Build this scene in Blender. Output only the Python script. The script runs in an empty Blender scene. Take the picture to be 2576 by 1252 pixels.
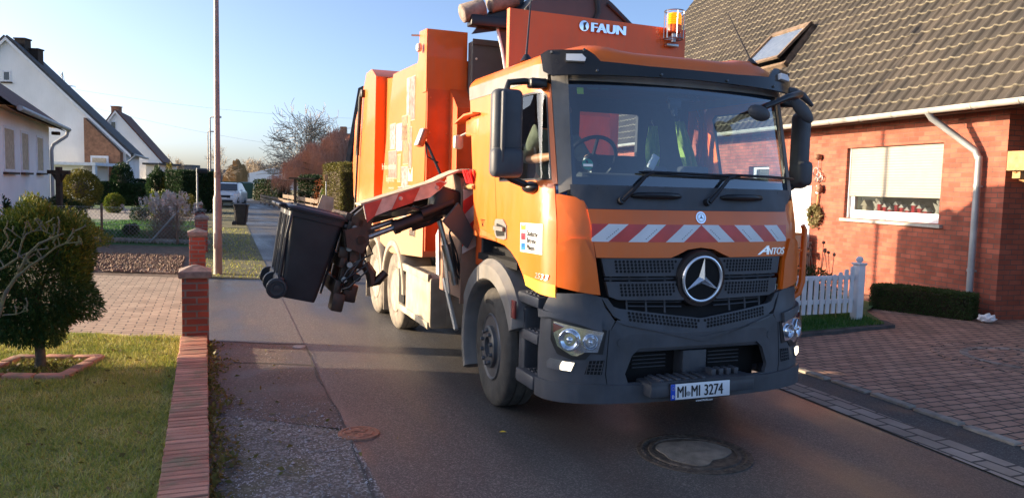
import bpy, bmesh, math, random
import numpy as np
from mathutils import Vector, Matrix
scene = bpy.context.scene
COL = scene.collection
rng = np.random.default_rng(7)
random.seed(7)
R = math.radians
# ------------------------------------------------------------------ camera
FPX, CXP, CYP, CAMH = 1915.0, 1288.0, 626.0, 1.98
PITCH, ROLL = R(4.75), 0.026
_f = Vector((0, math.cos(PITCH), -math.sin(PITCH)))
_r0 = Vector((1, 0, 0)); _u0 = _r0.cross(_f)
_r = math.cos(ROLL) * _r0 + math.sin(ROLL) * _u0
_u = -math.sin(ROLL) * _r0 + math.cos(ROLL) * _u0
CAMP = Vector((0, 0, CAMH))
cam = bpy.data.cameras.new('camera'); cam_o = bpy.data.objects.new('camera', cam); COL.objects.link(cam_o)
M = Matrix((_r, _u, -_f)).transposed().to_4x4(); M.translation = CAMP
cam_o.matrix_world = M
cam.sensor_fit = 'HORIZONTAL'; cam.sensor_width = 36; cam.lens = FPX / 2576 * 36
cam.clip_start = 0.05; cam.clip_end = 5000
scene.camera = cam_o
# ------------------------------------------------------------------ light
SUN_EL = R(10.8); SAZ = Vector((1, -0.05, 0)).normalized()
w = bpy.data.worlds.new('World'); scene.world = w; w.use_nodes = True
nt = w.node_tree; nt.nodes.clear()
sky = nt.nodes.new('ShaderNodeTexSky'); sky.sky_type = 'NISHITA'; sky.sun_disc = False
sky.sun_elevation = SUN_EL; sky.sun_rotation = R(-87.1); sky.altitude = 50
sky.air_density = 0.5; sky.dust_density = 2.4; sky.ozone_density = 1.7
bg = nt.nodes.new('ShaderNodeBackground'); bg.inputs[1].default_value = 0.135
wo = nt.nodes.new('ShaderNodeOutputWorld')
nt.links.new(sky.outputs[0], bg.inputs[0]); nt.links.new(bg.outputs[0], wo.inputs[0])
sl = bpy.data.lights.new('sun', 'SUN'); sl.energy = 4.4; sl.angle = R(0.5); sl.color = (1.0, 0.78, 0.52)
so = bpy.data.objects.new('sun', sl); COL.objects.link(so)
sd = Vector((SAZ.x * math.cos(SUN_EL), SAZ.y * math.cos(SUN_EL), -math.sin(SUN_EL)))
so.rotation_euler = sd.to_track_quat('-Z', 'Y').to_euler(); so.location = (-20, 2, 12)
vs = scene.view_settings; vs.view_transform = 'Standard'; vs.look = 'None'; vs.exposure = 1.55; vs.gamma = 1
scene.cycles.max_bounces = 8; scene.cycles.transparent_max_bounces = 16
# ------------------------------------------------------------------ survey helpers: sight lines to real ground / depth
def _ray(x, y): return _f + _r * ((x - CXP) / FPX) + _u * ((CYP - y) / FPX)
def G(x, y, h=0.0):
    d = _ray(x, y); return CAMP + d * ((h - CAMH) / d.z)
def D(x, y, dep):
    d = _ray(x, y); return CAMP + d * (dep / d.y)
# ------------------------------------------------------------------ materials
MT = {}
def mat(name, col, rough=0.6, metal=0.0, var=0.12, scale=8.0, bump=0.0, bscale=None, coat=0.0, spec=0.5, col2=None, detail=4.0, emit=None, es=0.0, film=0.0, filmcol=(0.33, 0.26, 0.19)):
    m = bpy.data.materials.new(name); m.use_nodes = True; MT[name] = m
    n = m.node_tree.nodes; l = m.node_tree.links; p = n['Principled BSDF']
    p.inputs['Roughness'].default_value = rough; p.inputs['Metallic'].default_value = metal
    p.inputs['Coat Weight'].default_value = coat; p.inputs['Coat Roughness'].default_value = 0.04
    p.inputs['Specular IOR Level'].default_value = spec
    c = tuple(col) + (1,)
    tc = n.new('ShaderNodeTexCoord')
    no = n.new('ShaderNodeTexNoise'); no.inputs['Scale'].default_value = scale; no.inputs['Detail'].default_value = detail
    l.new(tc.outputs['Object'], no.inputs['Vector'])
    mx = n.new('ShaderNodeMix'); mx.data_type = 'RGBA'
    if col2 is None:
        mx.inputs[6].default_value = tuple(max(0, v * (1 - var)) for v in col) + (1,)
        mx.inputs[7].default_value = tuple(min(1, v * (1 + var)) for v in col) + (1,)
    else:
        mx.inputs[6].default_value = c; mx.inputs[7].default_value = tuple(col2) + (1,)
    rp = n.new('ShaderNodeMapRange'); rp.inputs[1].default_value = 0.32; rp.inputs[2].default_value = 0.68
    l.new(no.outputs[0], rp.inputs[0]); l.new(rp.outputs[0], mx.inputs[0]); out = mx.outputs[2]
    if film:                                    # road film: dusty streaks and specks that run down the panels
        mp = n.new('ShaderNodeMapping'); mp.inputs['Scale'].default_value = (7, 7, 1.1); l.new(tc.outputs['Object'], mp.inputs[0])
        nf = n.new('ShaderNodeTexNoise'); nf.inputs['Scale'].default_value = 1.6; nf.inputs['Detail'].default_value = 9; nf.inputs['Roughness'].default_value = 0.7; l.new(mp.outputs[0], nf.inputs['Vector'])
        fr = n.new('ShaderNodeMapRange'); fr.inputs[1].default_value = 0.42; fr.inputs[2].default_value = 0.75; fr.inputs[4].default_value = film; l.new(nf.outputs[0], fr.inputs[0])
        fm_ = n.new('ShaderNodeMix'); fm_.data_type = 'RGBA'; l.new(fr.outputs[0], fm_.inputs[0]); l.new(out, fm_.inputs[6]); fm_.inputs[7].default_value = tuple(filmcol) + (1,); out = fm_.outputs[2]
        rr_ = n.new('ShaderNodeMath'); rr_.operation = 'ADD'; rr_.inputs[1].default_value = rough; l.new(fr.outputs[0], rr_.inputs[0]); l.new(rr_.outputs[0], p.inputs['Roughness'])
    l.new(out, p.inputs['Base Color'])
    if bump:
        nb = n.new('ShaderNodeTexNoise'); nb.inputs['Scale'].default_value = bscale or scale * 6; nb.inputs['Detail'].default_value = 3
        l.new(tc.outputs['Object'], nb.inputs['Vector'])
        b = n.new('ShaderNodeBump'); b.inputs['Strength'].default_value = bump; b.inputs['Distance'].default_value = 0.02
        l.new(nb.outputs[0], b.inputs['Height']); l.new(b.outputs[0], p.inputs['Normal'])
    if emit:
        p.inputs['Emission Color'].default_value = tuple(emit) + (1,); p.inputs['Emission Strength'].default_value = es
    return m
def brickmat(name, c1, c2, mortar, bw=0.25, bh=0.083, ms=0.011, uvec=(1, 0, 0), vvec=(0, 0, 1), rough=0.8, bump=0.5, offs=0.5, noise=0.25, squash=1.0, world=False, dirt=None, bias=0.0):
    """bricks in the plane spanned by uvec (along the course) and vvec (up)"""
    m = bpy.data.materials.new(name); m.use_nodes = True; MT[name] = m
    n = m.node_tree.nodes; l = m.node_tree.links; p = n['Principled BSDF']; p.inputs['Roughness'].default_value = rough
    tc = n.new('ShaderNodeTexCoord')
    def dot(v):
        d = n.new('ShaderNodeVectorMath'); d.operation = 'DOT_PRODUCT'; d.inputs[1].default_value = v
        l.new(tc.outputs['Object'], d.inputs[0]); return d.outputs['Value']
    cb = n.new('ShaderNodeCombineXYZ'); l.new(dot(uvec), cb.inputs[0]); l.new(dot(vvec), cb.inputs[1])
    wn = n.new('ShaderNodeTexNoise'); wn.inputs['Scale'].default_value = 9; l.new(tc.outputs['Object'], wn.inputs['Vector'])
    wv = n.new('ShaderNodeVectorMath'); wv.operation = 'MULTIPLY_ADD'; wv.inputs[1].default_value = (0.012, 0.012, 0)
    l.new(wn.outputs['Color'], wv.inputs[0]); l.new(cb.outputs[0], wv.inputs[2])
    b = n.new('ShaderNodeTexBrick'); b.offset = offs; b.squash = squash
    for k, v in (('Scale', 1.0), ('Mortar Size', ms), ('Mortar Smooth', 0.3), ('Brick Width', bw), ('Row Height', bh), ('Bias', bias)):
        b.inputs[k].default_value = v
    b.inputs['Color1'].default_value = tuple(c1) + (1,); b.inputs['Color2'].default_value = tuple(c2) + (1,); b.inputs['Mortar'].default_value = tuple(mortar) + (1,)
    l.new(wv.outputs[0], b.inputs['Vector'])
    no = n.new('ShaderNodeTexNoise'); no.inputs['Scale'].default_value = 3.0; no.inputs['Detail'].default_value = 6
    l.new(tc.outputs['Object'], no.inputs['Vector'])
    mr = n.new('ShaderNodeMapRange'); mr.inputs[1].default_value = 0.3; mr.inputs[2].default_value = 0.7; mr.inputs[3].default_value = 1 - noise; mr.inputs[4].default_value = 1 + noise
    l.new(no.outputs[0], mr.inputs[0])
    mu = n.new('ShaderNodeVectorMath'); mu.operation = 'SCALE'; l.new(b.outputs['Color'], mu.inputs[0]); l.new(mr.outputs[0], mu.inputs['Scale'])
    out = mu.outputs[0]
    if dirt:
        n2 = n.new('ShaderNodeTexNoise'); n2.inputs['Scale'].default_value = dirt[1]; n2.inputs['Detail'].default_value = 7
        l.new(tc.outputs['Object'], n2.inputs['Vector'])
        r2 = n.new('ShaderNodeMapRange'); r2.inputs[1].default_value = dirt[2]; r2.inputs[2].default_value = dirt[2] + 0.15; r2.inputs[4].default_value = dirt[3]
        l.new(n2.outputs[0], r2.inputs[0])
        m2 = n.new('ShaderNodeMix'); m2.data_type = 'RGBA'; l.new(r2.outputs[0], m2.inputs[0]); l.new(out, m2.inputs[6]); m2.inputs[7].default_value = tuple(dirt[0]) + (1,)
        out = m2.outputs[2]
    l.new(out, p.inputs['Base Color'])
    bu = n.new('ShaderNodeBump'); bu.inputs['Strength'].default_value = bump; bu.inputs['Distance'].default_value = 0.012; bu.invert = True
    ad = n.new('ShaderNodeMath'); ad.operation = 'MULTIPLY_ADD'; ad.inputs[1].default_value = -0.35
    n3 = n.new('ShaderNodeTexNoise'); n3.inputs['Scale'].default_value = 60; l.new(tc.outputs['Object'], n3.inputs['Vector'])
    l.new(n3.outputs[0], ad.inputs[0]); l.new(b.outputs['Fac'], ad.inputs[2])
    l.new(ad.outputs[0], bu.inputs['Height']); l.new(bu.outputs[0], p.inputs['Normal'])
    return m
def leafmat(name, cols, rough=0.55, trans=0.25):
    m = bpy.data.materials.new(name); m.use_nodes = True; MT[name] = m
    n = m.node_tree.nodes; l = m.node_tree.links; p = n['Principled BSDF']; p.inputs['Roughness'].default_value = rough
    p.inputs['Specular IOR Level'].default_value = 0.25
    g = n.new('ShaderNodeNewGeometry'); tc = n.new('ShaderNodeTexCoord')
    no = n.new('ShaderNodeTexNoise'); no.inputs['Scale'].default_value = 2.2; l.new(tc.outputs['Object'], no.inputs['Vector'])
    ma = n.new('ShaderNodeMath'); ma.operation = 'MULTIPLY_ADD'; ma.inputs[1].default_value = 0.55
    mb = n.new('ShaderNodeMath'); mb.operation = 'MULTIPLY_ADD'; mb.inputs[1].default_value = 1.1; mb.inputs[2].default_value = -0.32
    l.new(no.outputs[0], mb.inputs[0]); l.new(g.outputs['Random Per Island'], ma.inputs[0]); l.new(mb.outputs[0], ma.inputs[2])
    cr = n.new('ShaderNodeValToRGB'); e = cr.color_ramp.elements
    while len(e) < len(cols): e.new(0.5)
    for i, c in enumerate(cols): e[i].position = i / (len(cols) - 1); e[i].color = tuple(c) + (1,)
    l.new(ma.outputs[0], cr.inputs[0]); l.new(cr.outputs[0], p.inputs['Base Color'])
    tr = n.new('ShaderNodeBsdfTranslucent'); l.new(cr.outputs[0], tr.inputs[0])
    mx = n.new('ShaderNodeMixShader'); mx.inputs[0].default_value = trans
    l.new(p.outputs[0], mx.inputs[1]); l.new(tr.outputs[0], mx.inputs[2]); l.new(mx.outputs[0], n['Material Output'].inputs[0])
    return m
def glassmat(name, tint, ior=1.5, rough=0.0, extra=0.0):
    m = bpy.data.materials.new(name); m.use_nodes = True; MT[name] = m
    n = m.node_tree.nodes; l = m.node_tree.links; n.remove(n['Principled BSDF'])
    t = n.new('ShaderNodeBsdfTransparent'); t.inputs[0].default_value = tuple(tint) + (1,)
    g = n.new('ShaderNodeBsdfGlossy'); g.inputs['Roughness'].default_value = rough; g.inputs[0].default_value = (1, 1, 1, 1)
    lw = n.new('ShaderNodeLayerWeight'); lw.inputs[0].default_value = 0.5
    pw = n.new('ShaderNodeMath'); pw.operation = 'POWER'; pw.inputs[1].default_value = 5; l.new(lw.outputs['Facing'], pw.inputs[0])
    f0 = ((ior - 1) / (ior + 1)) ** 2 * 1.9 + extra
    ad = n.new('ShaderNodeMath'); ad.operation = 'MULTIPLY_ADD'; ad.inputs[1].default_value = 0.9 - f0; ad.inputs[2].default_value = f0; ad.use_clamp = True
    l.new(pw.outputs[0], ad.inputs[0])
    x = n.new('ShaderNodeMixShader'); l.new(ad.outputs[0], x.inputs[0]); l.new(t.outputs[0], x.inputs[1]); l.new(g.outputs[0], x.inputs[2])
    l.new(x.outputs[0], n['Material Output'].inputs[0]); return m
# ------------------------------------------------------------------ mesh builder
class MB:
    def __init__(s): s.v = []; s.f = []; s.mi = []; s.sharp_all = False
    def add(s, vs, fs, mi=0, Mx=None):
        o = len(s.v)
        for p in vs:
            p = Vector(p)
            if Mx is not None: p = Mx @ p
            s.v.append(tuple(p))
        for f in fs: s.f.append([i + o for i in f]); s.mi.append(mi)
        return s
    def addbm(s, bm, mi=0, Mx=None):
        bm.verts.index_update()
        s.add([v.co for v in bm.verts], [[v.index for v in f.verts] for f in bm.faces], mi, Mx); bm.free(); return s
    def box(s, c, d, bev=0.0, rot=None, mi=0, seg=2, Mx=None):
        bm = bmesh.new(); bmesh.ops.create_cube(bm, size=1)
        for v in bm.verts: v.co = Vector((v.co.x * d[0], v.co.y * d[1], v.co.z * d[2]))
        if bev > 0:
            bmesh.ops.bevel(bm, geom=list(bm.edges), offset=min(bev, 0.49 * min(d)), segments=seg, affect='EDGES', profile=0.5)
        m = Matrix.Translation(Vector(c))
        if rot is not None:
            m = m @ (rot if isinstance(rot, Matrix) else Matrix.Rotation(rot[2], 4, 'Z') @ Matrix.Rotation(rot[1], 4, 'Y') @ Matrix.Rotation(rot[0], 4, 'X'))
        if Mx is not None: m = Mx @ m
        return s.addbm(bm, mi, m)
    def bb(s, lo, hi, bev=0.0, mi=0, Mx=None, seg=2):
        return s.box([(a + b) / 2 for a, b in zip(lo, hi)], [abs(b - a) for a, b in zip(lo, hi)], bev, None, mi, seg, Mx)
    def cyl(s, p0, p1, r0, r1=None, n=16, mi=0, cap=True):
        p0 = Vector(p0); p1 = Vector(p1); r1 = r0 if r1 is None else r1
        return s.tube([p0, p1], [r0, r1], n, mi, cap)
    def tube(s, pts, r, n=8, mi=0, cap=True):
        pts = [Vector(p) for p in pts]; rr = r if isinstance(r, (list, tuple)) else [r] * len(pts)
        vs = []; fs = []; prev = None
        for i, p in enumerate(pts):
            t = (pts[min(i + 1, len(pts) - 1)] - pts[max(i - 1, 0)])
            if t.length < 1e-9: t = Vector((0, 0, 1))
            t.normalize()
            if prev is None:
                a = Vector((0, 0, 1)) if abs(t.z) < 0.9 else Vector((1, 0, 0))
                x = t.cross(a).normalized()
            else:
                x = (prev - t * prev.dot(t))
                x = x.normalized() if x.length > 1e-6 else t.orthogonal().normalized()
            prev = x; y = t.cross(x)
            for k in range(n):
                an = 2 * math.pi * k / n
                vs.append(p + (x * math.cos(an) + y * math.sin(an)) * rr[i])
        for i in range(len(pts) - 1):
            for k in range(n):
                a = i * n + k; b = i * n + (k + 1) % n
                fs.append([a, b, b + n, a + n])
        if cap:
            fs.append(list(range(n))[::-1]); fs.append([(len(pts) - 1) * n + k for k in range(n)])
        return s.add(vs, fs, mi)
    def lathe(s, prof, n=32, mi=0, Mx=None, close=False):
        """prof: (radius, z) pairs turned about Z"""
        vs = []; fs = []
        for r, z in prof:
            for k in range(n):
                a = 2 * math.pi * k / n; vs.append((r * math.cos(a), r * math.sin(a), z))
        L = len(prof)
        for i in range(L if close else L - 1):
            j = (i + 1) % L
            for k in range(n):
                k2 = (k + 1) % n
                fs.append([i * n + k, i * n + k2, j * n + k2, j * n + k])
        if not close:
            if prof[0][0] > 1e-6: fs.append(list(range(n))[::-1])
            if prof[-1][0] > 1e-6: fs.append([(L - 1) * n + k for k in range(n)])
        return s.add(vs, fs, mi, Mx)
    def prism(s, poly, fn, d0, d1, mi=0):
        """polygon (a,b) swept from d0 to d1; fn(a,b,d) gives the point"""
        n = len(poly)
        vs = [fn(a, b, d0) for a, b in poly] + [fn(a, b, d1) for a, b in poly]
        fs = [list(range(n))[::-1], [n + i for i in range(n)]] + [[i, (i + 1) % n, n + (i + 1) % n, n + i] for i in range(n)]
        return s.add(vs, fs, mi)
    def ring(s, outer, inner, fn, d0, d1, mi=0):
        n = len(outer)
        vs = [fn(a, b, d) for d in (d0, d1) for pl in (outer, inner) for a, b in pl]; fs = []
        for i in range(n):
            j = (i + 1) % n
            fs += [[i, j, n + j, n + i], [2 * n + i, 3 * n + i, 3 * n + j, 2 * n + j], [i, 2 * n + i, 2 * n + j, j], [n + i, n + j, 3 * n + j, 3 * n + i]]
        return s.add(vs, fs, mi)
    def sphere(s, c, r, n=16, m=10, mi=0, Mx=None):
        rr = r if isinstance(r, (list, tuple)) else (r, r, r)
        bm = bmesh.new(); bmesh.ops.create_uvsphere(bm, u_segments=n, v_segments=m, radius=1)
        for v in bm.verts: v.co = Vector((v.co.x * rr[0], v.co.y * rr[1], v.co.z * rr[2])) + Vector(c)
        return s.addbm(bm, mi, Mx)
    def pair(s, name, mats, parent=None, angle=35, **props):
        """left and right halves as two parts"""
        for sg in (-1, 1):
            h = MB()
            for f, k in zip(s.f, s.mi):
                if sum(s.v[i][0] for i in f) * sg > 0: h.add([s.v[i] for i in f], [list(range(len(f)))], k)
            h.build(name, mats, parent, angle, weld=True, **props)
    def build(s, name, mats, parent=None, angle=35, fixn=True, weld=False, **props):
        me = bpy.data.meshes.new(name); me.from_pydata(s.v, [], s.f)
        for m in (mats if isinstance(mats, (list, tuple)) else [mats]): me.materials.append(MT[m] if isinstance(m, str) else m)
        me.polygons.foreach_set('material_index', s.mi)
        bm = bmesh.new(); bm.from_mesh(me)
        if weld: bmesh.ops.remove_doubles(bm, verts=bm.verts, dist=1e-5)
        if fixn: bmesh.ops.recalc_face_normals(bm, faces=bm.faces)
        th = R(angle)
        for f in bm.faces: f.smooth = True
        for e in bm.edges:
            if len(e.link_faces) != 2 or e.calc_face_angle(0) > th: e.smooth = False
        bm.to_mesh(me); bm.free()
        o = bpy.data.objects.new(name, me); COL.objects.link(o)
        if parent: o.parent = parent
        for k, v in props.items(): o[k] = v
        return o
def fast(name, V, F, mats, parent=None, mi=None, smooth=False, **props):
    """big meshes from arrays"""
    me = bpy.data.meshes.new(name); V = np.asarray(V, np.float32); F = np.asarray(F, np.int32)
    k = F.shape[1]; me.vertices.add(len(V)); me.vertices.foreach_set('co', V.ravel())
    me.loops.add(F.size); me.loops.foreach_set('vertex_index', F.ravel())
    me.polygons.add(len(F)); me.polygons.foreach_set('loop_start', np.arange(0, F.size, k, dtype=np.int32))
    me.polygons.foreach_set('loop_total', np.full(len(F), k, np.int32))
    for m in (mats if isinstance(mats, (list, tuple)) else [mats]): me.materials.append(MT[m])
    if mi is not None: me.polygons.foreach_set('material_index', np.asarray(mi, np.int32))
    me.polygons.foreach_set('use_smooth', np.full(len(F), smooth)); me.update(calc_edges=True)
    o = bpy.data.objects.new(name, me); COL.objects.link(o)
    if parent: o.parent = parent
    for kk, v in props.items(): o[kk] = v
    return o
def thing(name, label, cat, loc=(0, 0, 0), rotz=0.0, group=None):
    o = bpy.data.objects.new(name, None); o.empty_display_size = 0.2; COL.objects.link(o)
    o.location = loc; o.rotation_euler = (0, 0, rotz); o['label'] = label; o['category'] = cat
    if group: o['group'] = group
    return o
def hold(name, parent, loc=(0, 0, 0), rot=(0, 0, 0)):
    o = bpy.data.objects.new(name, None); o.empty_display_size = 0.1; COL.objects.link(o); o.parent = parent; o.location = loc; o.rotation_euler = rot
    return o
def dup(o, parent=None, loc=None, rotz=None, label=None):
    c = o.copy(); COL.objects.link(c)
    if parent: c.parent = parent
    if loc is not None: c.location = loc
    if rotz is not None: c.rotation_euler[2] = rotz
    if label: c['label'] = label
    for ch in list(o.children): dup(ch, c)
    return c
def textgeo(txt, size=1.0, extr=0.0, offset=0.0, align='LEFT', shear=0.0, space=1.0):
    bold = offset; cu = bpy.data.curves.new('txt', 'FONT'); cu.body = txt; cu.size = size; cu.extrude = extr
    cu.align_x = align; cu.resolution_u = 3; cu.shear = shear; cu.space_character = space
    o = bpy.data.objects.new('txt', cu); COL.objects.link(o); bpy.context.view_layer.update()
    dg = bpy.context.evaluated_depsgraph_get(); ev = o.evaluated_get(dg); me = ev.to_mesh()
    vs = [v.co.copy() for v in me.vertices]; fs = [list(p.vertices) for p in me.polygons]
    if bold:                                   # heavier strokes: shifted copies, each a hair in front of the last
        v0, f0 = list(vs), list(fs); vs = []; fs = []
        for k, s_ in enumerate((-1, 0, 1)):
            o_ = len(vs); vs += [v + Vector((s_ * bold, 0, k * .00015)) for v in v0]; fs += [[i + o_ for i in f] for f in f0]
    ev.to_mesh_clear(); bpy.data.objects.remove(o); bpy.data.curves.remove(cu)
    return vs, fs
def leafcards(P, size, aspect=0.45, updir=0.25, jit=0.35, axis=None):
    """one small bent leaf quad per point, loosely turned about a given axis or free"""
    n = len(P); a = rng.normal(size=(n, 3))
    if axis is not None: a = a * jit + axis
    a[:, 2] += updir; a /= np.linalg.norm(a, axis=1)[:, None]
    b = np.cross(a, rng.normal(size=(n, 3))); b /= np.linalg.norm(b, axis=1)[:, None]
    s = size * rng.uniform(0.6, 1.35, n)[:, None]
    V = np.stack([P, P + a * s * 0.45 + b * s * aspect * 0.5, P + a * s, P + a * s * 0.45 - b * s * aspect * 0.5], 1).reshape(-1, 3)
    return V, np.arange(n * 4).reshape(n, 4)
def asarr(v): return np.array([tuple(x) for x in v])
# ------------------------------------------------------------------ palette
mat('orange_paint', (0.80, 0.145, 0.004), 0.38, var=0.07, scale=2.0, coat=0.35, film=0.10)
mat('orange_body', (0.74, 0.125, 0.006), 0.45, var=0.08, scale=1.5, coat=0.25, film=0.2)
mat('orange_inner', (0.68, 0.09, 0.006), 0.5, var=0.2, scale=3, coat=0.1, film=0.22)
mat('dark_plastic', (0.054, 0.060, 0.074), 0.48, var=0.22, scale=5, bump=0.05, bscale=400, film=0.22, filmcol=(0.17, 0.15, 0.13))
mat('grey_plastic', (0.165, 0.16, 0.155), 0.6, var=0.22, scale=4, bump=0.04, bscale=300, film=0.3)
mat('dusty_plastic', (0.30, 0.255, 0.20), 0.8, var=0.25, scale=6, bump=0.05)
mat('black_trim', (0.013, 0.013, 0.016), 0.35, var=0.2)
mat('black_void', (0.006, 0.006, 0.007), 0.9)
mat('chrome', (0.86, 0.87, 0.9), 0.07, 1.0, var=0.02)
mat('chrome_soft', (0.88, 0.89, 0.92), 0.32, 0.9, var=0.02)
mat('steel', (0.42, 0.42, 0.42), 0.35, 1.0, var=0.2)
mat('lamp_reflector', (0.80, 0.84, 0.9), 0.10, 0.95, var=0.12, scale=30, bump=0.03, bscale=30)
mat('rubber', (0.050, 0.047, 0.043), 0.85, var=0.3, scale=10, bump=0.15, bscale=90, film=0.4, filmcol=(0.2, 0.175, 0.145))
mat('dusty_rubber', (0.24, 0.205, 0.165), 0.9, var=0.3, scale=7, bump=0.2, bscale=60, col2=(0.12, 0.105, 0.09))
mat('rim_steel', (0.10, 0.105, 0.115), 0.45, 0.5, var=0.25, scale=8)
mat('dusty_rim', (0.30, 0.26, 0.21), 0.8, 0.0, var=0.25, scale=9)
mat('greasy_steel', (0.040, 0.034, 0.031), 0.42, 0.45, col2=(0.085, 0.052, 0.038), scale=13, bump=0.2, film=0.15, filmcol=(0.16, 0.13, 0.10))
mat('arm_cover', (0.40, 0.345, 0.26), 0.8, var=0.3, scale=9, bump=0.1)
mat('hydraulic_black', (0.014, 0.014, 0.015), 0.42, var=0.3)
mat('panel_grey', (0.075, 0.075, 0.078), 0.6, var=0.2, scale=2)
mat('housing_brown', (0.30, 0.165, 0.105), 0.7, var=0.2, scale=4)
mat('dusty_tank', (0.36, 0.305, 0.235), 0.85, var=0.25, scale=4, bump=0.05)
mat('reflex_red', (0.62, 0.035, 0.03), 0.35, var=0.15, scale=6, coat=0.3)
mat('reflex_white', (0.74, 0.76, 0.80), 0.35, var=0.06, scale=6, coat=0.3)
mat('faded_red', (0.45, 0.07, 0.05), 0.6, var=0.3, scale=8)
mat('faded_white', (0.55, 0.47, 0.42), 0.6, var=0.3, scale=8)
mat('sticker_white', (0.82, 0.82, 0.83), 0.4, var=0.03)
mat('ink_black', (0.012, 0.012, 0.014), 0.5)
mat('sticker_green', (0.02, 0.38, 0.20), 0.5); mat('ink_lime', (0.50, 0.62, 0.02), 0.5); mat('ink_red', (0.68, 0.02, 0.05), 0.5); mat('ink_blue', (0.01, 0.18, 0.62), 0.5)
mat('plate_blue', (0.005, 0.06, 0.48), 0.4); mat('plate_white', (0.82, 0.83, 0.85), 0.35, var=0.03)
mat('yellow_tape', (0.60, 0.47, 0.03), 0.5, var=0.15)
mat('amber', (0.90, 0.22, 0.005), 0.25, emit=(1.0, 0.25, 0.004), es=0.55)
mat('amber_dim', (0.75, 0.12, 0.02), 0.3)
mat('drl_light', (1, 1, 1), 0.3, emit=(1.0, 0.86, 0.6), es=2.2)
mat('clear_lens', (0.25, 0.26, 0.28), 0.15, 0.5)
mat('red_lens', (0.16, 0.03, 0.03), 0.25)
mat('cab_inner', (0.035, 0.036, 0.040), 0.8, var=0.2)
mat('seat_cloth', (0.040, 0.044, 0.052), 0.9, var=0.3, scale=20)
mat('vest_lime', (0.32, 0.52, 0.08), 0.7, var=0.15, scale=10); mat('vest_orange', (0.40, 0.09, 0.04), 0.7, var=0.15)
mat('paper', (0.75, 0.75, 0.72), 0.7)
mat('skin', (0.52, 0.27, 0.17), 0.5, var=0.1, scale=20); mat('shirt', (0.17, 0.19, 0.15), 0.9, var=0.2, scale=14, bump=0.3, bscale=25); mat('jeans', (0.05, 0.12, 0.32), 0.9, var=0.25, scale=20)
mat('hair', (0.07, 0.05, 0.035), 0.8)
mat('bin_plastic', (0.024, 0.025, 0.030), 0.42, var=0.25, scale=5, bump=0.05, bscale=150)
mat('brush_red', (0.75, 0.03, 0.035), 0.6, var=0.2, scale=30); mat('wood', (0.42, 0.24, 0.10), 0.7, var=0.25, scale=12)
mat('wood_grey', (0.17, 0.12, 0.085), 0.85, var=0.3, scale=8); mat('wood_dark', (0.055, 0.035, 0.022), 0.85, var=0.3)
mat('white_paint', (0.72, 0.73, 0.75), 0.5, var=0.08, scale=5, bump=0.05)
mat('white_render', (0.86, 0.85, 0.84), 0.9, var=0.07, scale=0.5, bump=0.15, bscale=60, detail=8, film=0.14, filmcol=(0.5, 0.48, 0.44))
mat('cream_render', (0.74, 0.68, 0.57), 0.9, var=0.08, scale=1.0, bump=0.15, bscale=60)
mat('zinc', (0.34, 0.36, 0.37), 0.5, 0.35, var=0.2, scale=3)
mat('zinc_light', (0.50, 0.49, 0.45), 0.5, 0.3, var=0.15, scale=3)
mat('shutter', (0.31, 0.28, 0.235), 0.6, var=0.05)
mat('sill_stone', (0.40, 0.38, 0.34), 0.8, var=0.15, scale=10)
mat('window_dark', (0.02, 0.022, 0.025), 0.08, var=0.3, spec=0.8)
mat('curtain', (0.48, 0.40, 0.28), 0.9, var=0.2)
mat('roof_tile', (0.026, 0.023, 0.021), 0.85, var=0.35, scale=1.3, detail=9, bump=0.35, bscale=70, col2=(0.060, 0.049, 0.040))
mat('tile_edge', (0.065, 0.056, 0.042), 0.9, scale=7, bump=0.3, bscale=50, col2=(0.22, 0.195, 0.14), detail=8)
mat('concrete', (0.30, 0.265, 0.225), 0.95, var=0.3, scale=9, bump=0.5, bscale=90)
mat('infill', (0.20, 0.168, 0.135), 0.95, var=0.3, scale=9, bump=0.5, bscale=90)
mat('cap_stone', (0.25, 0.20, 0.175), 0.9, var=0.3, scale=14, bump=0.35)
mat('asphalt_edge', (0.07, 0.068, 0.066), 0.95, var=0.35, scale=6, bump=0.5, bscale=120)
mat('bark', (0.10, 0.075, 0.05), 0.9, var=0.35, scale=14, bump=0.4)
mat('twig_grey', (0.42, 0.34, 0.25), 0.9, var=0.25, scale=5)
mat('twig_red', (0.33, 0.20, 0.15), 0.9, var=0.25, scale=5)
mat('twig_gold', (0.36, 0.24, 0.11), 0.9, var=0.25, scale=5)
mat('lichen_branch', (0.12, 0.10, 0.085), 0.9, scale=14, col2=(0.22, 0.185, 0.07), bump=0.5)
mat('soil', (0.14, 0.095, 0.065), 0.95, var=0.4, scale=7, bump=0.8, bscale=25)
mat('rust_iron', (0.27, 0.14, 0.09), 0.75, 0.2, var=0.3, scale=30)
mat('cast_iron', (0.10, 0.080, 0.065), 0.7, 0.4, var=0.4, scale=25)
mat('stone_grey', (0.30, 0.30, 0.31), 0.9, var=0.5, scale=5)
mat('pampas', (0.66, 0.56, 0.49), 0.9, var=0.2, scale=6); mat('dry_stalk', (0.28, 0.19, 0.14), 0.9, var=0.3, scale=8)
mat('pole_metal', (0.27, 0.235, 0.215), 0.6, 0.3, var=0.2, scale=3)
mat('car_white', (0.80, 0.81, 0.83), 0.3, coat=0.6, var=0.02)
mat('warehouse', (0.62, 0.68, 0.76), 0.7, var=0.06)
mat('dark_green', (0.03, 0.09, 0.06), 0.6)
mat('brick_far', (0.28, 0.14, 0.08), 0.9, var=0.25, scale=6)
mat('roof_dark', (0.052, 0.052, 0.056), 0.8, var=0.35, scale=4, bump=0.5, bscale=14)
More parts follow.
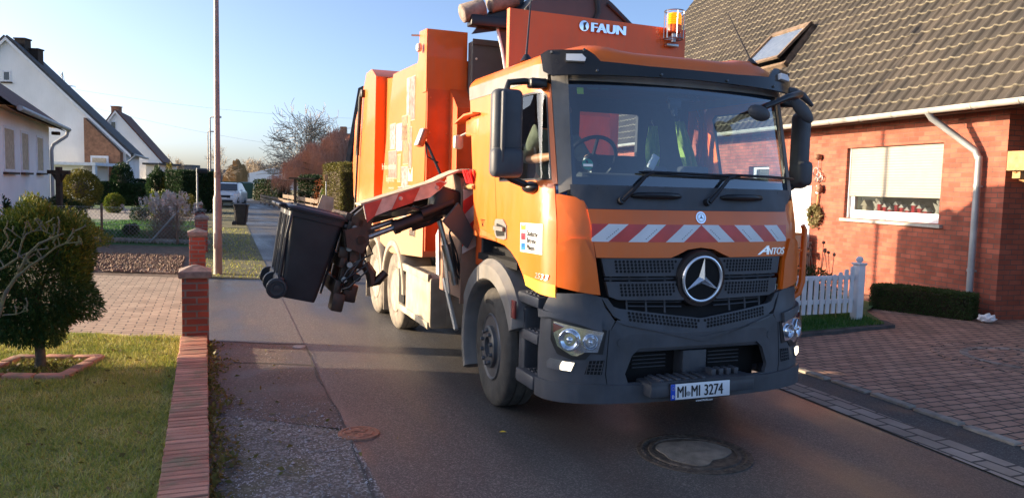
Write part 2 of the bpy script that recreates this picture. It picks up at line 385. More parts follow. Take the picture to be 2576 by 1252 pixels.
mat('roof_brown', (0.12, 0.055, 0.04), 0.8, var=0.35, scale=4, bump=0.5, bscale=14)
mat('roof_red', (0.42, 0.13, 0.06), 0.8, var=0.3, scale=4)
mat('plaque', (0.30, 0.32, 0.28), 0.7); mat('figurine', (0.80, 0.79, 0.75), 0.6)
brickmat('house_brick', (0.25, 0.058, 0.032), (0.40, 0.105, 0.062), (0.13, 0.080, 0.062), uvec=(-0.2552, 0.9669, 0), noise=0.28, bump=0.5, ms=0.008)
brickmat('house_brick_side', (0.30, 0.072, 0.036), (0.40, 0.105, 0.055), (0.13, 0.075, 0.055), uvec=(0.9669, 0.2552, 0), noise=0.18, bump=0.5, ms=0.008)
brickmat('pillar_brick', (0.27, 0.055, 0.034), (0.37, 0.08, 0.048), (0.20, 0.16, 0.14), uvec=(1, 1, 0), bw=0.25, bh=0.083, ms=0.012, noise=0.25, dirt=((0.30, 0.26, 0.22), 6, 0.66, 0.5))
brickmat('coping_brick', (0.36, 0.14, 0.10), (0.45, 0.20, 0.15), (0.065, 0.06, 0.045), uvec=(1, 0, 0), vvec=(0, 1, 0), bw=3.0, bh=0.078, ms=0.016, offs=0, noise=0.3, bump=1.0, dirt=((0.16, 0.15, 0.07), 7, 0.55, 0.75))
brickmat('drive_pavers', (0.37, 0.285, 0.20), (0.44, 0.34, 0.24), (0.13, 0.105, 0.08), uvec=(0.93, 0.366, 0), vvec=(-0.366, 0.93, 0), bw=0.24, bh=0.135, ms=0.011, noise=0.22, bump=0.7, dirt=((0.20, 0.17, 0.08), 5, 0.66, 0.5))
brickmat('red_pavers', (0.33, 0.185, 0.13), (0.43, 0.25, 0.175), (0.06, 0.05, 0.045), uvec=(0.93, 0.366, 0), vvec=(-0.366, 0.93, 0), bw=0.21, bh=0.13, ms=0.013, noise=0.25, bump=0.9, dirt=((0.12, 0.09, 0.07), 1.1, 0.56, 0.5))
brickmat('gutter_pavers', (0.25, 0.20, 0.165), (0.33, 0.27, 0.23), (0.06, 0.05, 0.045), uvec=(-0.366, 0.93, 0), vvec=(0.93, 0.366, 0), bw=0.30, bh=0.16, ms=0.014, noise=0.25, bump=0.7, offs=0.5)
glassmat('windscreen', (0.56, 0.71, 0.83), 1.5, extra=0.09)
glassmat('skylight_glass', (0.8, 0.85, 0.9), 1.5, extra=0.55)
glassmat('side_glass', (0.72, 0.78, 0.76), 1.45)
glassmat('house_glass', (0.45, 0.47, 0.46), 1.5, extra=0.04)
glassmat('headlamp_glass', (0.93, 0.95, 0.97), 1.45)
glassmat('visor_acrylic', (0.05, 0.05, 0.06), 1.5, 0.12)
leafmat('yew_leaf', [(0.014, 0.045, 0.016), (0.030, 0.075, 0.020), (0.06, 0.10, 0.020), (0.12, 0.12, 0.02)])
leafmat('gold_conifer', [(0.03, 0.07, 0.014), (0.07, 0.115, 0.016), (0.15, 0.165, 0.02), (0.30, 0.26, 0.03)])
leafmat('hedge_leaf', [(0.012, 0.03, 0.012), (0.022, 0.05, 0.018), (0.04, 0.07, 0.02)])
leafmat('dry_hedge_leaf', [(0.06, 0.06, 0.015), (0.13, 0.12, 0.02), (0.22, 0.18, 0.04)])
leafmat('box_leaf', [(0.025, 0.05, 0.015), (0.045, 0.075, 0.02), (0.08, 0.09, 0.03)])
leafmat('bright_leaf', [(0.05, 0.12, 0.015), (0.12, 0.22, 0.03), (0.2, 0.3, 0.05)])
leafmat('red_leaf', [(0.12, 0.03, 0.01), (0.25, 0.07, 0.02), (0.30, 0.13, 0.04)])
leafmat('grass_blade', [(0.14, 0.23, 0.035), (0.30, 0.34, 0.06), (0.48, 0.45, 0.11), (0.70, 0.60, 0.30)], trans=0.35)
leafmat('green_blade', [(0.03, 0.10, 0.02), (0.05, 0.15, 0.03), (0.09, 0.19, 0.04)], trans=0.35)
leafmat('litter_leaf', [(0.07, 0.06, 0.02), (0.14, 0.13, 0.03), (0.20, 0.11, 0.05)])
leafmat('wreath_leaf', [(0.05, 0.06, 0.02), (0.20, 0.17, 0.07), (0.42, 0.36, 0.20)])
# ---- layered ground materials
def groundmat(name, base, speck, dark, sp_scale=260, big=0.7, rough=(0.55, 0.9), bump=0.35, damp=0.5, moss=None, streak=False):
    m = bpy.data.materials.new(name); m.use_nodes = True; MT[name] = m
    n = m.node_tree.nodes; l = m.node_tree.links; p = n['Principled BSDF']
    tc = n.new('ShaderNodeTexCoord')
    def noise(s, d=4): 
        x = n.new('ShaderNodeTexNoise'); x.inputs['Scale'].default_value = s; x.inputs['Detail'].default_value = d; l.new(tc.outputs['Object'], x.inputs['Vector']); return x.outputs[0]
    def rng_(src, a, b, c=0.0, d=1.0):
        x = n.new('ShaderNodeMapRange'); x.inputs[1].default_value = a; x.inputs[2].default_value = b; x.inputs[3].default_value = c; x.inputs[4].default_value = d; l.new(src, x.inputs[0]); return x.outputs[0]
    def mix(f, a, b):
        x = n.new('ShaderNodeMix'); x.data_type = 'RGBA'; l.new(f, x.inputs[0])
        for i, c in ((6, a), (7, b)):
            if isinstance(c, tuple): x.inputs[i].default_value = c + (1,)
            else: l.new(c, x.inputs[i])
        return x.outputs[2]
    vo = n.new('ShaderNodeTexVoronoi'); vo.inputs['Scale'].default_value = sp_scale; l.new(tc.outputs['Object'], vo.inputs['Vector'])
    sep = n.new('ShaderNodeSeparateColor'); l.new(vo.outputs['Color'], sep.inputs[0])
    bg_ = noise(big, 6)
    if streak:                                  # wheel tracks and damp lanes along the carriageway
        rt = n.new('ShaderNodeMapping'); rt.inputs['Rotation'].default_value = (0, 0, -R(20.8)); l.new(tc.outputs['Object'], rt.inputs[0])
        sc = n.new('ShaderNodeMapping'); sc.inputs['Scale'].default_value = (1.0, 0.10, 1); l.new(rt.outputs[0], sc.inputs[0])
        sn = n.new('ShaderNodeTexNoise'); sn.inputs['Scale'].default_value = 1.3; sn.inputs['Detail'].default_value = 5; l.new(sc.outputs[0], sn.inputs['Vector'])
        av = n.new('ShaderNodeMath'); av.operation = 'MULTIPLY_ADD'; av.inputs[1].default_value = 0.5; hv_ = n.new('ShaderNodeMath'); hv_.operation = 'MULTIPLY'; hv_.inputs[1].default_value = 0.5
        l.new(bg_, hv_.inputs[0]); l.new(sn.outputs[0], av.inputs[0]); l.new(hv_.outputs[0], av.inputs[2]); bg_ = av.outputs[0]
    dm = rng_(bg_, 0.42, 0.62)
    c = mix(rng_(sep.outputs[0], 0.55, 0.95), base, speck)
    c = mix(rng_(noise(sp_scale * 0.35, 2), 0.45, 0.75, 0, 0.6), c, dark)
    x = n.new('ShaderNodeMath'); x.operation = 'MULTIPLY'; x.inputs[1].default_value = damp; l.new(dm, x.inputs[0])
    c = mix(x.outputs[0], c, dark)
    if moss: c = mix(rng_(noise(moss[1], 7), moss[2], moss[2] + 0.12, 0, moss[3]), c, moss[0])
    l.new(c, p.inputs['Base Color'])
    l.new(rng_(dm, 0, 1, rough[1], rough[0]), p.inputs['Roughness'])
    b = n.new('ShaderNodeBump'); b.inputs['Strength'].default_value = bump; b.inputs['Distance'].default_value = 0.006
    l.new(sep.outputs[1], b.inputs['Height']); l.new(b.outputs[0], p.inputs['Normal'])
    return m
groundmat('asphalt', (0.074, 0.069, 0.066), (0.22, 0.20, 0.185), (0.030, 0.028, 0.028), 125, 0.45, (0.32, 0.66), 0.55, 0.75, streak=True)
groundmat('asphalt_patch', (0.095, 0.075, 0.068), (0.22, 0.18, 0.16), (0.042, 0.034, 0.032), 110, 1.6, (0.6, 0.9), 0.6, 0.5, moss=((0.09, 0.08, 0.03), 2.2, 0.6, 0.5))
groundmat('dark_asphalt', (0.065, 0.062, 0.061), (0.14, 0.135, 0.13), (0.022, 0.021, 0.021), 120, 1.4, (0.6, 0.9), 0.6, 0.5)
groundmat('gravel', (0.13, 0.122, 0.11), (0.36, 0.355, 0.35), (0.055, 0.051, 0.045), 60, 1.2, (0.8, 0.95), 1.0, 0.4, moss=((0.085, 0.08, 0.025), 1.3, 0.52, 0.8))
groundmat('moss_verge', (0.12, 0.115, 0.045), (0.24, 0.21, 0.10), (0.05, 0.05, 0.025), 40, 1.5, (0.9, 0.95), 0.8, 0.5)
groundmat('lawn_soil', (0.24, 0.24, 0.07), (0.36, 0.33, 0.12), (0.15, 0.165, 0.05), 35, 1.0, (0.9, 0.95), 0.8, 0.5)
groundmat('green_lawn', (0.035, 0.11, 0.025), (0.07, 0.17, 0.04), (0.02, 0.06, 0.015), 20, 0.6, (0.9, 0.95), 0.6, 0.4)
groundmat('field', (0.20, 0.165, 0.06), (0.30, 0.25, 0.10), (0.10, 0.095, 0.035), 6, 0.08, (0.9, 0.95), 0.6, 0.6)
groundmat('far_ground', (0.10, 0.10, 0.04), (0.16, 0.15, 0.07), (0.05, 0.05, 0.02), 8, 0.1, (0.9, 0.95), 0.5, 0.5)
groundmat('tilled_soil', (0.20, 0.13, 0.09), (0.30, 0.20, 0.15), (0.055, 0.038, 0.028), 30, 2, (0.9, 0.95), 1.0, 0.5)
# ------------------------------------------------------------------ ground
def sheet(name, poly, z, m, th=0.0, kind='structure', **props):
    mb = MB()
    if th: mb.prism(poly, lambda a, b, d: (a, b, d), z - th, z)
    else: mb.add([(a, b, z) for a, b in poly], [list(range(len(poly)))])
    o = mb.build(name, m, fixn=bool(th)); o['kind'] = kind
    for k, v in props.items(): o[k] = v
    return o
def xl(z): return -0.81 - 0.379 * (z - 4.65)       # left edge of the carriageway
def xr(z): return 2.80 - 0.405 * (z - 7.46) if z > 7.46 else 2.80 - 0.33 * (z - 7.46)
def xw(z): return -2.02 - 0.405 * (z - 4.65)       # left garden wall line (centre)
zs = [-6, 0, 4.65, 7.46, 15, 25, 40, 55, 63]
sheet('ground', [(-900, -60), (900, -60), (900, 2500), (-900, 2500)], -0.02, 'far_ground')
road = [(xl(z), z) for z in zs] + [(-27.5, 71), (-40, 82)] + [(-40, 87), (-25.5, 75)] + [(xr(z), z) for z in zs[::-1]]
sheet('road', road, 0.0, 'asphalt')
# left strip between wall and carriageway: patched asphalt, then gravel, then mossy verge
sheet('footpath', [(xw(6.3) - .05, 6.3), (xl(5.95) + .02, 5.95), (xl(9.1), 9.1), (xw(9.1) + .1, 9.1)], 0.006, 'asphalt_patch')
sheet('gravel_verge', [(xw(-4), -4), (xl(-4) + .1, -4), (xl(4.4) + .06, 4.4), (xl(5.9) + .01, 5.92), (xw(6.35), 6.38)], 0.002, 'gravel')
sheet('driveway_apron', [(xw(9.1), 9.1), (xl(9.1), 9.1), (xl(14.9), 14.9), (xw(14.9), 14.9)], 0.004, 'asphalt')
sheet('grass_verge', [(xw(14.9), 14.9), (xl(14.9), 14.9), (xl(24), 24), (xl(50), 50), (xw(50), 50)], 0.008, 'moss_verge')
sheet('lawn', [(-14, -4), (xw(-4) - .1, -4), (xw(9.15) - .1, 9.15), (-5.2, 9.35), (-14, 9.6)], 0.02, 'lawn_soil')
sheet('driveway', [(-16, 9.6), (-5.2, 9.35), (xw(9.15) - .1, 9.15), (xw(14.9), 14.9), (-16, 15.1)], 0.01, 'drive_pavers')
sheet('vegetable_bed', [(-16, 15.1), (xw(14.9) + .0, 14.9), (xw(21.5) - .1, 21.5), (-16, 21.9)], 0.012, 'soil')
sheet('tilled_bed', [(-8.3, 15.4), (xw(15.4) - .3, 15.3), (xw(18.6) - .5, 18.6), (-9.5, 18.9)], 0.05, 'tilled_soil', 0.04)
sheet('garden_lawn', [(-30, 21.9), (xw(21.5) - .1, 21.5), (xw(34) - .1, 34), (-30, 34)], 0.014, 'green_lawn')
sheet('garden_path', [(-30, 34), (xw(34) - .1, 34), (xw(45) - .1, 45), (-30, 45)], 0.016, 'concrete')
sheet('garden_bed', [(-40, 45), (xw(45) - .1, 45), (xw(50), 50), (-40, 52)], 0.018, 'green_lawn')
sheet('field', [(-60, 78), (-24, 74), (xr(50) + 1.5, 50), (60, 70), (160, 400), (-160, 400)], -0.004, 'field')
# right side: gutter stones, dark strip, paved drive
def off(z, o): return xr(z) + o
zz = [-6, 3, 5.3, 7.46, 10, 13, 17, 25, 40]
sheet('gutter_stones', [(off(z, 0), z) for z in zz] + [(off(z, .36), z) for z in zz[::-1]], 0.008, 'gutter_pavers')
sheet('asphalt_strip', [(off(z, .36), z) for z in zz] + [(off(z, .80), z) for z in zz[::-1]], 0.006, 'dark_asphalt')
sheet('paved_drive', [(off(-6, .80), -6), (20, -6), (20, 14), (6.8, 16), (4.5, 20), (off(20, .80), 20), (off(13, .80), 13), (off(7.46, .80), 7.46), (off(3, .80), 3)], 0.012, 'red_pavers')
mb = MB()
for i in range(14):
    a = off(8.2 - i * .5, .80); z0 = 8.2 - i * .5
    if rng.random() < 0.8: mb.box((a + .02, z0, 0.012), (0.10, 0.47, 0.03 + rng.uniform(0, .012)), 0.012, (0, 0, .34))
mb.build('edging_stones', 'concrete')['kind'] = 'structure'
mb = MB()
seg = [(xl(z) + 0.016 * math.sin(z * 2.3) + .008 * math.sin(z * 9), z) for z in np.arange(2.5, 9.0, 0.12)]
for (a, b), (c, d) in zip(seg, seg[1:]):
    wd = 0.004 + 0.008 * abs(math.sin(b * 2.3)) ** 2
    mb.add([(a - wd, b, .0105), (a + wd, b, .0105), (c + wd, d, .0105), (c - wd, d, .0105)], [[0, 1, 2, 3]])
seg = [(x, 9.08 + .03 * math.sin(x * 5)) for x in np.arange(xw(9.1) + .15, xl(9.1) + .1, .1)]
for (a, b), (c, d) in zip(seg, seg[1:]): mb.add([(a, b - .016, .0105), (c, d - .016, .0105), (c, d + .016, .0105), (a, b + .016, .0105)], [[0, 1, 2, 3]])
seg = [(x, 8.05 + .02 * math.sin(x * 4)) for x in np.arange(-3.0, xl(8.05), .1)]
for (a, b), (c, d) in zip(seg, seg[1:]): mb.add([(a, b - .013, .0105), (c, d - .013, .0105), (c, d + .013, .0105), (a, b + .013, .0105)], [[0, 1, 2, 3]])
mb.build('road_cracks', 'asphalt_edge', fixn=False)['kind'] = 'structure'
# round paving ornament in the drive
mb = MB()
for k, (r, wd) in enumerate(((0.32, .16), (0.62, .10), (0.95, .10))):
    N = int(2 * math.pi * r / .2)
    for i in range(N):
        a = 2 * math.pi * i / N
        mb.box((6.35 + r * math.cos(a), 9.3 + r * math.sin(a), 0.012), (wd, 2 * math.pi * r / N - .02, .02), 0.008, (0, 0, a), mi=k % 2)
mb.build('paving_circle', ['red_pavers', 'gutter_pavers'])['kind'] = 'structure'
# kerb with grass at the picket fence
mb = MB(); mb.prism([(3.7, 10.15), (4.6, 10.62), (5.35, 11.05), (5.75, 11.25), (5.8, 11.6), (5.2, 12.1), (3.2, 11.2)], lambda a, b, d: (a, b, d), 0.0, 0.06)
mb.build('planting_kerb', 'asphalt_edge')['kind'] = 'structure'
sheet('planting_bed', [(3.75, 10.3), (4.6, 10.75), (5.3, 11.15), (5.65, 11.35), (5.9, 12.5), (6.5, 13.4), (6.0, 17), (2.6, 16)], 0.064, 'green_lawn')
# ------------------------------------------------------------------ lawn blades, stones, litter
def blades(name, poly_fn, n, h, m, z0=0.02, lab=None, bend=0.5, wd=0.006, xr_=None, yr_=None, dens=None):
    x = rng.uniform(*xr_, n); y = rng.uniform(*yr_, n); k = poly_fn(x, y)
    x, y = x[k], y[k]; n = len(x)
    hh = h * rng.uniform(.35, 1.25, n); a = rng.uniform(0, 6.28, n)
    dx, dy = np.cos(a), np.sin(a); t = rng.uniform(.1, bend * 2, n) * hh
    P = np.stack([x, y, np.full(n, z0)], 1); side = np.stack([-dy, dx, np.zeros(n)], 1) * (wd * rng.uniform(.6, 1.4, n))[:, None]
    tip = P + np.stack([dx * t, dy * t, hh], 1)
    V = np.stack([P - side, P + side, tip], 1).reshape(-1, 3)
    o = fast(name, V, np.arange(3 * n).reshape(n, 3), m); o['kind'] = 'stuff'
    if lab: o['label'] = lab; o['category'] = 'grass'
    return o
blades('lawn_grass', lambda x, y: (x < xw(y) - .12) & (y < 9.25 + .05 * np.sin(x * 7)) & (x > -.75 * y - .3), 150000, 0.040, 'grass_blade', 0.018, 'short olive green lawn grass on the near garden', bend=.9, wd=.0045, xr_=(-7, -1.2), yr_=(3.6, 9.3))
blades('kerb_grass', lambda x, y: (y > 10.35 + .5 * (x - 3.75)) & (y < 11.3 + .5 * (x - 3.75)), 9000, 0.06, 'green_blade', 0.06, 'green grass tuft along the kerb below the picket fence', xr_=(3.5, 5.6), yr_=(10.2, 12.4), wd=.006)
blades('verge_grass', lambda x, y: (x > xw(y) + .15) & (x < xl(y) - .1), 9000, 0.05, 'grass_blade', 0.008, 'sparse mossy grass on the verge beside the lamp post', xr_=(-12, -4.7), yr_=(15, 30), wd=.01)
blades('garden_grass', lambda x, y: x < xw(y) - .3, 26000, 0.08, 'green_blade', 0.014, 'bright green lawn behind the wire fence', xr_=(-17, -8), yr_=(22, 34), wd=.012)
n = 3600; V = []; F = []
for i in range(n):
    y = rng.uniform(3.9, 6.7) if i < 3200 else rng.uniform(6.5, 9); x = rng.uniform(xw(y) + .2, xl(y) + .05)
    if y > 6.3 and rng.random() < .6: continue
    s = rng.uniform(.003, .008) if rng.random() < .95 else rng.uniform(.008, .018)
    b = len(V); q = rng.uniform(.6, 1.3, 6)
    for dx, dy, dz in ((1, 0, 0), (0, 1, 0), (-1, 0, 0), (0, -1, 0), (0, 0, 1), (0, 0, -1)):
        j = q[len(V) - b]; V.append((x + dx * s * j, y + dy * s * j, .01 + max(0, dz) * s * j * .8))
    F += [[b, b + 1, b + 4], [b + 1, b + 2, b + 4], [b + 2, b + 3, b + 4], [b + 3, b, b + 4]]
fast('gravel_stones', V, F, 'stone_grey', kind='stuff', label='loose grey gravel stones scattered beside the low brick wall', category='gravel')
# weeds at the wall foot
P = []
for i in range(1100):
    y = rng.uniform(4.2, 8.9); x = xw(y) + .17 + abs(rng.normal(0, .07)) * (1 + .8 * math.sin(y * 5)); P.append((x, y, rng.uniform(.005, .09) * (1 if x < xw(y) + .3 else .4)))
V, F = leafcards(np.array(P), .045, .5)
fast('weed_fringe', V, F, 'litter_leaf', kind='stuff', label='dry weeds and leaf litter along the wall foot', category='weeds')

# clods on the dug bed, fallen leaves on lawn and road edge
V = []; F = []
for i in range(2600):
    y = rng.uniform(15.3, 18.8); x = rng.uniform(xw(y) - 3.2, xw(y) - .35); r_ = rng.uniform(.015, .055); b = len(V)
    for dx, dy, dz in ((1, 0, 0), (0, 1, 0), (-1, 0, 0), (0, -1, 0), (0, 0, 1)): j = rng.uniform(.6, 1.3); V.append((x + dx * r_ * j, y + dy * r_ * j, .045 + dz * r_ * j))
    F += [[b, b + 1, b + 4], [b + 1, b + 2, b + 4], [b + 2, b + 3, b + 4], [b + 3, b, b + 4]]
fast('soil_clods', V, F, 'tilled_soil', kind='stuff', label='clods of dug brown soil in the bed behind the driveway', category='soil')
P = []
for i in range(260):
    y = rng.uniform(4.0, 9.0); x = xw(y) - rng.exponential(1.0) - .15 if i < 130 else xw(y) + .2 + rng.exponential(.35); P.append((x, y, rng.uniform(.035, .06) if i < 130 else .016))
V, F = leafcards(np.array(P), .05, .6, 0, .1, np.array([0, 0, 0.]) + rng.normal(size=(260, 3)) * [1, 1, .15]); V[:, 2] = np.maximum(V[:, 2], .014)
fast('fallen_leaves', V, F, 'litter_leaf', kind='stuff', label='scattered brown leaves on the near lawn and wall foot', category='leaves')
# ================================================================== GARBAGE TRUCK (local: x across, y back from the front, z up)
TH = R(21.5)
AXX = Vector((math.cos(TH), math.sin(TH), 0)); AXY = Vector((-math.sin(TH), math.cos(TH), 0))
TP = Vector((.175, 5.39, 0)) + AXX * 1.375
def TW(x, y, z): return TP + AXX * x + AXY * y + Vector((0, 0, z))
truck = thing('garbage_truck', 'orange municipal garbage truck with a side arm lifting two bins', 'truck', TP, TH)
# ---- cab skin: t runs round the cab plan from the front centre, w is height
_n, _B = 2.6, 0.42
_tt = np.linspace(0, np.pi / 2, 400); _sx = np.sin(_tt) ** (2 / _n); _sv = _B - _B * np.cos(_tt) ** (2 / _n)
def _prof(w): return float(np.interp(w, [0, .3, .5, .95, 1.1, 1.4, 1.7, 2.0, 3.0], [-.09, -.10, -.10, -.08, -.04, -.02, 0, .065, .30]))
def _S(t, w):
    a = float(np.interp(w, [0, 1.7, 3.0], [1.185, 1.185, 1.15])); X = _sx * a
    s = np.concatenate([[0], np.cumsum(np.hypot(np.diff(X), np.diff(_sv)))]); at = abs(t)
    if at <= s[-1]: x = np.interp(at, s, X); v = np.interp(at, s, _sv)
    else: x = a; v = _B + at - s[-1]
    return Vector(((1 if t >= 0 else -1) * float(x), float(v) + _prof(w), w))
_sc = {}
def S(t, w, o=0.0):
    k = (round(t, 4), round(w, 4))
    if k not in _sc:
        h = .01; p = _S(t, w); n = (_S(t + h, w) - _S(t - h, w)).cross(_S(t, w + h) - _S(t, w - h))
        if n.y > 0 and abs(t) < .6: n.negate()
        n.normalize()
        _sc[k] = (p, n)
    p, n = _sc[k]; return p + n * o
def patchgeo(poly, o0, o1, cell=.07, bev=0.0):
    bm = bmesh.new(); f = bm.faces.new([bm.verts.new((a, b, 0)) for a, b in poly])
    xs = [p[0] for p in poly]; ys = [p[1] for p in poly]
    bmesh.ops.triangulate(bm, faces=[f])
    def cut(lo, hi, no):
        k = max(1, int(round((hi - lo) / cell)))
        for i in range(1, k):
            c = lo + (hi - lo) * i / k + 1e-5
            bmesh.ops.bisect_plane(bm, geom=bm.verts[:] + bm.edges[:] + bm.faces[:], dist=1e-6, plane_co=(c * no[0], c * no[1], 0), plane_no=no)
    cut(min(xs), max(xs), (1, 0, 0)); cut(min(ys), max(ys), (0, 1, 0))
    if o1 != o0:
        r = bmesh.ops.extrude_face_region(bm, geom=bm.faces[:])
        for v in [g for g in r['geom'] if isinstance(g, bmesh.types.BMVert)]: v.co.z = 1
    vs = [S(v.co.x, v.co.y, o0 + (o1 - o0) * v.co.z) for v in bm.verts]
    bm.verts.index_update(); fs = [[v.index for v in fc.verts] for fc in bm.faces]; bm.free(); return vs, fs
def patch(mb, poly, o0=-.02, o1=0.0, cell=.07, mi=0, mirror=False):
    mb.add(*patchgeo(poly, o0, o1, cell), mi)
    if mirror: mb.add(*patchgeo([(-a, b) for a, b in poly[::-1]], o0, o1, cell), mi)
    return mb
def subdiv(poly, n):
    out = []
    for i, a in enumerate(poly):
        b = poly[(i + 1) % len(poly)]
        for k in range(n): out.append((a[0] + (b[0] - a[0]) * k / n, a[1] + (b[1] - a[1]) * k / n))
    return out
def fringe(mb, outer, inner, o0, o1, n=6, rings=1, mi=0):
    """frame between two polygons with the same number of corners, laid on the cab skin"""
    A = subdiv(outer, n); Bq = subdiv(inner, n)
    for k in range(rings):
        P = [(a[0] + (b[0] - a[0]) * k / rings, a[1] + (b[1] - a[1]) * k / rings) for a, b in zip(A, Bq)]
        Q = [(a[0] + (b[0] - a[0]) * (k + 1) / rings, a[1] + (b[1] - a[1]) * (k + 1) / rings) for a, b in zip(A, Bq)]
        mb.ring(P, Q, lambda a, b, d: S(a, b, d), o0, o1, mi)
def skintext(mb, txt, t0, w0, size, o=.004, extr=.002, offset=0.0, shear=0.0, mi=0, sx=1.0, space=1.0, fit=None):
    vs, fs = textgeo(txt, size, extr, offset, shear=shear, space=space)
    if fit: sx = fit / max(p.x for p in vs)
    mb.add([S(t0 + p.x * sx, w0 + p.y, o + p.z) for p in vs], fs, mi)
def mirror_t(p): return [(-a, b) for a, b in p[::-1]]
# ---- cab body panels
mb = MB()
patch(mb, [(-.93, 1.82), (-.87, 1.463), (-.27, 1.463), (-.20, 1.49), (-.12, 1.525), (0, 1.54), (.12, 1.525), (.20, 1.49), (.27, 1.463), (.87, 1.463), (.93, 1.82)], -.02, .012)
mb.build('bonnet_flap', 'orange_paint', truck, 30)
for sg in (1, -1):
    mb = MB(); pl = [(-.928, 1.83), (-.95, 1.88), (-1.0, 1.905), (-1.13, 1.925), (-1.158, 1.925), (-1.16, 1.235), (-1.0, 1.205), (-.895, 1.19), (-.836, 1.185), (-.868, 1.42)]
    pl = pl if sg == 1 else mirror_t(pl)
    patch(mb, pl, -.02, .006)
    lo = [(-.955, 1.60), (-1.05, 1.60), (-1.155, 1.56), (-1.156, 1.24), (-1.0, 1.21), (-.90, 1.195), (-.845, 1.19), (-.875, 1.42)]
    patch(mb, lo if sg == 1 else mirror_t(lo), .006, .026)
    mb.build('corner_panel', 'orange_paint', truck, 30)
# pillars, header
mb = MB()
patch(mb, [(-1.03, 1.97), (-1.03, 2.82), (-1.0, 2.86), (-1.05, 2.92), (-1.135, 2.92), (-1.135, 1.93)], -.03, .004, mirror=True)
mb.pair('windscreen_pillar', 'grey_plastic', truck, 30)
mb = MB()
patch(mb, [(-1.16, 2.80), (-1.16, 2.925), (-2.93, 2.925), (-2.93, 2.80)], -.03, .008, mirror=True)
patch(mb, [(-1.03, 2.79), (-1.03, 2.925), (1.03, 2.925), (1.03, 2.79)], -.03, .002)
mb.build('roof_rail', 'grey_plastic', truck, 30)
# doors with a window opening
FR = .53
def door(sg):
    q = (lambda p: p) if sg == 1 else (lambda p: [(-a, b) for a, b in p])
    mb = MB()
    out = [(-1.14, 2.0), (-1.14, 2.76), (-1.22, 2.80), (-2.25, 2.80), (-2.30, 2.76), (-2.30, 2.0)]
    inn = [(-1.185, 2.03), (-1.175, 2.68), (-1.22, 2.715), (-2.15, 2.725), (-2.20, 2.69), (-2.20, 2.01)]
    fringe(mb, q(out), q(inn), -.02, .004)
    low = [(-1.165, 2.0), (-2.30, 2.0), (-2.30, 1.485), (-2.1, 1.47), (-1.95, 1.43), (-1.80, 1.36), (-1.68, 1.26), (-1.62, 1.19), (-1.4, 1.165), (-1.17, 1.15)]
    mb.add(*patchgeo(q(low) if sg == 1 else q(low)[::-1], -.02, .004))
    d = mb.build('door', 'orange_paint', truck, 30)
    mb = MB(); fringe(mb, q(inn), q([(-1.198, 2.045), (-1.188, 2.67), (-1.23, 2.70), (-2.14, 2.71), (-2.185, 2.68), (-2.185, 2.025)]), -.015, .006)
    mb.build('window_seal', 'black_trim', d)
    mb = MB(); mb.add(*patchgeo(q(inn), -.006, -.006)); mb.build('window', 'side_glass', d, fixn=False)
    mb = MB(); pl = q([(-1.175, 1.245), (-1.66, 1.272), (-1.62, 1.19), (-1.4, 1.168), (-1.175, 1.155)])
    mb.add(*patchgeo(pl, .005, .007)); mb.build('reflective_strip', 'yellow_tape', d)
    mb = MB()
    pl = q([(-2.04, 1.53), (-2.04, 1.64), (-2.12, 1.69), (-2.30, 1.685), (-2.33, 1.66), (-2.33, 1.56), (-2.29, 1.52), (-2.1, 1.515)])
    mb.add(*patchgeo(pl, .002, .012), 0); mb.add(*patchgeo(q([(-2.08, 1.55), (-2.08, 1.63), (-2.27, 1.65), (-2.30, 1.57), (-2.27, 1.535)]), .012, .0135), 1)
    mb.add(*patchgeo(q([(-2.06, 1.59), (-2.06, 1.625), (-2.29, 1.625), (-2.29, 1.59)]), .02, .04), 0)
    h = mb.build('door_handle', ['grey_plastic', 'black_void'], d)
    return d
dl = door(1); dr = door(-1)
mb = MB(); patch(mb, [(-2.31, 2.80), (-2.93, 2.80), (-2.93, 1.50), (-2.6, 1.515), (-2.31, 1.485)], -.02, .003, mirror=True)
patch(mb, [(-2.31, 1.52), (-2.93, 1.60), (-2.93, 1.50), (-2.6, 1.515), (-2.31, 1.485)], .003, .006, mi=1)
mb.pair('cab_quarter_panel', ['orange_paint', 'orange_body'], truck, 30)
# the municipal plate on the driver's door
mb = MB(); mb.add(*patchgeo([(-1.30, 1.695), (-1.73, 1.683), (-1.735, 1.45), (-1.305, 1.462)], .004, .007), 0)
def sq(t0, w0, t1, w1, mi, o=.0085): mb.add(*patchgeo([(t0, w0), (t1, w0), (t1, w1), (t0, w1)], .006, o, .2), mi)
mb.add(*patchgeo([(-1.715, 1.628), (-1.615, 1.630), (-1.615, 1.682), (-1.645, 1.664), (-1.665, 1.648), (-1.685, 1.662), (-1.715, 1.679)], .006, .0085, .2), 1)
mb.add(*patchgeo([(-1.715, 1.548), (-1.685, 1.549), (-1.685, 1.585), (-1.645, 1.586), (-1.645, 1.55), (-1.615, 1.55), (-1.615, 1.606), (-1.715, 1.604)], .006, .0085, .2), 2)
mb.add(*patchgeo([(-1.715, 1.466), (-1.615, 1.468), (-1.615, 1.526), (-1.645, 1.525), (-1.645, 1.492), (-1.685, 1.491), (-1.685, 1.524), (-1.715, 1.523)], .006, .0085, .2), 3)
for i, (tx, w0) in enumerate((('Städtische', 1.588), ('Betriebe', 1.533), ('Minden', 1.478))):
    skintext(mb, tx, -1.587, w0, .062, .009, .001, 0.0006, mi=4, sx=.86)
    skintext(mb, tx[0], -1.586, w0, .062, .0095, .001, 0.0025, mi=4, sx=.86)
mb.build('door_sign', ['sticker_white', 'ink_lime', 'ink_red', 'ink_blue', 'ink_black'], dl)
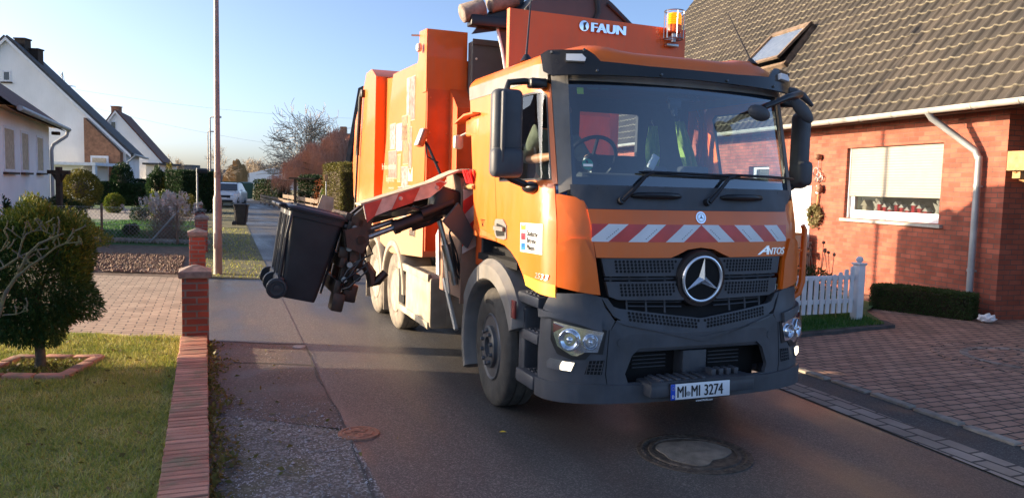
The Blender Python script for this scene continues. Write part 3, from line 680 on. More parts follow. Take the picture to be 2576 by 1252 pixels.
mb = MB(); skintext(mb, '2533', -1.43, 1.275, .062, .007, .003, .0006, shear=.25, fit=.20); mb.build('model_number', 'chrome_soft', dl)
mb = MB(); sq(-2.72, 1.655, -2.60, 1.663, 0); sq(-2.70, 1.640, -2.62, 1.647, 0); sq(-2.68, 1.60, -2.65, 1.632, 0); mb.build('side_badge', 'chrome', truck)
# chevron board
mb = MB()
W0, W1 = 1.582, 1.712; L_ = .905; slope = .195; pit = .172
def chev(sg, k):
    a = k * pit * 2 / 2; return None
for sg in (1, -1):
    edges = [0, .155, .31, .47, .625, .785, L_]
    def clipx(poly, c):
        out = []
        for i in range(len(poly)):
            p, q = poly[i], poly[(i + 1) % len(poly)]
            if p[0] <= c: out.append(p)
            if (p[0] - c) * (q[0] - c) < 0:
                f = (c - p[0]) / (q[0] - p[0]); out.append((c, p[1] + (q[1] - p[1]) * f))
        return out
    starts = [-1.0, 0.0, .158, .313, .468, .623, .778, .933, 1.1]
    cols = [0, 1, 0, 1, 0, 1, 0, 1]
    for (a, b), c in zip(zip(starts, starts[1:]), cols):
        pl = [(a, W1), (b, W1), (b + .158, W0), (a + .158, W0)]
        if a < 0: pl = [(0, W1), (.158, W0), (0, W0)]
        pl = clipx(pl, L_)
        if len(pl) < 3: continue
        pl = [(p[0] * sg, p[1]) for p in pl]
        if sg < 0: pl = pl[::-1]
        mb.add(*patchgeo(pl, .012, .0145), c)
for sg in (1, -1):
    for a in (.05, .36, .67):
        for k in range(7): 
            t0 = sg * (a + .035 + .098 * k / 7); w0 = 1.68 - .081 * k / 7
            mb.add(*patchgeo([(t0, w0), (t0 + sg * .007, w0 - .006), (t0 + sg * .004, w0 - .009), (t0 - sg * .003, w0 - .003)][::sg], .0145, .0152, 1), 2)
mb.build('chevron_board', ['reflex_red', 'reflex_white', 'ink_black'], truck)
# small round badge and model lettering
def disc(mb, t, w, r, o0, o1, n=28, mi=0, st=1.0):
    mb.add(*patchgeo([(t + r * st * math.cos(2 * math.pi * k / n), w + r * math.sin(2 * math.pi * k / n)) for k in range(n)], o0, o1, .5), mi)
def star(mb, t, w, r, o, mi, th=.012, wd=.18):
    for k in range(3):
        a = math.pi / 2 + k * 2 * math.pi / 3; ca, sa = math.cos(a), math.sin(a)
        tip = (t + r * ca, w + r * sa); l = (t + r * wd * math.cos(a + 1.047), w + r * wd * math.sin(a + 1.047)); q = (t + r * wd * math.cos(a - 1.047), w + r * wd * math.sin(a - 1.047))
        P = [S(*tip, o + .002), S(*l, o + .002), S(*q, o + .002), S(t, w, o + th + .004), S(t + r * .6 * ca, w + r * .6 * sa, o + th * .6)]
        mb.add(P, [[0, 1, 4], [1, 3, 4], [0, 4, 2], [4, 3, 2]], mi)
mb = MB(); disc(mb, 0, 1.768, .046, .012, .018, mi=0); disc(mb, 0, 1.768, .036, .018, .0195, mi=1); disc(mb, 0, 1.768, .027, .0195, .021, mi=0); star(mb, 0, 1.768, .026, .021, 2, .004)
mb.build('bonnet_badge', ['chrome', 'plate_white', 'panel_grey'], truck)
mb = MB(); skintext(mb, 'A', .555, 1.478, .105, .014, .004, .003, shear=.45, fit=.125); skintext(mb, 'NTOS', .655, 1.478, .078, .014, .004, .003, shear=.3, fit=.225)
mb.build('model_lettering', 'chrome_soft', truck)
# ---- windscreen, black lower panel, visor
mb = MB(); patch(mb, [(-1.03, 2.0), (-1.03, 2.79), (1.03, 2.79), (1.03, 2.0)], .0, .0); ws = mb.build('windscreen', 'windscreen', truck, fixn=False)
mb = MB(); fringe(mb, [(-1.03, 2.0), (-1.03, 2.785), (1.03, 2.785), (1.03, 2.0)], [(-.995, 2.06), (-1.005, 2.74), (1.005, 2.74), (.995, 2.06)], -.004, -.002, n=20); mb.build('windscreen_border', 'black_trim', ws)
mb = MB(); disc(mb, -.90, 2.155, .042, -.008, -.003, mi=0); sq(-.935, 2.137, -.865, 2.155, 1, .0); skintext(mb, '4', -.918, 2.161, .04, -.002, .0008, .002, mi=2)
mb.build('environment_sticker', ['sticker_green', 'sticker_white', 'ink_black'], ws)
mb = MB(); patch(mb, [(-.935, 1.823), (-.95, 1.87), (-1.0, 1.90), (-1.045, 1.93), (-1.045, 2.0), (1.045, 2.0), (1.045, 1.93), (1.0, 1.90), (.95, 1.87), (.935, 1.823)], -.02, .006); mb.build('scuttle_panel', 'dark_plastic', truck)
for c in (-.375, .42):
    mb = MB(); pts = [S(c + dx, 1.925, o) for dx, o in ((-.21, .008), (-.17, .03), (-.08, .04), (0, .042), (.08, .04), (.17, .03), (.21, .008))]
    mb.tube(pts, [.012, .022, .026, .026, .026, .022, .012], 10); mb.build('grab_handle', 'black_trim', truck)
for c, pv in ((-.67, 0), (.07, 1)):
    mb = MB(); a = S(c, 1.885, .02); b = S(c + .21, 2.075, .05); e = S(c + .27, 2.092, .045)
    mb.cyl(S(c, 1.885, .0), S(c, 1.885, .05), .032, .026, 12); mb.tube([a + Vector((0, -.02, 0)), a.lerp(b, .35) + Vector((0, -.02, 0)), b, e], [.022, .017, .013, .010], 8)
    w_ = mb.build('wiper_arm', 'black_trim', truck)
    mb = MB(); N = 14; mb.tube([S(c + .15 + (1.02 if pv == 0 else 1.0) * .9 * k / N, 2.10 - .012 * k / N, .035 + .012 * math.sin(math.pi * k / N)) for k in range(N + 1)], [.006] + [.012] * (N - 1) + [.006], 6)
    mb.build('wiper_blade', 'black_trim', w_)
mb = MB(); vp = [(-1.15, 2.83), (-1.16, 2.96), (-1.11, 3.0), (-.86, 3.015), (-.77, 2.905), (-.4, 2.89), (.4, 2.89), (.77, 2.905), (.86, 3.015), (1.11, 3.0), (1.16, 2.96), (1.15, 2.83), (1.1, 2.795), (.8, 2.80), (0, 2.815), (-.8, 2.80), (-1.1, 2.795)]
patch(mb, vp, .085, .105); vis = mb.build('sun_visor', 'visor_paint' if 'visor_paint' in MT else 'black_trim', truck, 40)
for t, w_ in ((-1.09, 2.97), (-.88, 2.985), (-.80, 2.83), (-.30, 2.83), (.30, 2.83), (.80, 2.83), (1.09, 2.83), (1.06, 2.97)):
    mb = MB(); mb.cyl(S(t, w_, .10), S(t, w_, .118), .012, .010, 10); mb.build('bolt', 'rim_steel', vis)
for sg in (-1, 1):
    mb = MB(); t = sg * .94
    mb.add(*patchgeo([(t - .065, 2.895), (t + .055, 2.89), (t + .065, 2.915), (t + .04, 2.945), (t - .06, 2.945)], .105, .135, .5)); mb.build('marker_lamp', 'sticker_white', vis, 50)
# ---- roof
mb = MB(); rings = []
ts = [i / 24 * 2.93 for i in range(-24, 25)]
def rsec(w, ins, base=2.915):
    o = []
    for t in ts:
        p = _S(t, 2.93); c = Vector((0, 1.0, 0)); q = Vector((p.x * ins, 1.0 + (p.y - 1.0) * ins if p.y < 1.0 else p.y, w)); o.append(q)
    return o
secs = [rsec(2.92, 1.006), rsec(2.965, .988), rsec(3.01, .95), rsec(3.042, .87), rsec(3.06, .70), rsec(3.065, .4), rsec(3.07, 0.02)]
for i, s_ in enumerate(secs):
    for k, p in enumerate(s_):
        hump = .065 * math.exp(-((abs(p.x) - .72) / .17) ** 2) * min(1, max(0, (p.z - 2.98) / .1)) * (1 if p.y > .35 else max(0, (p.y - .1) / .25))
        s_[k] = p + Vector((0, 0, hump))
n_ = len(ts); vs_ = [p for s_ in secs for p in s_]
fs_ = [[i * n_ + k, i * n_ + k + 1, (i + 1) * n_ + k + 1, (i + 1) * n_ + k] for i in range(len(secs) - 1) for k in range(n_ - 1)]
mb.add(vs_, fs_); mb.build('cab_roof', 'orange_paint', truck, 60)
for p0, p1, p2 in (((-1.0, 1.2, 3.04), (-1.0, 1.21, 3.10), (-.93, 1.28, 3.78)), ((.78, .48, 3.05), (.78, .50, 3.11), (.62, .62, 3.50))):
    mb = MB(); mb.cyl(p0, p1, .06, .02, 14); mb.tube([p1, p2], [.010, .004], 6); mb.build('antenna', 'black_trim', truck)
# cab rear wall + inner floor, dashboard, seats
cabin = hold('cab_interior', truck)
mb = MB()
fringe_o = [(-1.12, 1.3), (-1.12, 2.92), (1.12, 2.92), (1.12, 1.3)]; fringe_i = [(-.14, 2.31), (-.14, 2.73), (.52, 2.73), (.52, 2.31)]
mb.ring(fringe_o, fringe_i, lambda a, b, d: (a, d, b), 1.88, 1.93)
mb.build('rear_wall', 'cab_inner', cabin)
mb = MB(); mb.bb((-1.0, .5, 1.25), (1.0, 1.9, 1.32)); mb.build('floor', 'cab_inner', cabin)
mb = MB(); mb.bb((-1.0, .5, 2.86), (1.0, 1.9, 2.90)); mb.build('ceiling_liner', 'cab_inner', cabin)
mb = MB(); mb.prism([(.13, 1.5), (.13, 1.98), (.30, 2.08), (.45, 2.10), (.62, 2.02), (.68, 1.85), (.55, 1.5)], lambda a, b, d: (d, a, b), -.84, .84); mb.box((.25, .5, 2.12), (.26, .12, .12), .03); mb.box((-.1, .52, 2.12), (.18, .12, .10), .03)
mb.build('dashboard', 'cab_inner', cabin)
mb = MB(); mb.box((-.20, .40, 2.20), (.07, .03, .12), .01, (.2, .4, .2), 0); mb.build('papers', 'paper', cabin)
for x in (-.62, .05, .68):
    mb = MB(); mb.box((x, 1.25, 1.78), (.50, .52, .16), .06); bh_ = .40 if abs(x) < .1 else .60; mb.box((x, 1.62, 1.80 + bh_ / 2), (.46, .16, bh_), .07, (-.12, 0, 0))
    if bh_ > .5 and x < 0: mb.box((x, 1.70, 2.50), (.26, .10, .18), .04, (-.15, 0, 0)); mb.bb((x - .2, 1.1, 1.3), (x + .2, 1.45, 1.72)); mb.build('seat', 'seat_cloth', cabin)
Ms = Matrix.Translation((-.60, .72, 2.20)) @ Matrix.Rotation(R(-58), 4, 'X')
mb = MB(); mb.lathe([(.225 + .017 * math.cos(a), .017 * math.sin(a)) for a in np.linspace(0, 2 * math.pi, 9)[:-1]], 36, Mx=Ms, close=True)
mb.lathe([(.07, -.03), (.075, .0), (.05, .02), (0, .025)], 16, Mx=Ms)
for a in (0.2, math.pi - .2, -math.pi / 2): mb.tube([Ms @ Vector((.05 * math.cos(a), .05 * math.sin(a), -.01)), Ms @ Vector((.22 * math.cos(a), .22 * math.sin(a), 0))], .016, 6)
mb.tube([Ms @ Vector((0, 0, -.02)), Vector((-.62, .55, 1.85))], .04, 8); mb.build('steering_wheel', 'black_trim', cabin)
mb = MB(); mb.box((0.09, .31, 2.765), (.10, .05, .08), .01); mb.cyl((.09, .31, 2.73), (.09, .27, 2.70), .025, .02, 10); mb.box((-.09, .30, 2.655), (.11, .05, .08), .01); mb.cyl((-.09, .30, 2.62), (-.09, .28, 2.56), .03, .02, 10); mb.box((0, .31, 2.70), (.3, .02, .02), .004); mb.build('dash_camera', 'black_trim', cabin)
mb = MB()
for t, cwd, m_ in ((-.94, .05, 0), (-.86, .09, 1), (-.75, .06, 1)): mb.add(*patchgeo([(t, 2.73 if m_ else 2.69), (t + cwd, 2.73 if m_ else 2.69), (t + cwd, 2.77), (t, 2.77)], -.012, -.008, .3), m_)
mb.build('windscreen_note', ['ink_lime', 'dark_green'], cabin)
# hanging safety vests: things of their own
def vest(name, label, x, y, z, w_, h, m, lean):
    t = thing(name, label, 'safety vest', TW(x, y, z), TH); mb = MB(); N = 12
    vs_ = []; fs_ = []
    for i in range(N + 1):
        for k in range(9):
            u_ = (k / 8 - .5) * w_ * (.75 + .35 * i / N); vs_.append((u_ + lean * i / N, .03 * math.sin(k * 1.9 + i * .35) * (.3 + i / N), -h * i / N))
    for i in range(N):
        for k in range(8): fs_.append([i * 9 + k, i * 9 + k + 1, (i + 1) * 9 + k + 1, (i + 1) * 9 + k])
    mb.add(vs_, fs_, 0); o = mb.build('fabric', m, t, fixn=False)
    sol = o.modifiers.new('thick', 'SOLIDIFY'); sol.thickness = .008
    b = MB(); b.cyl((0, 0, 0), (0, .04, .07), .008, .006, 6); b.build('hook', 'steel', t)
vest('hanging_vest', 'short lime safety vest hanging behind the middle cab seat', .53, 1.6, 2.60, .14, .42, 'vest_lime', 0)
vest('hanging_vest', 'long lime safety vest draped diagonally inside the truck cab', .83, 1.6, 2.66, .15, .60, 'vest_lime', .20)
vest('hanging_vest', 'orange safety vest hanging right of the long lime one', 1.08, 1.62, 2.72, .12, .65, 'vest_orange', .0)
# ---- grille
mb = MB(); patch(mb, [(-.84, 1.46), (-.82, 1.19), (-.74, 1.05), (-.56, .96), (0, .88), (.56, .96), (.74, 1.05), (.82, 1.19), (.84, 1.46)], -.10, -.075)
gr = mb.build('grille', 'black_void', truck)
holes = MB()
def slat(poly, rows, o=.0):
    mb = MB(); patch(mb, poly, o - .06, o, mirror=True); mb.pair('slat', 'dark_plastic', gr, 30)
def perf(fn, t0, t1, nrow, pitch=.031, r=.0115, o=.0):
    holes = MB()
    for sg in (-1, 1):
        for rw in range(nrow):
            k = 0; t = t0 + rw * .012 + (.5 * pitch if rw % 2 else 0)
            while t < t1 - rw * .0:
                w_ = fn(abs(t)) - rw * .0245; n = 7
                holes.add(*[[S(sg * (t + r * math.cos(2 * math.pi * j / n + .3)), w_ + r * math.sin(2 * math.pi * j / n + .3), o + .0015) for j in range(n)], [list(range(n))]])
                t += pitch
    holes.pair('perforation', 'black_void', gr)
slat([(-.83, 1.46), (-.80, 1.325), (-.15, 1.325), (-.15, 1.46)], 4, .004)
slat([(-.795, 1.285), (-.77, 1.175), (-.70, 1.15), (-.15, 1.14), (-.15, 1.285)], 4, .004)
perf(lambda t: 1.435, .225, .735, 4, o=.004); perf(lambda t: 1.26, .215, .70, 4, o=.004)
mb = MB(); patch(mb, [(-.83, 1.17), (-.78, 1.16), (-.735, 1.10), (-.69, 1.085), (-.02, 1.0), (0, .90), (-.55, .935), (-.74, 1.03)], -.06, .0, mirror=True); mb.pair('slat', 'dark_plastic', gr, 30)
perf(lambda t: 1.062 - .085 * (.70 - t) / .70, .03, .64, 3, o=.002)
mb = MB()
for sg in (-1, 1):
    for w_ in (1.305,): mb.tube([S(sg * t, w_, -.03) for t in np.linspace(.2, .8, 8)], .012, 6)
    for t in (.3, .45, .6, .75): mb.cyl(S(sg * t, 1.46, -.03), S(sg * t, 1.285, -.03), .008, n=6)
    for w_ in (1.12, 1.09): mb.tube([S(sg * t, w_ + .02 * t, -.035) for t in np.linspace(.15, .62, 8)], .006, 6)
    for t in (.3, .46, .62): mb.cyl(S(sg * t, 1.15, -.035), S(sg * t, 1.05, -.035), .008, n=6)
mb.pair('grille_rib', 'dark_plastic', gr)
mb = MB(); c_ = S(0, 1.30, .02); Mx_ = Matrix.Translation(c_) @ Matrix.Rotation(R(90 + 3), 4, 'X')
mb.lathe([(0, .0), (.19, .0), (.215, .0), (.225, -.03), (.23, -.10)], 48, Mx=Mx_, mi=0)
mb.lathe([(.172 + .012 * math.cos(a), .012 + .012 * math.sin(a)) for a in np.linspace(0, 2 * math.pi, 9)[:-1]], 56, Mx=Mx_, mi=1, close=True)
for k in range(3):
    a = math.pi / 2 + k * 2 * math.pi / 3; q = [Vector((.170 * math.cos(a), .170 * math.sin(a), .022)), Vector((.034 * math.cos(a + 1.047), .034 * math.sin(a + 1.047), .008)), Vector((.034 * math.cos(a - 1.047), .034 * math.sin(a - 1.047), .008)), Vector((0, 0, .040))]
    mb.add([Mx_ @ p for p in q], [[0, 1, 3], [0, 3, 2], [0, 2, 1]], 1)
mb.lathe([(.158, .003), (.0, .0045)], 40, Mx=Mx_, mi=2)
em = mb.build('star_emblem', ['black_trim', 'chrome_soft', 'black_void'], truck, 25)
# ---- bumper
mb = MB()
inn = [(-.63, .53), (-.655, .60), (-.60, .74), (-.54, .79), (.54, .79), (.60, .74), (.655, .60), (.63, .53)]
out = [(-.77, .41), (-.80, .60), (-.775, .92), (-.72, 1.0), (.72, 1.0), (.775, .92), (.80, .60), (.77, .41)]
fringe(mb, out, inn, -.03, .004, n=8, rings=2)
mb.add(*patchgeo([(-.72, 1.0), (-.66, .965), (-.5, .935), (0, .86), (.5, .935), (.66, .965), (.72, 1.0), (.725, .99), (0, .82), (-.725, .99)], -.03, .012))
for sg in (1, -1):
    q = [(-.80, .60), (-.775, .92), (-.735, .995), (-.80, 1.09), (-.83, 1.17), (-.92, 1.195), (-1.21, 1.185), (-1.30, 1.06), (-1.36, .95), (-1.40, .70), (-1.40, .41), (-.77, .41)]
    patch(mb, q if sg == 1 else mirror_t(q), -.03, .004)
    lipq = [(-.84, .92), (-.84, .995), (-1.10, 1.03), (-1.335, 1.055), (-1.335, .99), (-1.22, 1.005), (-1.1, .99)]
    patch(mb, lipq if sg == 1 else mirror_t(lipq), .004, .03)
    fq = [(-.80, .60), (-.84, .72), (-.95, .735), (-1.01, .56), (-.80, .555)]
patch(mb, [(-1.40, .385), (-1.40, .52), (-1.1, .535), (-.66, .52), (.66, .52), (1.1, .535), (1.40, .52), (1.40, .385)], -.03, .03)
bump = mb.build('bumper', 'dark_plastic', truck, 32)
mb = MB()
for t in (-.685, .685): disc(mb, t, .835, .034, .004, .0075)
mb.pair('cover_cap', 'dark_plastic', bump)
mb = MB()
for sg in (1, -1): patch(mb, [(-.775 * sg, .42), (-.78 * sg, .42), (-.81 * sg, .60), (-.785 * sg, .93), (-.78 * sg, .93), (-.803 * sg, .60)], .0045, .006)
mb.pair('panel_gap', 'black_void', bump)
mb = MB(); mb.bb((-.66, .12, .45), (.66, .16, .85)); mb.build('intake_back', 'black_void', bump)
mb = MB(); mb.bb((-.12, -.02, .5), (.10, .12, .74), .01); mb.bb((-.64, -.05, .755), (.64, .02, .80), .01)
for sg in (-1, 1):
    for z_ in (.60, .63, .66, .69): mb.bb((sg * .2 if sg > 0 else -.5, .10, z_ - .004), (.5 if sg > 0 else -.2, .115, z_ + .004))
mb.build('intake_bar', 'dark_plastic', bump)
mb = MB(); mb.bb((-.52, -.22, .44), (.42, .02, .545), .02); mb.prism([(-.52, -.22), (.42, -.22), (.36, -.02), (-.46, -.02)], lambda a, b, d: (a, b, d), .53, .56)
for i in range(6): mb.bb((-.44 + i * .075, -.205, .56), (-.405 + i * .075, -.03, .575), .004)
for i in range(4): mb.bb((.06 + i * .07, -.15, .56), (.10 + i * .07, -.06, .61), .004)
mb.build('step_plate', 'dark_plastic', bump)
# number plate
mb = MB(); Mp = Matrix.Translation((-.10, -.235, .485)) @ Matrix.Rotation(R(90 - 3), 4, 'X')
mb.box((0, 0, 0), (.545, .135, .010), .006, Mx=Mp, mi=0); mb.box((0, 0, .004), (.530, .118, .007), .004, Mx=Mp, mi=1); mb.box((-.2445, 0, .0052), (.04, .117, .0075), .003, Mx=Mp, mi=2)
def ptext(tx, x, y, s_, mi, off_=.0, sx=.72):
    vs_, fs_ = textgeo(tx, s_, .0008, off_); mb.add([Mp @ Vector((x + p.x * sx, y + p.y, .010 + p.z)) for p in vs_], fs_, mi)
ptext('M', -.214, -.041, .118, 0, .0022, .70); ptext('I', -.148, -.041, .118, 0, .0022, .7); ptext('M', -.090, -.041, .118, 0, .0022, .70); ptext('I', -.024, -.041, .118, 0, .0022, .7); ptext('3274', .026, -.041, .118, 0, .0024, .74)
ptext('D', -.255, -.045, .035, 1, .001)
mb.lathe([(.018, .0082), (.018, .0105), (0, .011)], 20, Mx=Mp @ Matrix.Translation((-.112, -.018, 0)), mi=3)
for k in range(12):
    a = k * math.pi / 6; mb.box((-.2445 + .012 * math.cos(a), .026 + .012 * math.sin(a), .0095), (.0028, .0028, .001), Mx=Mp, mi=4)
vs_, fs_ = textgeo('www.FAUN.com', .022, .0006, .0005, 'CENTER'); Mq = Matrix.Translation((-.06, -.232, .398)) @ Matrix.Rotation(R(87), 4, 'X')
mb.add([Mq @ Vector((p.x, p.y, .004 + p.z)) for p in vs_], fs_, 1)
mb.build('number_plate', ['ink_black', 'plate_white', 'plate_blue', 'zinc', 'yellow_tape'], truck, 30)
# lamps
for sg in (1, -1):
    q = (lambda p: p) if sg == 1 else mirror_t
    mb = MB()
    surr = q([(-.80, .93), (-1.215, 1.0), (-1.225, .84), (-1.17, .74), (-1.06, .705), (-.96, .71), (-.92, .755), (-.83, .75)])
    patch(mb, surr, -.02, .010, mi=0)
    patch(mb, q([(-.825, .915), (-1.195, .978), (-1.195, .88), (-1.165, .80), (-1.06, .738), (-1.02, .735), (-.965, .765), (-.87, .765)]), .010, .014, mi=1)
    hl = mb.build('headlight', ['black_trim', 'lamp_reflector'], truck, 40)
    for (t, w_, r) in ((-1.075, .852, .083), (-.925, .842, .058)):
        mb = MB(); p = S(t * sg, w_, .016); nn = (S(t * sg, w_, .1) - S(t * sg, w_, 0)).normalized()
        Mx_ = Matrix.Translation(p) @ nn.to_track_quat('Z', 'Y').to_matrix().to_4x4()
        mb.lathe([(r, -.01), (r, .014), (r * .93, .018), (r * .9, .010), (r * .55, -.004), (r * .30, -.008), (r * .28, .012), (r * .22, .02), (0, .024)], 32, Mx=Mx_)
        mb.build('reflector_bowl', 'lamp_reflector', hl, 50)
    mb = MB(); patch(mb, q([(-.825, .915), (-1.195, .978), (-1.195, .88), (-1.165, .80), (-1.06, .738), (-1.02, .735), (-.965, .765), (-.87, .765)]), .045, .045); mb.build('headlight_lens', 'headlamp_glass', hl, fixn=False)
    mb = MB(); patch(mb, q([(-1.115, .945), (-1.19, .965), (-1.19, .90), (-1.16, .92)]), .014, .03); mb.build('turn_signal', 'red_lens', hl)
    mb = MB(); patch(mb, q([(-1.03, .69), (-1.22, .705), (-1.255, .67), (-1.25, .625), (-1.06, .612)]), .004, .016); dq = mb.build('daytime_lamp', 'clear_lens', truck, 40)
    mb = MB(); patch(mb, q([(-1.04, .682), (-1.125, .688), (-1.14, .66), (-1.14, .628), (-1.065, .622)]), .016, .022); mb.build('lit_diode', 'drl_light', dq)
    mb = MB(); patch(mb, q([(-.815, .705), (-.93, .70), (-.965, .60), (-.835, .597)]), .003, .006); fg = mb.build('fog_grille', 'black_void', truck)
    mb = MB()
    for i in range(5):
        a0 = -.835 - i * .027; mb.tube([S(sg * (a0 - .01), .60, .008), S(sg * (a0 + .012), .70, .008)], .003, 5)
    for w_ in (.625, .65, .675): mb.tube([S(sg * t, w_, .008) for t in (-.83, -.88, -.94)], .003, 5)
    mb.build('mesh', 'dark_plastic', fg)
# ---- steps on both sides, fenders
for sg in (-1, 1):
    mb = MB()
    mb.bb((sg * .98, .42, .38), (sg * 1.20, .80, .50), .03); mb.bb((sg * .92, .42, .74), (sg * 1.17, .80, .83), .02); mb.bb((sg * .92, .42, 1.03), (sg * 1.17, .85, 1.12), .02)
    mb.bb((sg * .86, .40, .42), (sg * .95, .86, 1.15), .02); mb.bb((sg * .88, .70, .40), (sg * 1.16, .84, 1.0), .03)
    for z_ in (.5, .83, 1.12):
        for i in range(4):
            for k in range(3): mb.bb((sg * (1.02 + k * .045), .47 + i * .075, z_), (sg * (1.05 + k * .045), .51 + i * .075, z_ + .010))
    mb.bb((sg * .80, .80, .40), (sg * 1.10, .86, 1.05), .01); mb.build('entry_step', 'dark_plastic', truck, 35)
    mb = MB(); N = 22; vs_ = []; fs_ = []
    a0, a1 = R(24), R(208); cy, cz = 1.41, .53
    for i in range(N + 1):
        a = a0 + (a1 - a0) * i / N; ca, sa = math.cos(a), math.sin(a)
        ri = .60; ro = .735 + (.06 if math.pi * .15 < a < math.pi * .85 else 0)
        for (r, x) in ((ri, .80), (ri, 1.215), (ri + .02, 1.245), (ro - .05, 1.245), (ro, 1.19), (ro, .80)):
            vs_.append((sg * x, cy - r * ca * 1.02, cz + r * sa))
    for i in range(N):
        for k in range(6): fs_.append([i * 6 + k, i * 6 + (k + 1) % 6, (i + 1) * 6 + (k + 1) % 6, (i + 1) * 6 + k])
    fs_.append(list(range(6))); fs_.append([N * 6 + k for k in range(6)])
    mb.add(vs_, fs_); mb.bb((sg * .80, 2.06, .30), (sg * 1.24, 2.09, .62), .005)
    fd = mb.build('front_fender', 'grey_plastic', truck, 40)
    mb = MB(); mb.box((sg * 1.246, .735, .98), (.02, .09, .15), .008); mb.build('side_marker', 'red_lens', fd)
    mb = MB(); mb.bb((sg * .78, 1.05, .9), (sg * .80, 1.9, 1.5)); mb.bb((sg * .5, .9, 1.28), (sg * 1.16, 1.9, 1.34)); mb.build('wheel_well', 'black_void', truck)
mb = MB(); mb.bb((-1.03, .55, 1.13), (1.03, 1.93, 1.40)); mb.bb((-.85, .15, .55), (.85, .85, 1.15)); mb.build('cab_floor', 'black_void', truck)
# ---- wheels
def tyre_prof(Rr, wd, ri):
    h = wd / 2
    return [(ri, -h * .8), (ri + .03, -h * .95), (Rr * .78, -h * 1.03), (Rr * .93, -h * .95), (Rr * .985, -h * .80), (Rr, -h * .70), (Rr, -h * .35), (Rr - .012, -h * .33), (Rr - .012, -h * .27), (Rr, -h * .25), (Rr, h * .25), (Rr - .012, h * .27), (Rr - .012, h * .33), (Rr, h * .35), (Rr, h * .70), (Rr * .985, h * .80), (Rr * .93, h * .95), (Rr * .78, h * 1.03), (ri + .03, h * .95), (ri, h * .8)]
def wheel(x, y, out, mt, mr, front=False, steer=0.0, deep=False):
    t = hold('wheel', truck, (x, y, .53), (0, 0, steer))
    A = Matrix.Rotation(R(90) * out, 4, 'Y')
    mb = MB(); mb.lathe(tyre_prof(.53, .315, .295), 56, Mx=A)
    if front:
        tx = textgeo('315/80 R 22.5', .05, .002)
        wv_ = max(v.x for v in tx[0])
        vv = []
        for p in tx[0]:
            an = R(90) - (p.x - wv_ / 2) / .41; r = .395 + p.y
            vv.append(A @ Vector((r * math.sin(an) * 0 + r * math.cos(an), r * math.sin(an), .163 + p.z)))
        # lathe frame: out-facing side is +Z of the lathe axis
        Rz = A @ Matrix.Rotation(R(90) * -out + math.pi, 4, 'Z') @ A.inverted()
        mb.add([Rz @ v for v in vv] if out < 0 else vv, tx[1])
    mb.build('tyre', mt, t, 40)
    mb = MB()
    if front:
        pr = [(.30, .14), (.287, .15), (.275, .13), (.262, .02), (.235, .03), (.165, .125), (.165, .155), (.15, .162), (.10, .162), (.098, .06), (0, .06)]
        pr = [(.30, .14), (.290, .152), (.272, .14), (.262, .03), (.250, .02), (.215, .09), (.192, .135), (.190, .17), (.178, .178), (.092, .178), (.085, .10), (0, .10)]
    elif deep: pr = [(.30, .14), (.290, .152), (.272, .14), (.262, -.06), (.18, -.09), (.13, -.08), (.12, -.03), (0, -.03)]
    else: pr = [(.30, .14), (.290, .152), (.272, .14), (.255, .03), (.20, .01), (.17, .02), (.165, .06), (.11, .065), (.10, .10), (0, .10)]
    mb.lathe(pr, 44, Mx=A); nr = 10
    for k in range(nr):
        a = 2 * math.pi * k / nr
        if front or not deep:
            r, z_ = (.150, .178) if front else (.14, .064)
            mb.lathe([(.019, z_ - .01), (.019, z_ + .016), (.014, z_ + .026), (0, z_ + .026)], 8, Mx=A @ Matrix.Translation((r * math.cos(a), r * math.sin(a), 0)), mi=0)
        if front:
            for q in ((.232, .066),):
                aa = a + .31
                mb.lathe([(.026, q[1] - .02), (.026, q[1] + .004), (0, q[1] + .004)], 12, Mx=A @ Matrix.Translation((q[0] * math.cos(aa), q[0] * math.sin(aa), 0)) , mi=1)
    for k in range(6):
        a = 2 * math.pi * k / 6
        if front: mb.lathe([(.014, .10), (.014, .135), (0, .14)], 8, Mx=A @ Matrix.Translation((.055 * math.cos(a), .055 * math.sin(a), 0)), mi=0)
    mb.build('rim', [mr, 'black_void'], t, 35)
    return t
for sg in (-1, 1):
    wheel(sg * 1.04, 1.41, sg, 'rubber' if sg > 0 else 'rubber', 'rim_steel', True, R(-4))
    wheel(sg * 1.06, 5.20, sg, 'dusty_rubber', 'dusty_rim', deep=True)
    wheel(sg * 1.06, 6.53, sg, 'dusty_rubber', 'dusty_rim')
    for cy in (5.20, 6.53):
        mb = MB(); N = 18; vs_ = []; fs_ = []
        for i in range(N + 1):
            a = R(2) + R(172) * i / N; ca, sa = math.cos(a), math.sin(a)
            for (r, x) in ((.575, .86), (.575, 1.23), (.60, 1.262), (.67, 1.262), (.69, 1.23), (.69, .86)): vs_.append((sg * x, cy - r * ca, .53 + r * sa))
        for i in range(N):
            for k in range(6): fs_.append([i * 6 + k, i * 6 + (k + 1) % 6, (i + 1) * 6 + (k + 1) % 6, (i + 1) * 6 + k])
        fs_.append(list(range(6))); fs_.append([N * 6 + k for k in range(6)]); mb.add(vs_, fs_)
        mb.bb((sg * .86, cy + .60, .16), (sg * 1.24, cy + .62, .56)); mb.build('rear_fender', 'dusty_plastic', truck, 40)
mb = MB(); mb.bb((-1.0, 7.6, .25), (-.55, 7.63, .95)); mb.bb((.55, 7.6, .25), (1.0, 7.63, .95)); mb.pair('mud_flap', 'rubber', truck)
mb = MB()
for x in (-.42, .42): mb.bb((x - .05, .5, .72), (x + .05, 8.6, .98))
for y in (1.41, 5.2, 6.53): mb.cyl((-.95, y, .53), (.95, y, .53), .09, n=12); mb.sphere((0, y, .53), .2)
mb.build('chassis', 'black_trim', truck)
mb = MB(); mb.bb((-1.23, 3.36, .32), (-.55, 4.55, .92), .05)
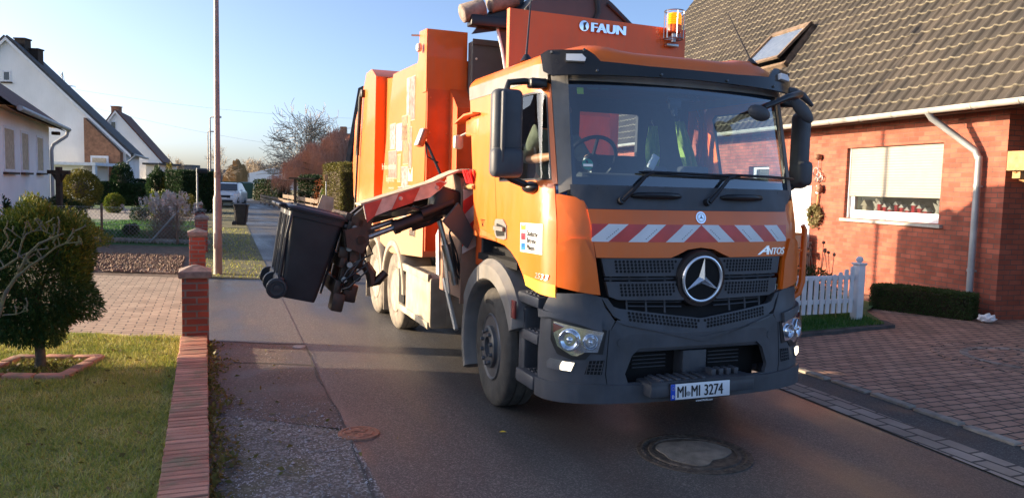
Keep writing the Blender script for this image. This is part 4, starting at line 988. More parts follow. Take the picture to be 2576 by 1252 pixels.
for y in (3.45, 3.75, 4.05, 4.35): pass
mb.bb((-1.245, 3.40, .86), (-1.20, 4.92, .95), .01); mb.bb((-1.245, 3.40, .32), (-1.20, 4.92, .40), .01)
for x in (-1.0, -.8, -.65): mb.bb((x - .03, 3.345, .36), (x + .03, 3.37, .90), .01)
mb.build('side_tank', 'dusty_tank', truck, 35)
mb = MB(); mb.bb((-1.235, 4.60, .42), (-1.215, 4.88, .86), .004); mb.bb((-1.236, 4.575, .45), (-1.22, 4.60, .84)); mb.build('tank_guard', 'black_void', truck)
mb = MB(); mb.bb((.55, 3.2, .3), (1.22, 4.55, .92), .06); mb.build('fuel_tank', 'steel', truck, 35)
# ------------------------------------------------------------------ refuse body
def YZ(x0, x1): return (lambda a, b, d: (x0 + (x1 - x0) * d, a, b))
def dusty_orange():
    """orange enamel greyed by road dust on its lower third (object height)"""
    m = mat('orange_dusty', (0.78, 0.135, 0.006), 0.42, var=0.06, scale=1.5, coat=0.3)
    n = m.node_tree.nodes; l = m.node_tree.links; p = n['Principled BSDF']
    src = p.inputs['Base Color'].links[0].from_socket
    tc = n.new('ShaderNodeTexCoord'); sp = n.new('ShaderNodeSeparateXYZ'); l.new(tc.outputs['Object'], sp.inputs[0])
    no = n.new('ShaderNodeTexNoise'); no.inputs['Scale'].default_value = 2.5; no.inputs['Detail'].default_value = 6; l.new(tc.outputs['Object'], no.inputs['Vector'])
    ad = n.new('ShaderNodeMath'); ad.operation = 'MULTIPLY_ADD'; ad.inputs[1].default_value = -0.5; l.new(no.outputs[0], ad.inputs[0]); l.new(sp.outputs[2], ad.inputs[2])
    r = n.new('ShaderNodeMapRange'); r.interpolation_type = 'SMOOTHSTEP'; r.inputs[1].default_value = 1.75; r.inputs[2].default_value = 1.15; r.inputs[4].default_value = .8; l.new(ad.outputs[0], r.inputs[0])
    x = n.new('ShaderNodeMix'); x.data_type = 'RGBA'; l.new(r.outputs[0], x.inputs[0]); l.new(src, x.inputs[6]); x.inputs[7].default_value = (.44, .30, .165, 1)
    l.new(x.outputs[2], p.inputs['Base Color'])
    ra = n.new('ShaderNodeMath'); ra.operation = 'MULTIPLY_ADD'; ra.inputs[1].default_value = .4; ra.inputs[2].default_value = .42; l.new(r.outputs[0], ra.inputs[0]); l.new(ra.outputs[0], p.inputs['Roughness'])
dusty_orange()
mat('visor_paint', (0.020, 0.018, 0.017), 0.2, var=0.3, scale=3); vis.data.materials[0] = MT['visor_paint']
mb = MB()
side = [(3.6, 3.40), (4.05, 3.40), (5.35, 3.43), (5.58, 2.95), (5.80, 2.45), (5.98, 1.9), (6.08, 1.4), (6.10, 1.12), (5.35, 1.02), (3.68, 1.12)]
mb.prism(side, YZ(-1.24, 1.24), 0, 1)
body = mb.build('container', 'orange_dusty', truck, 30)
mb = MB()
for sg in (-1, 1):
    x0, x1 = sorted((sg * .77, sg * 1.252))
    mb.prism([(3.58, 3.72), (3.90, 3.74), (3.955, 3.42), (4.1, 3.30), (3.75, 3.02), (3.58, 3.02)], YZ(x0, x1), 0, 1)
mb.pair('corner_post', 'orange_body', truck, 30)
mb = MB(); mb.prism([(3.585, 3.07), (3.585, 1.25), (3.28, 1.25), (3.28, 2.83)], YZ(-.97, .97), 0, 1); mb.prism([(3.598, 3.05), (3.598, 1.2), (3.57, 1.2), (3.57, 3.05)], YZ(-1.238, 1.238), 0, 1)
mb.build('hopper', 'orange_inner', truck, 20)
mb = MB()
for z in (2.95, 2.55, 2.1, 1.7):
    for x in (-1.2, -1.0): mb.sphere((x, 3.572, z), .013, 8, 6)
mb.build('rivet', 'orange_body', truck)
mb = MB(); mb.bb((-.768, 3.40, 2.95), (.768, 3.56, 3.60), .01); mb.bb((-.768, 3.38, 3.56), (.768, 3.40, 3.62)); mb.build('hopper_panel', 'panel_grey', truck)
mb = MB(); mb.sphere((-.72, 3.395, 3.40), .014, 8, 6); mb.sphere((-.72, 3.395, 3.15), .014, 8, 6); mb.build('bolt', 'zinc_light', truck)
# side flap beside the name board: curved dark rubber with a pale edge
mb = MB()
flp = [(-.62, 3.68), (-.33, 3.80), (-.30, 2.9), (-.50, 2.9), (-.52, 3.25)]
mb.prism(flp, lambda a, b, d: (a, d, b), 3.0, 3.03, 0); mb.build('hopper_flap', 'panel_grey', truck)
mb = MB(); mb.tube([(-.625, 2.99, 3.68), (-.56, 2.99, 3.45), (-.515, 2.99, 3.22), (-.50, 2.99, 2.95)], .016, 6); mb.build('flap_edge', 'sticker_white', truck)
# rear frame and tailgate
mb = MB()
mb.prism([(6.30, 3.52), (6.62, 3.66), (7.06, 3.65), (7.15, 3.55), (8.02, 2.98), (8.22, 2.3), (8.12, 1.75), (7.62, 1.42), (6.95, 1.25), (6.40, 1.25)], YZ(-1.285, 1.285), 0, 1)
mb.prism([(5.3, 3.40), (6.35, 3.50), (6.35, 1.2), (5.6, 1.2)], YZ(-1.13, 1.13), 0, 1)
mb.prism([(8.0, 3.35), (9.2, 2.9), (9.2, 1.2), (7.8, 1.0)], YZ(-1.0, 1.0), 0, 1)
mb.build('rear_frame', 'orange_dusty', truck, 30)
mb = MB(); mb.tube([(-1.30, 7.25, 3.42), (-1.33, 7.3, 3.30), (-1.33, 7.55, 2.4)], [.035, .03, .03], 10); mb.tube([(-1.33, 7.42, 2.9), (-1.33, 7.75, 1.35)], .018, 8); mb.box((-1.31, 7.25, 3.36), (.06, .16, .12), .02); mb.build('tailgate_ram', 'hydraulic_black', truck)
mb = MB(); mb.box((-1.30, 3.75, 3.53), (.06, .10, .10), .03); mb.tube([(-1.20, 3.9, 3.70), (-1.34, 3.95, 3.70)], .012, 6); mb.build('work_lamp', 'zinc_light', truck, 40)
# name board above the cab, hood and rolls
mb = MB(); mb.prism([(-.86, 3.67), (1.12, 3.65), (1.12, 3.0), (-.86, 3.0)], lambda a, b, d: (a, d, b), 2.0, 2.05); mb.bb((-.866, 1.985, 3.0), (-.858, 2.06, 3.67))
nb = mb.build('name_board', 'orange_body', truck, 30)
vs_, fs_ = textgeo('FAUN', .135, .012, .008); mxx = max(v.x for v in vs_)
mb = MB(); mb.add([(-.005 + p.x / mxx * .40, 1.985 - p.z, 3.525 + p.y * .95) for p in vs_], fs_)
Mx_ = Matrix.Translation((-.075, 1.995, 3.575)) @ Matrix.Rotation(R(90), 4, 'X'); mb.lathe([(.055, 0), (.052, .014), (0, .018)], 28, Mx=Mx_)
mb.build('name_lettering', 'chrome', nb, 30)
mb = MB(); mb.add([Mx_ @ Vector(p) for p in ((-.006, -.045, .0195), (.028, -.036, .0185), (.01, .0, .0205), (.03, .04, .0185), (-.01, .03, .0205))], [[0, 1, 2, 3, 4]]); mb.build('logo_mark', 'panel_grey', nb)
mb = MB()
hood = [(-.30, 3.60), (-.42, 3.85), (-.28, 4.02), (.02, 4.14), (.42, 4.14), (.62, 4.02), (.94, 3.78), (.95, 3.70), (.9, 3.62)]
mb.prism(hood, lambda a, b, d: (a, d, b), 2.7, 3.4, 0); mb.build('hopper_hood', 'panel_grey', truck, 30)
mb = MB(); mb.tube([(.30, 2.69, 3.6), (.44, 2.68, 3.9), (.40, 2.68, 4.12)], .03, 8); mb.build('hood_rib', 'black_trim', truck); mb = MB(); mb.tube([(.55, 2.69, 4.0), (.93, 2.69, 3.74)], .02, 8); mb.build('hood_rib', 'black_trim', truck); mb = MB(); mb.tube([(-.36, 2.69, 3.70), (-.40, 2.69, 3.86)], .02, 6); mb.build('hood_rib', 'black_trim', truck)
mb = MB(); mb.bb((-.95, 2.9, 3.67), (-.42, 3.06, 3.78), .01); mb.prism([(-.90, 3.60), (-.34, 3.72), (-.30, 4.05), (-.6, 4.0)], lambda a, b, d: (a, d, b), 3.02, 3.06); mb.build('roll_bracket', 'black_trim', truck)
for c, e in (((-1.03, 3.0, 3.79), (-.79, 3.0, 3.88)), ((-.73, 2.98, 3.92), (-.42, 2.98, 4.03))):
    mb = MB(); c = Vector(c); e = Vector(e); mb.tube([c - (e - c).normalized() * .0, c.lerp(e, .05), e], [.085, .10, .10], 24); mb.build('rubber_roll', 'cap_stone', truck, 50)
# beacon
bc = Vector((.93, 1.93, 3.50))
mb = MB(); mb.cyl(bc, bc + Vector((0, 0, .09)), .028, n=12); mb.box(bc + Vector((0, .03, -.03)), (.14, .06, .03), .006)
for k in range(6):
    a = k * math.pi / 3 + .3; r = .10; d = Vector((r * math.cos(a), r * math.sin(a), 0))
    mb.tube([bc + Vector((0, 0, .03)), bc + d + Vector((0, 0, .03)), bc + d + Vector((0, 0, .31))], .006, 5)
for z in (.03, .31): mb.lathe([(.10 + .006 * math.cos(a), z + .006 * math.sin(a)) for a in np.linspace(0, 6.28, 7)[:-1]], 24, Mx=Matrix.Translation(bc), close=True)
bk = mb.build('beacon_cage', 'steel', truck)
mb = MB(); mb.lathe([(.07, .09), (.078, .10), (.078, .165), (.075, .17)], 24, Mx=Matrix.Translation(bc)); mb.build('beacon_base', 'amber_dim', bk)
mb = MB(); pr = [(.072, .17)]
for i in range(5): pr += [(.076, .175 + i * .022), (.070, .186 + i * .022)]
mb.lathe(pr + [(.06, .29), (0, .292)], 24, Mx=Matrix.Translation(bc)); mb.build('beacon_light', 'amber', bk)
# decals on the container side
BX = -1.2425
mats_ = []; mat('decal_pale', (0.62, 0.47, 0.34), .4, film=.2)
for i, (c, c2) in enumerate((((0.434, 0.446, 0.459), (0.205, 0.093, 0.074)), ((0.099, 0.211, 0.372), (0.279, 0.279, 0.279)), ((0.372, 0.074, 0.050), (0.260, 0.231, 0.205)), ((0.124, 0.223, 0.062), (0.223, 0.205, 0.149)), ((0.465, 0.217, 0.074), (0.112, 0.104, 0.093)), ((0.434, 0.422, 0.397), (0.130, 0.045, 0.037)))):
    mats_.append('photo_%d' % i); mat('photo_%d' % i, c, .4, col2=c2, scale=16 + 3 * i, detail=8)
def quad_side(mb, pts, mi, x=BX): mb.add([(x, a, b) for a, b in pts], [[0, 1, 2, 3]], mi)
mb = MB()
tiles = [(4.55, 4.40, 3.28, 2.82, 0), (4.38, 4.12, 3.27, 2.74, 2), (4.80, 4.50, 2.83, 2.51, 4), (4.47, 4.32, 2.81, 2.47, 3), (5.50, 5.15, 2.77, 2.43, 5), (5.12, 4.75, 2.75, 2.39, 1), (4.72, 4.42, 2.71, 2.21, 4), (4.40, 4.25, 2.67, 2.15, 2), (5.58, 5.05, 2.41, 2.03, 2), (5.02, 4.82, 2.35, 1.99, 3), (4.79, 4.42, 2.19, 1.85, 5), (4.98, 4.70, 1.93, 1.53, 2), (4.68, 4.46, 1.83, 1.45, 0), (5.0, 4.6, 1.49, 1.39, 5)]
for a, b, c, d, k in tiles:
    quad_side(mb, [(a, c), (b, c), (b, d), (a, d)], 6, BX - .0005); quad_side(mb, [(a - .007, c - .007), (b + .007, c - .007), (b + .007, d + .007), (a - .007, d + .007)], k, BX - .002)
def sidetext(mb, tx, v0, w0, size, mi, sx=1.0, off_=.001):
    vs_, fs_ = textgeo(tx, size, .0005, off_); mb.add([(BX - .0015 - p.z, v0 - p.x * sx, w0 + p.y) for p in vs_], fs_, mi)
mb.build('photo_collage', mats_ + ['decal_pale'], body, fixn=False)
mb = MB(); sidetext(mb, 'Ihr Rund-um-draußen-', 6.0, 2.16, .125, 0, .80); mb.build('slogan_line', 'decal_pale', body, fixn=False); mb = MB(); sidetext(mb, 'Bürgerservice.', 5.72, 1.99, .125, 0, .74); mb.build('slogan_line', 'decal_pale', body, fixn=False); mb = MB(); sidetext(mb, 'www.sbm-minden.de', 5.55, 1.89, .055, 0, .75)
mb.build('slogan_line', 'decal_pale', body, fixn=False)
mb = MB(); dz = .20
mb.add([(BX - .002, a, b + dz) for a, b in ((4.42, 1.80), (4.18, 1.80), (4.18, 1.98), (4.25, 1.93), (4.30, 1.87), (4.36, 1.93), (4.42, 1.98))], [list(range(7))], 0)
mb.add([(BX - .002, a, b + dz) for a, b in ((4.42, 1.55), (4.35, 1.55), (4.35, 1.68), (4.26, 1.68), (4.26, 1.55), (4.18, 1.55), (4.18, 1.75), (4.42, 1.75))], [list(range(8))], 0)
mb.build('owner_mark', 'decal_pale', body, fixn=False); mb = MB(); sidetext(mb, 'Städtische', 4.12, 1.80, .12, 0, .70); sidetext(mb, 'Betriebe', 4.12, 1.66, .12, 0, .70); sidetext(mb, 'Minden', 4.12, 1.52, .12, 0, .70)
mb.build('owner_name', 'decal_pale', body, fixn=False)
mb = MB(); vs_, fs_ = textgeo('FAUN', .12, .003, .004); mb.add([(BX - .004 - p.z, 4.30 - p.x * .9, 1.33 + p.y) for p in vs_], fs_); mb.build('maker_lettering', 'steel', body)
# bracket / small lamp behind the cab, air intake with curled sheet
mb = MB(); mb.bb((-1.17, 1.96, 2.45), (-.75, 2.35, 2.62), .02); mb.prism([(1.93, 2.66), (2.2, 2.66), (2.5, 2.60), (2.5, 2.585), (2.2, 2.64), (1.93, 2.645)], YZ(-1.24, -.7), 0, 1); mb.build('air_intake', 'orange_body', truck, 25)
mb = MB(); mb.box((-1.22, 2.42, 2.40), (.10, .08, .14), .03); mb.tube([(-1.2, 2.4, 2.46), (-1.1, 2.3, 2.52)], .012, 6); mb.build('work_lamp', 'zinc_light', truck, 40)
mb = MB(); mb.bb((-1.10, 1.95, 1.2), (-.70, 2.15, 2.46)); mb.bb((.7, 1.95, 1.2), (1.1, 2.15, 2.5)); mb.pair('cab_back_duct', 'orange_inner', truck)
mb = MB(); mb.bb((-.9, 2.2, .9), (.9, 3.3, 1.3)); mb.build('arm_carriage', 'black_trim', truck)
# mirrors
for sg, wd in ((-1, .24), (1, .145)):
    mb = MB(); mb.box((sg * 1.42, .55, 2.40 if sg < 0 else 2.36), (wd, .15, .62 if sg < 0 else .68), .05, (0, 0, R(8 * sg)), 0, 3)
    if sg < 0: mb.box((-1.475, .49, 2.42), (.03, .10, .54), .014, (0, 0, R(-8)), 0, 3)
    mh_ = mb.build('mirror_housing', 'dark_plastic', truck, 50)
    mb = MB(); mb.box((sg * 1.425, .52, 2.155), (wd + .012, .165, .23), .05, (0, 0, R(8 * sg)), 0, 3); mb.build('wide_angle_mirror', 'dark_plastic', mh_, 50)
    mb = MB(); mb.tube([(sg * 1.42, .56, 2.70), (sg * 1.40, .57, 2.765), (sg * 1.28, .55, 2.78), (sg * 1.14, .50, 2.77)], .026, 8); mb.box((sg * 1.19, .51, 2.765), (.14, .10, .075), .015); mb.build('mirror_arm', 'black_trim', mh_, 50)
    mb = MB(); mb.tube([(sg * 1.42, .56, 2.07), (sg * 1.36, .56, 2.03), (sg * 1.25, .55, 1.99)], .028, 8); mb.sphere((sg * 1.19, .57, 1.97), (.07, .12, .05)); mb.build('mirror_arm', 'black_trim', mh_, 50)
fm = MB(); Mx_ = Matrix.Translation((1.225, .33, 2.69)) @ Matrix.Rotation(R(38), 4, 'Y')
fm.sphere((0, 0, 0), (.15, .035, .062), 20, 14, Mx=Mx_); km = fm.build('kerb_mirror', 'dark_plastic', truck, 60)
fm = MB(); fm.tube([(1.08, .40, 2.86), (1.16, .38, 2.85), (1.26, .37, 2.82), (1.36, .36, 2.74)], [.03, .035, .032, .016], 10); fm.build('kerb_mirror_arm', 'dark_plastic', km, 60)
fm = MB(); fm.tube([(1.14, .34, 2.80), (1.0, .12, 2.79), (.78, .02, 2.74), (.55, .0, 2.645)], [.026, .032, .028, .018], 10); fa = fm.build('front_mirror_arm', 'black_trim', truck, 60)
fm = MB(); fm.sphere((0, 0, 0), (.105, .05, .06), 20, 14, Mx=Matrix.Translation((.50, .0, 2.60)) @ Matrix.Rotation(R(14), 4, 'Y')); fm.build('front_mirror', 'dark_plastic', fa, 60)
# right-hand grab rail at the corner
mb = MB(); mb.tube([(1.19, .36, 1.02), (1.30, .34, 1.10), (1.335, .34, 1.2), (1.335, .34, 1.66), (1.31, .34, 1.70)], [.022, .03, .03, .026, .02], 8)
for z in (1.15, 1.32, 1.48, 1.62): mb.bb((1.17, .33, z - .008), (1.335, .36, z + .008))
mb.build('entry_rail', 'orange_paint', truck, 50)
# ------------------------------------------------------------------ lifting arm
arm = hold('lift_arm', truck)
mb = MB()
hs = [(2.20, .85), (2.20, 1.90), (2.28, 2.04), (2.45, 2.09), (2.70, 2.09), (2.95, 1.9), (2.95, .85)]
mb.prism(hs, YZ(-1.235, -1.10), 0, 1); mb.prism([(-1.24, .80), (-1.24, 1.90), (-1.20, 2.03), (-1.08, 2.08), (-.80, 2.08), (-.80, .80)], lambda a, b, d: (a, d, b), 2.19, 2.22)
mb.build('arm_housing', 'housing_brown', arm, 25)
mb = MB()
for i in range(5):
    z0 = 1.22 + i * .15; pl = [(-1.235, z0), (-1.08, z0 + .16), (-1.08, z0 + .31), (-1.235, z0 + .15)]
    mb.prism([(a, min(max(b, 1.3), 1.93)) for a, b in pl], lambda a, b, d: (a, d, b), 2.165, 2.17 + .0005 * i, i % 2)
mb.build('warning_panel', ['faded_white', 'reflex_red'], arm)
mb = MB(); N = 12
prof = [(-1.02, 2.13), (-1.14, 2.135), (-1.26, 2.12), (-1.38, 2.07), (-1.52, 2.0), (-1.8, 1.91), (-2.22, 1.775)]
for (a, b), (c, d) in zip(prof, prof[1:]): mb.prism([(a, b), (c, d), (c, d - .018), (a, b - .018)], lambda x, z, y: (x, y, z), 2.24, 2.56)
mb.build('arm_cover', 'arm_cover', arm, 50)
mb = MB(); sp = [(-2.20, 1.765), (-1.80, 1.895), (-1.45, 2.01), (-1.38, 1.995), (-1.44, 1.93), (-1.55, 1.845), (-1.72, 1.80), (-1.80, 1.775), (-2.17, 1.625)]
mb.prism(sp, lambda a, b, d: (a, d, b), 2.235, 2.25, 0)
st = lambda a, b, s0=.13: [(a, 1.765 + (a + 2.2) * .325), (b, 1.765 + (b + 2.2) * .325), (b - .07, 1.63 + (b - .07 + 2.17) * .36), (a - .07 if a > -2.15 else a + .03, 1.63 + (a - .07 + 2.17) * .36)]
mb.prism(st(-2.19, -2.02), lambda a, b, d: (a, d, b), 2.232, 2.236, 1); mb.prism(st(-1.86, -1.65), lambda a, b, d: (a, d, b), 2.232, 2.236, 1); mb.prism([(-1.50, 1.985), (-1.45, 2.0), (-1.40, 1.985), (-1.46, 1.92)], lambda a, b, d: (a, d, b), 2.232, 2.236, 1)
for p in ((-1.48, 1.94), (-1.84, 1.83)): mb.lathe([(.02, 0), (.015, .01), (0, .012)], 10, Mx=Matrix.Translation((p[0], 2.232, p[1])) @ Matrix.Rotation(R(90), 4, 'X'), mi=0)
mb.build('striped_guard', ['faded_white', 'faded_red'], arm, 30)
mb = MB(); mb.tube([(-1.22, 2.50, 1.86), (-2.20, 2.50, 1.62)], .075, 4); mb.tube([(-1.30, 2.30, 1.80), (-1.62, 2.30, 1.68)], .062, 14); mb.tube([(-1.30, 2.70, 1.80), (-1.62, 2.70, 1.68)], .062, 14)
mb.box((-1.36, 2.45, 1.80), (.30, .40, .28), .05, (0, .3, 0)); mb.build('boom', 'hydraulic_black', arm, 40)
mb = MB(); mb.tube([(-1.36, 2.32, 1.74), (-1.86, 2.32, 1.555)], .062, 16); mb.cyl((-1.84, 2.32, 1.562), (-1.89, 2.32, 1.545), .07, n=16); mb.tube([(-1.40, 2.32, 1.66), (-1.52, 2.33, 1.59), (-1.7, 2.33, 1.53)], .022, 6); cy_ = mb.build('ram_barrel', 'hydraulic_black', arm, 40)
mb = MB(); mb.tube([(-1.86, 2.32, 1.555), (-2.22, 2.32, 1.42)], .028, 14); mb.tube([(-1.86, 2.46, 1.60), (-2.22, 2.46, 1.48)], .028, 14); mb.build('ram_rod', 'steel', arm, 50)
mb = MB(); mb.tube([(-1.42, 2.36, 1.62), (-1.34, 2.32, 1.32)], .026, 10); mb.tube([(-1.36, 2.32, 1.38), (-1.29, 2.3, 1.12)], .05, 12); mb.tube([(-1.29, 2.3, 1.14), (-1.26, 2.3, .98)], .035, 10); mb.build('swing_ram', 'steel', arm, 50)
mb = MB(); mb.prism([(-1.45, 1.62), (-1.30, 1.80), (-1.13, 1.50), (-1.20, 1.36)], lambda a, b, d: (a, d, b), 2.10, 2.16); mb.build('arm_cheek', 'panel_grey', arm)
mb = MB(); mb.prism([(2.85, 1.55), (2.95, 1.55), (2.62, .82), (2.55, .86)], YZ(-1.245, -1.20), 0, 1); mb.tube([(-1.24, 2.75, .98), (-1.24, 2.30, .52)], .025, 6); mb.build('arm_strut', 'zinc_light', arm)
mb = MB(); mb.prism([(2.96, 1.50), (3.06, 1.42), (3.02, 1.0), (2.92, 1.0)], YZ(-1.255, -1.245), 0, 1); mb.build('reflex_strip', 'reflex_white', arm)
mb = MB()
for i in range(7): mb.tube([(-1.55 - i * .02, 2.30 + .012 * i, 1.70 + .01 * i), (-1.75, 2.30 + .015 * i, 1.74 - .012 * i), (-2.05, 2.32 + .01 * i, 1.66), (-2.2, 2.4, 1.58)], .010, 5)
for i in range(3): mb.tube([(-1.30, 2.22, 1.75 - i * .05), (-1.36, 2.2, 1.5), (-1.28, 2.2, 1.3 - i * .1), (-1.2, 2.25, 1.0)], .010, 5)
mb.build('hose', 'black_trim', arm)
# gripper head behind the bins
TLT = R(12.5)
Gm = Matrix.Translation((-2.35, 2.86, 1.25)) @ Matrix.Rotation(TLT, 4, 'Y')
mb = MB()
def gb(lo, hi, b=.012): mb.bb(lo, hi, b, Mx=Gm)
gb((-.03, -.48, -.36), (.03, .48, -.22)); gb((-.03, -.48, -.10), (.03, .48, .02)); gb((-.04, -.50, .26), (.04, .50, .36)); gb((.0, -.46, -.36), (.05, -.36, .36)); gb((.0, .36, -.36), (.05, .46, .36)); gb((.0, -.05, -.36), (.06, .05, .36))
for i in range(14): gb((-.07, -.47 + i * .07, .34), (.0, -.435 + i * .07, .43), .005)
gb((.03, -.40, .05), (.20, -.28, .33), .02); gb((.03, -.43, -.30), (.16, -.20, -.02), .02); gb((.14, -.44, -.08), (.20, -.36, .20), .015); gb((.05, .1, -.3), (.2, .3, .25), .02); gb((-.02, -.49, -.52), (.10, -.30, -.34), .02); gb((.08, -.40, -.42), (.22, -.30, -.24), .02)
gb((.05, -.5, .12), (.11, -.42, .40), .01); gb((-.06, -.495, .0), (.02, -.455, .10), .008)
mb.tube([Gm @ Vector(p) for p in ((.22, -.40, -.02), (.30, -.42, -.10), (.33, -.42, -.20), (.38, -.42, -.16), (.44, -.42, -.06))], [.05, .055, .05, .045, .04], 8)
mb.build('gripper', 'greasy_steel', arm, 35)
mb = MB(); mb.tube([Gm @ Vector((.10, -.52, .20)), Gm @ Vector((.10, .5, .20))], .045, 12); mb.tube([Gm @ Vector((.20, -.50, .28)), Gm @ Vector((.20, .1, .28))], .05, 12); mb.tube([Gm @ Vector((.16, -.5, -.16)), Gm @ Vector((.16, .3, -.16))], .04, 12)
mb.build('clamp_pipe', 'hydraulic_black', arm, 40)
mb = MB()
mb.prism([(-2.28, 1.64), (-2.12, 1.78), (-2.06, 1.70), (-2.12, 1.45), (-2.18, 1.22), (-2.30, 1.22)], lambda a, b, d: (a, d, b), 2.36, 2.44)
mb.prism([(-2.28, 1.64), (-2.12, 1.78), (-2.06, 1.70), (-2.12, 1.45), (-2.18, 1.22), (-2.30, 1.22)], lambda a, b, d: (a, d, b), 2.62, 2.70)
mb.build('gripper_plate', 'greasy_steel', arm, 35)
mb = MB()
for z, x in ((.1, .02), (.2, .05), (-.2, .04), (-.05, .06), (.3, .03)): mb.tube([Gm @ Vector((x, -.53, z)), Gm @ Vector((x, -.44, z))], .028, 8)
mb.build('pivot_pin', 'steel', arm, 35)
mb = MB()
for k in range(5):
    q_ = [Gm @ Vector((.12 + .03 * math.sin(k * 2.1), -.50 - .02 * (k % 3), .28 - .05 * k)), Gm @ Vector((.20 + .05 * math.cos(k * 1.7), -.53, .10 - .04 * k)), Gm @ Vector((.06 + .06 * math.sin(k * 3.3), -.52 - .01 * k, -.06 - .05 * k)), Gm @ Vector((.05 + .03 * math.cos(k * 2.7), -.48, -.22 - .02 * k))]
    mb.tube(q_, .009, 5)
mb.build('gripper_hose', 'black_trim', arm, 60)
mb = MB()
for y in (2.27, 2.37, 2.41, 2.51): mb.prism([(-2.34, 1.36), (-2.20, 1.30), (-2.13, 1.40), (-2.14, 1.50), (-2.22, 1.56), (-2.36, 1.52)], lambda a, b, d: (a, d, b), y - .012, y + .012)
mb.tube([(-2.21, 2.24, 1.425), (-2.21, 2.54, 1.47)], .04, 12)
mb.build('ram_clevis', 'greasy_steel', arm, 35)
mb = MB(); mb.prism([(-2.50, 1.62), (-2.42, 1.83), (-2.30, 1.80), (-2.30, 1.68), (-2.36, 1.60)], lambda a, b, d: (a, d, b), 3.42, 3.44); mb.build('gripper_flap', 'arm_cover', arm)
# plastic lamp on a stalk by the hopper
mb = MB(); mb.tube([(-1.27, 2.78, 2.03), (-1.38, 2.95, 2.36), (-1.40, 3.0, 2.42)], .014, 6); mb.tube([(-1.30, 2.85, 2.2), (-1.42, 2.86, 2.26), (-1.41, 2.98, 2.42)], .009, 5); mb.build('lamp_stalk', 'black_trim', truck)
mb = MB(); mb.box((-1.43, 3.02, 2.46), (.06, .16, .20), .02, (0, .35, 0)); mb.build('side_work_lamp', 'amber_dim', truck, 40)
mb = MB(); mb.box((-1.465, 3.02, 2.47), (.02, .15, .19), .008, (0, .35, 0)); mb.build('lamp_face', 'zinc_light', truck, 40)
# hand brush carried behind the cab
br = thing('hand_brush', 'wooden hand brush with red bristles stowed behind the truck cab', 'brush', TW(-1.16, 2.08, 1.98), TH)
mb = MB(); mb.box((0, 0, 0), (.13, .22, .035), .012, (0, -.5, 0)); mb.tube([(0, .08, 0), (.05, .3, -.05)], .014, 8); mb.build('brush_back', 'wood', br)
mb = MB()
for i in range(90):
    x = rng.uniform(-.05, .05); y = rng.uniform(-.10, .10); d = Vector((-.25 + x * 2.5, y * .5, 1)).normalized() * rng.uniform(.10, .14); p = Vector((x, y, .01))
    mb.tube([p, p + d], [.008, .006], 4)
mb.build('bristles', 'brush_red', br)
# ------------------------------------------------------------------ driver
person = thing('person', 'driver in an olive shirt and jeans seated at the truck steering wheel', 'person', TW(0, 0, 0), TH)
def skin(name, pts, edges, rad, m, parent, sub=2, root=0):
    me = bpy.data.meshes.new(name); me.from_pydata([tuple(p) for p in pts], edges, []); o = bpy.data.objects.new(name, me); COL.objects.link(o); o.parent = parent
    me.materials.append(MT[m]); o.modifiers.new('skin', 'SKIN'); 
    for i, v in enumerate(me.skin_vertices[0].data): v.radius = (rad[i], rad[i]) if not isinstance(rad[i], tuple) else rad[i]; v.use_root = (i == root)
    s_ = o.modifiers.new('sub', 'SUBSURF'); s_.levels = sub; s_.render_levels = sub
    o.modifiers['skin'].use_smooth_shade = True
    return o
dx = -.66
J = dict(pel=(dx, 1.40, 1.93), sp=(dx, 1.37, 2.12), ch=(dx, 1.33, 2.34), nk=(dx, 1.28, 2.49), hd0=(dx, 1.24, 2.57), hd=(dx, 1.22, 2.66), hdt=(dx, 1.23, 2.75),
  sl=(dx - .20, 1.24, 2.45), el=(dx - .235, 1.37, 2.21), wl=(dx - .14, .98, 2.24), hl=(dx - .10, .90, 2.26), sr=(dx + .19, 1.30, 2.39), er=(dx + .26, 1.10, 2.14), wr=(dx + .15, .93, 2.21), hr=(dx + .12, .86, 2.24),
  kl=(dx - .12, .92, 1.92), kr=(dx + .12, .92, 1.92), al=(dx - .12, .74, 1.50), ar=(dx + .12, .74, 1.50), tl=(dx - .12, .55, 1.42), tr=(dx + .12, .55, 1.42), hip_l=(dx - .10, 1.36, 1.90), hip_r=(dx + .10, 1.36, 1.90))
K_ = list(J); ix = {k: i for i, k in enumerate(K_)}
E_ = [('pel', 'sp'), ('sp', 'ch'), ('ch', 'nk'), ('nk', 'hd0'), ('hd0', 'hd'), ('hd', 'hdt'), ('ch', 'sl'), ('sl', 'el'), ('el', 'wl'), ('wl', 'hl'), ('ch', 'sr'), ('sr', 'er'), ('er', 'wr'), ('wr', 'hr'), ('pel', 'hip_l'), ('pel', 'hip_r'), ('hip_l', 'kl'), ('hip_r', 'kr'), ('kl', 'al'), ('kr', 'ar'), ('al', 'tl'), ('ar', 'tr')]
rad = dict(pel=.13, sp=.125, ch=.135, nk=.055, hd0=.075, hd=.095, hdt=.07, sl=.075, el=.054, wl=.034, hl=.034, sr=.062, er=.046, wr=.030, hr=.034, kl=.065, kr=.065, al=.045, ar=.045, tl=.035, tr=.035, hip_l=.09, hip_r=.09)
pts = [J[k] for k in K_]; ed = [(ix[a], ix[b]) for a, b in E_]; rd = [rad[k] for k in K_]
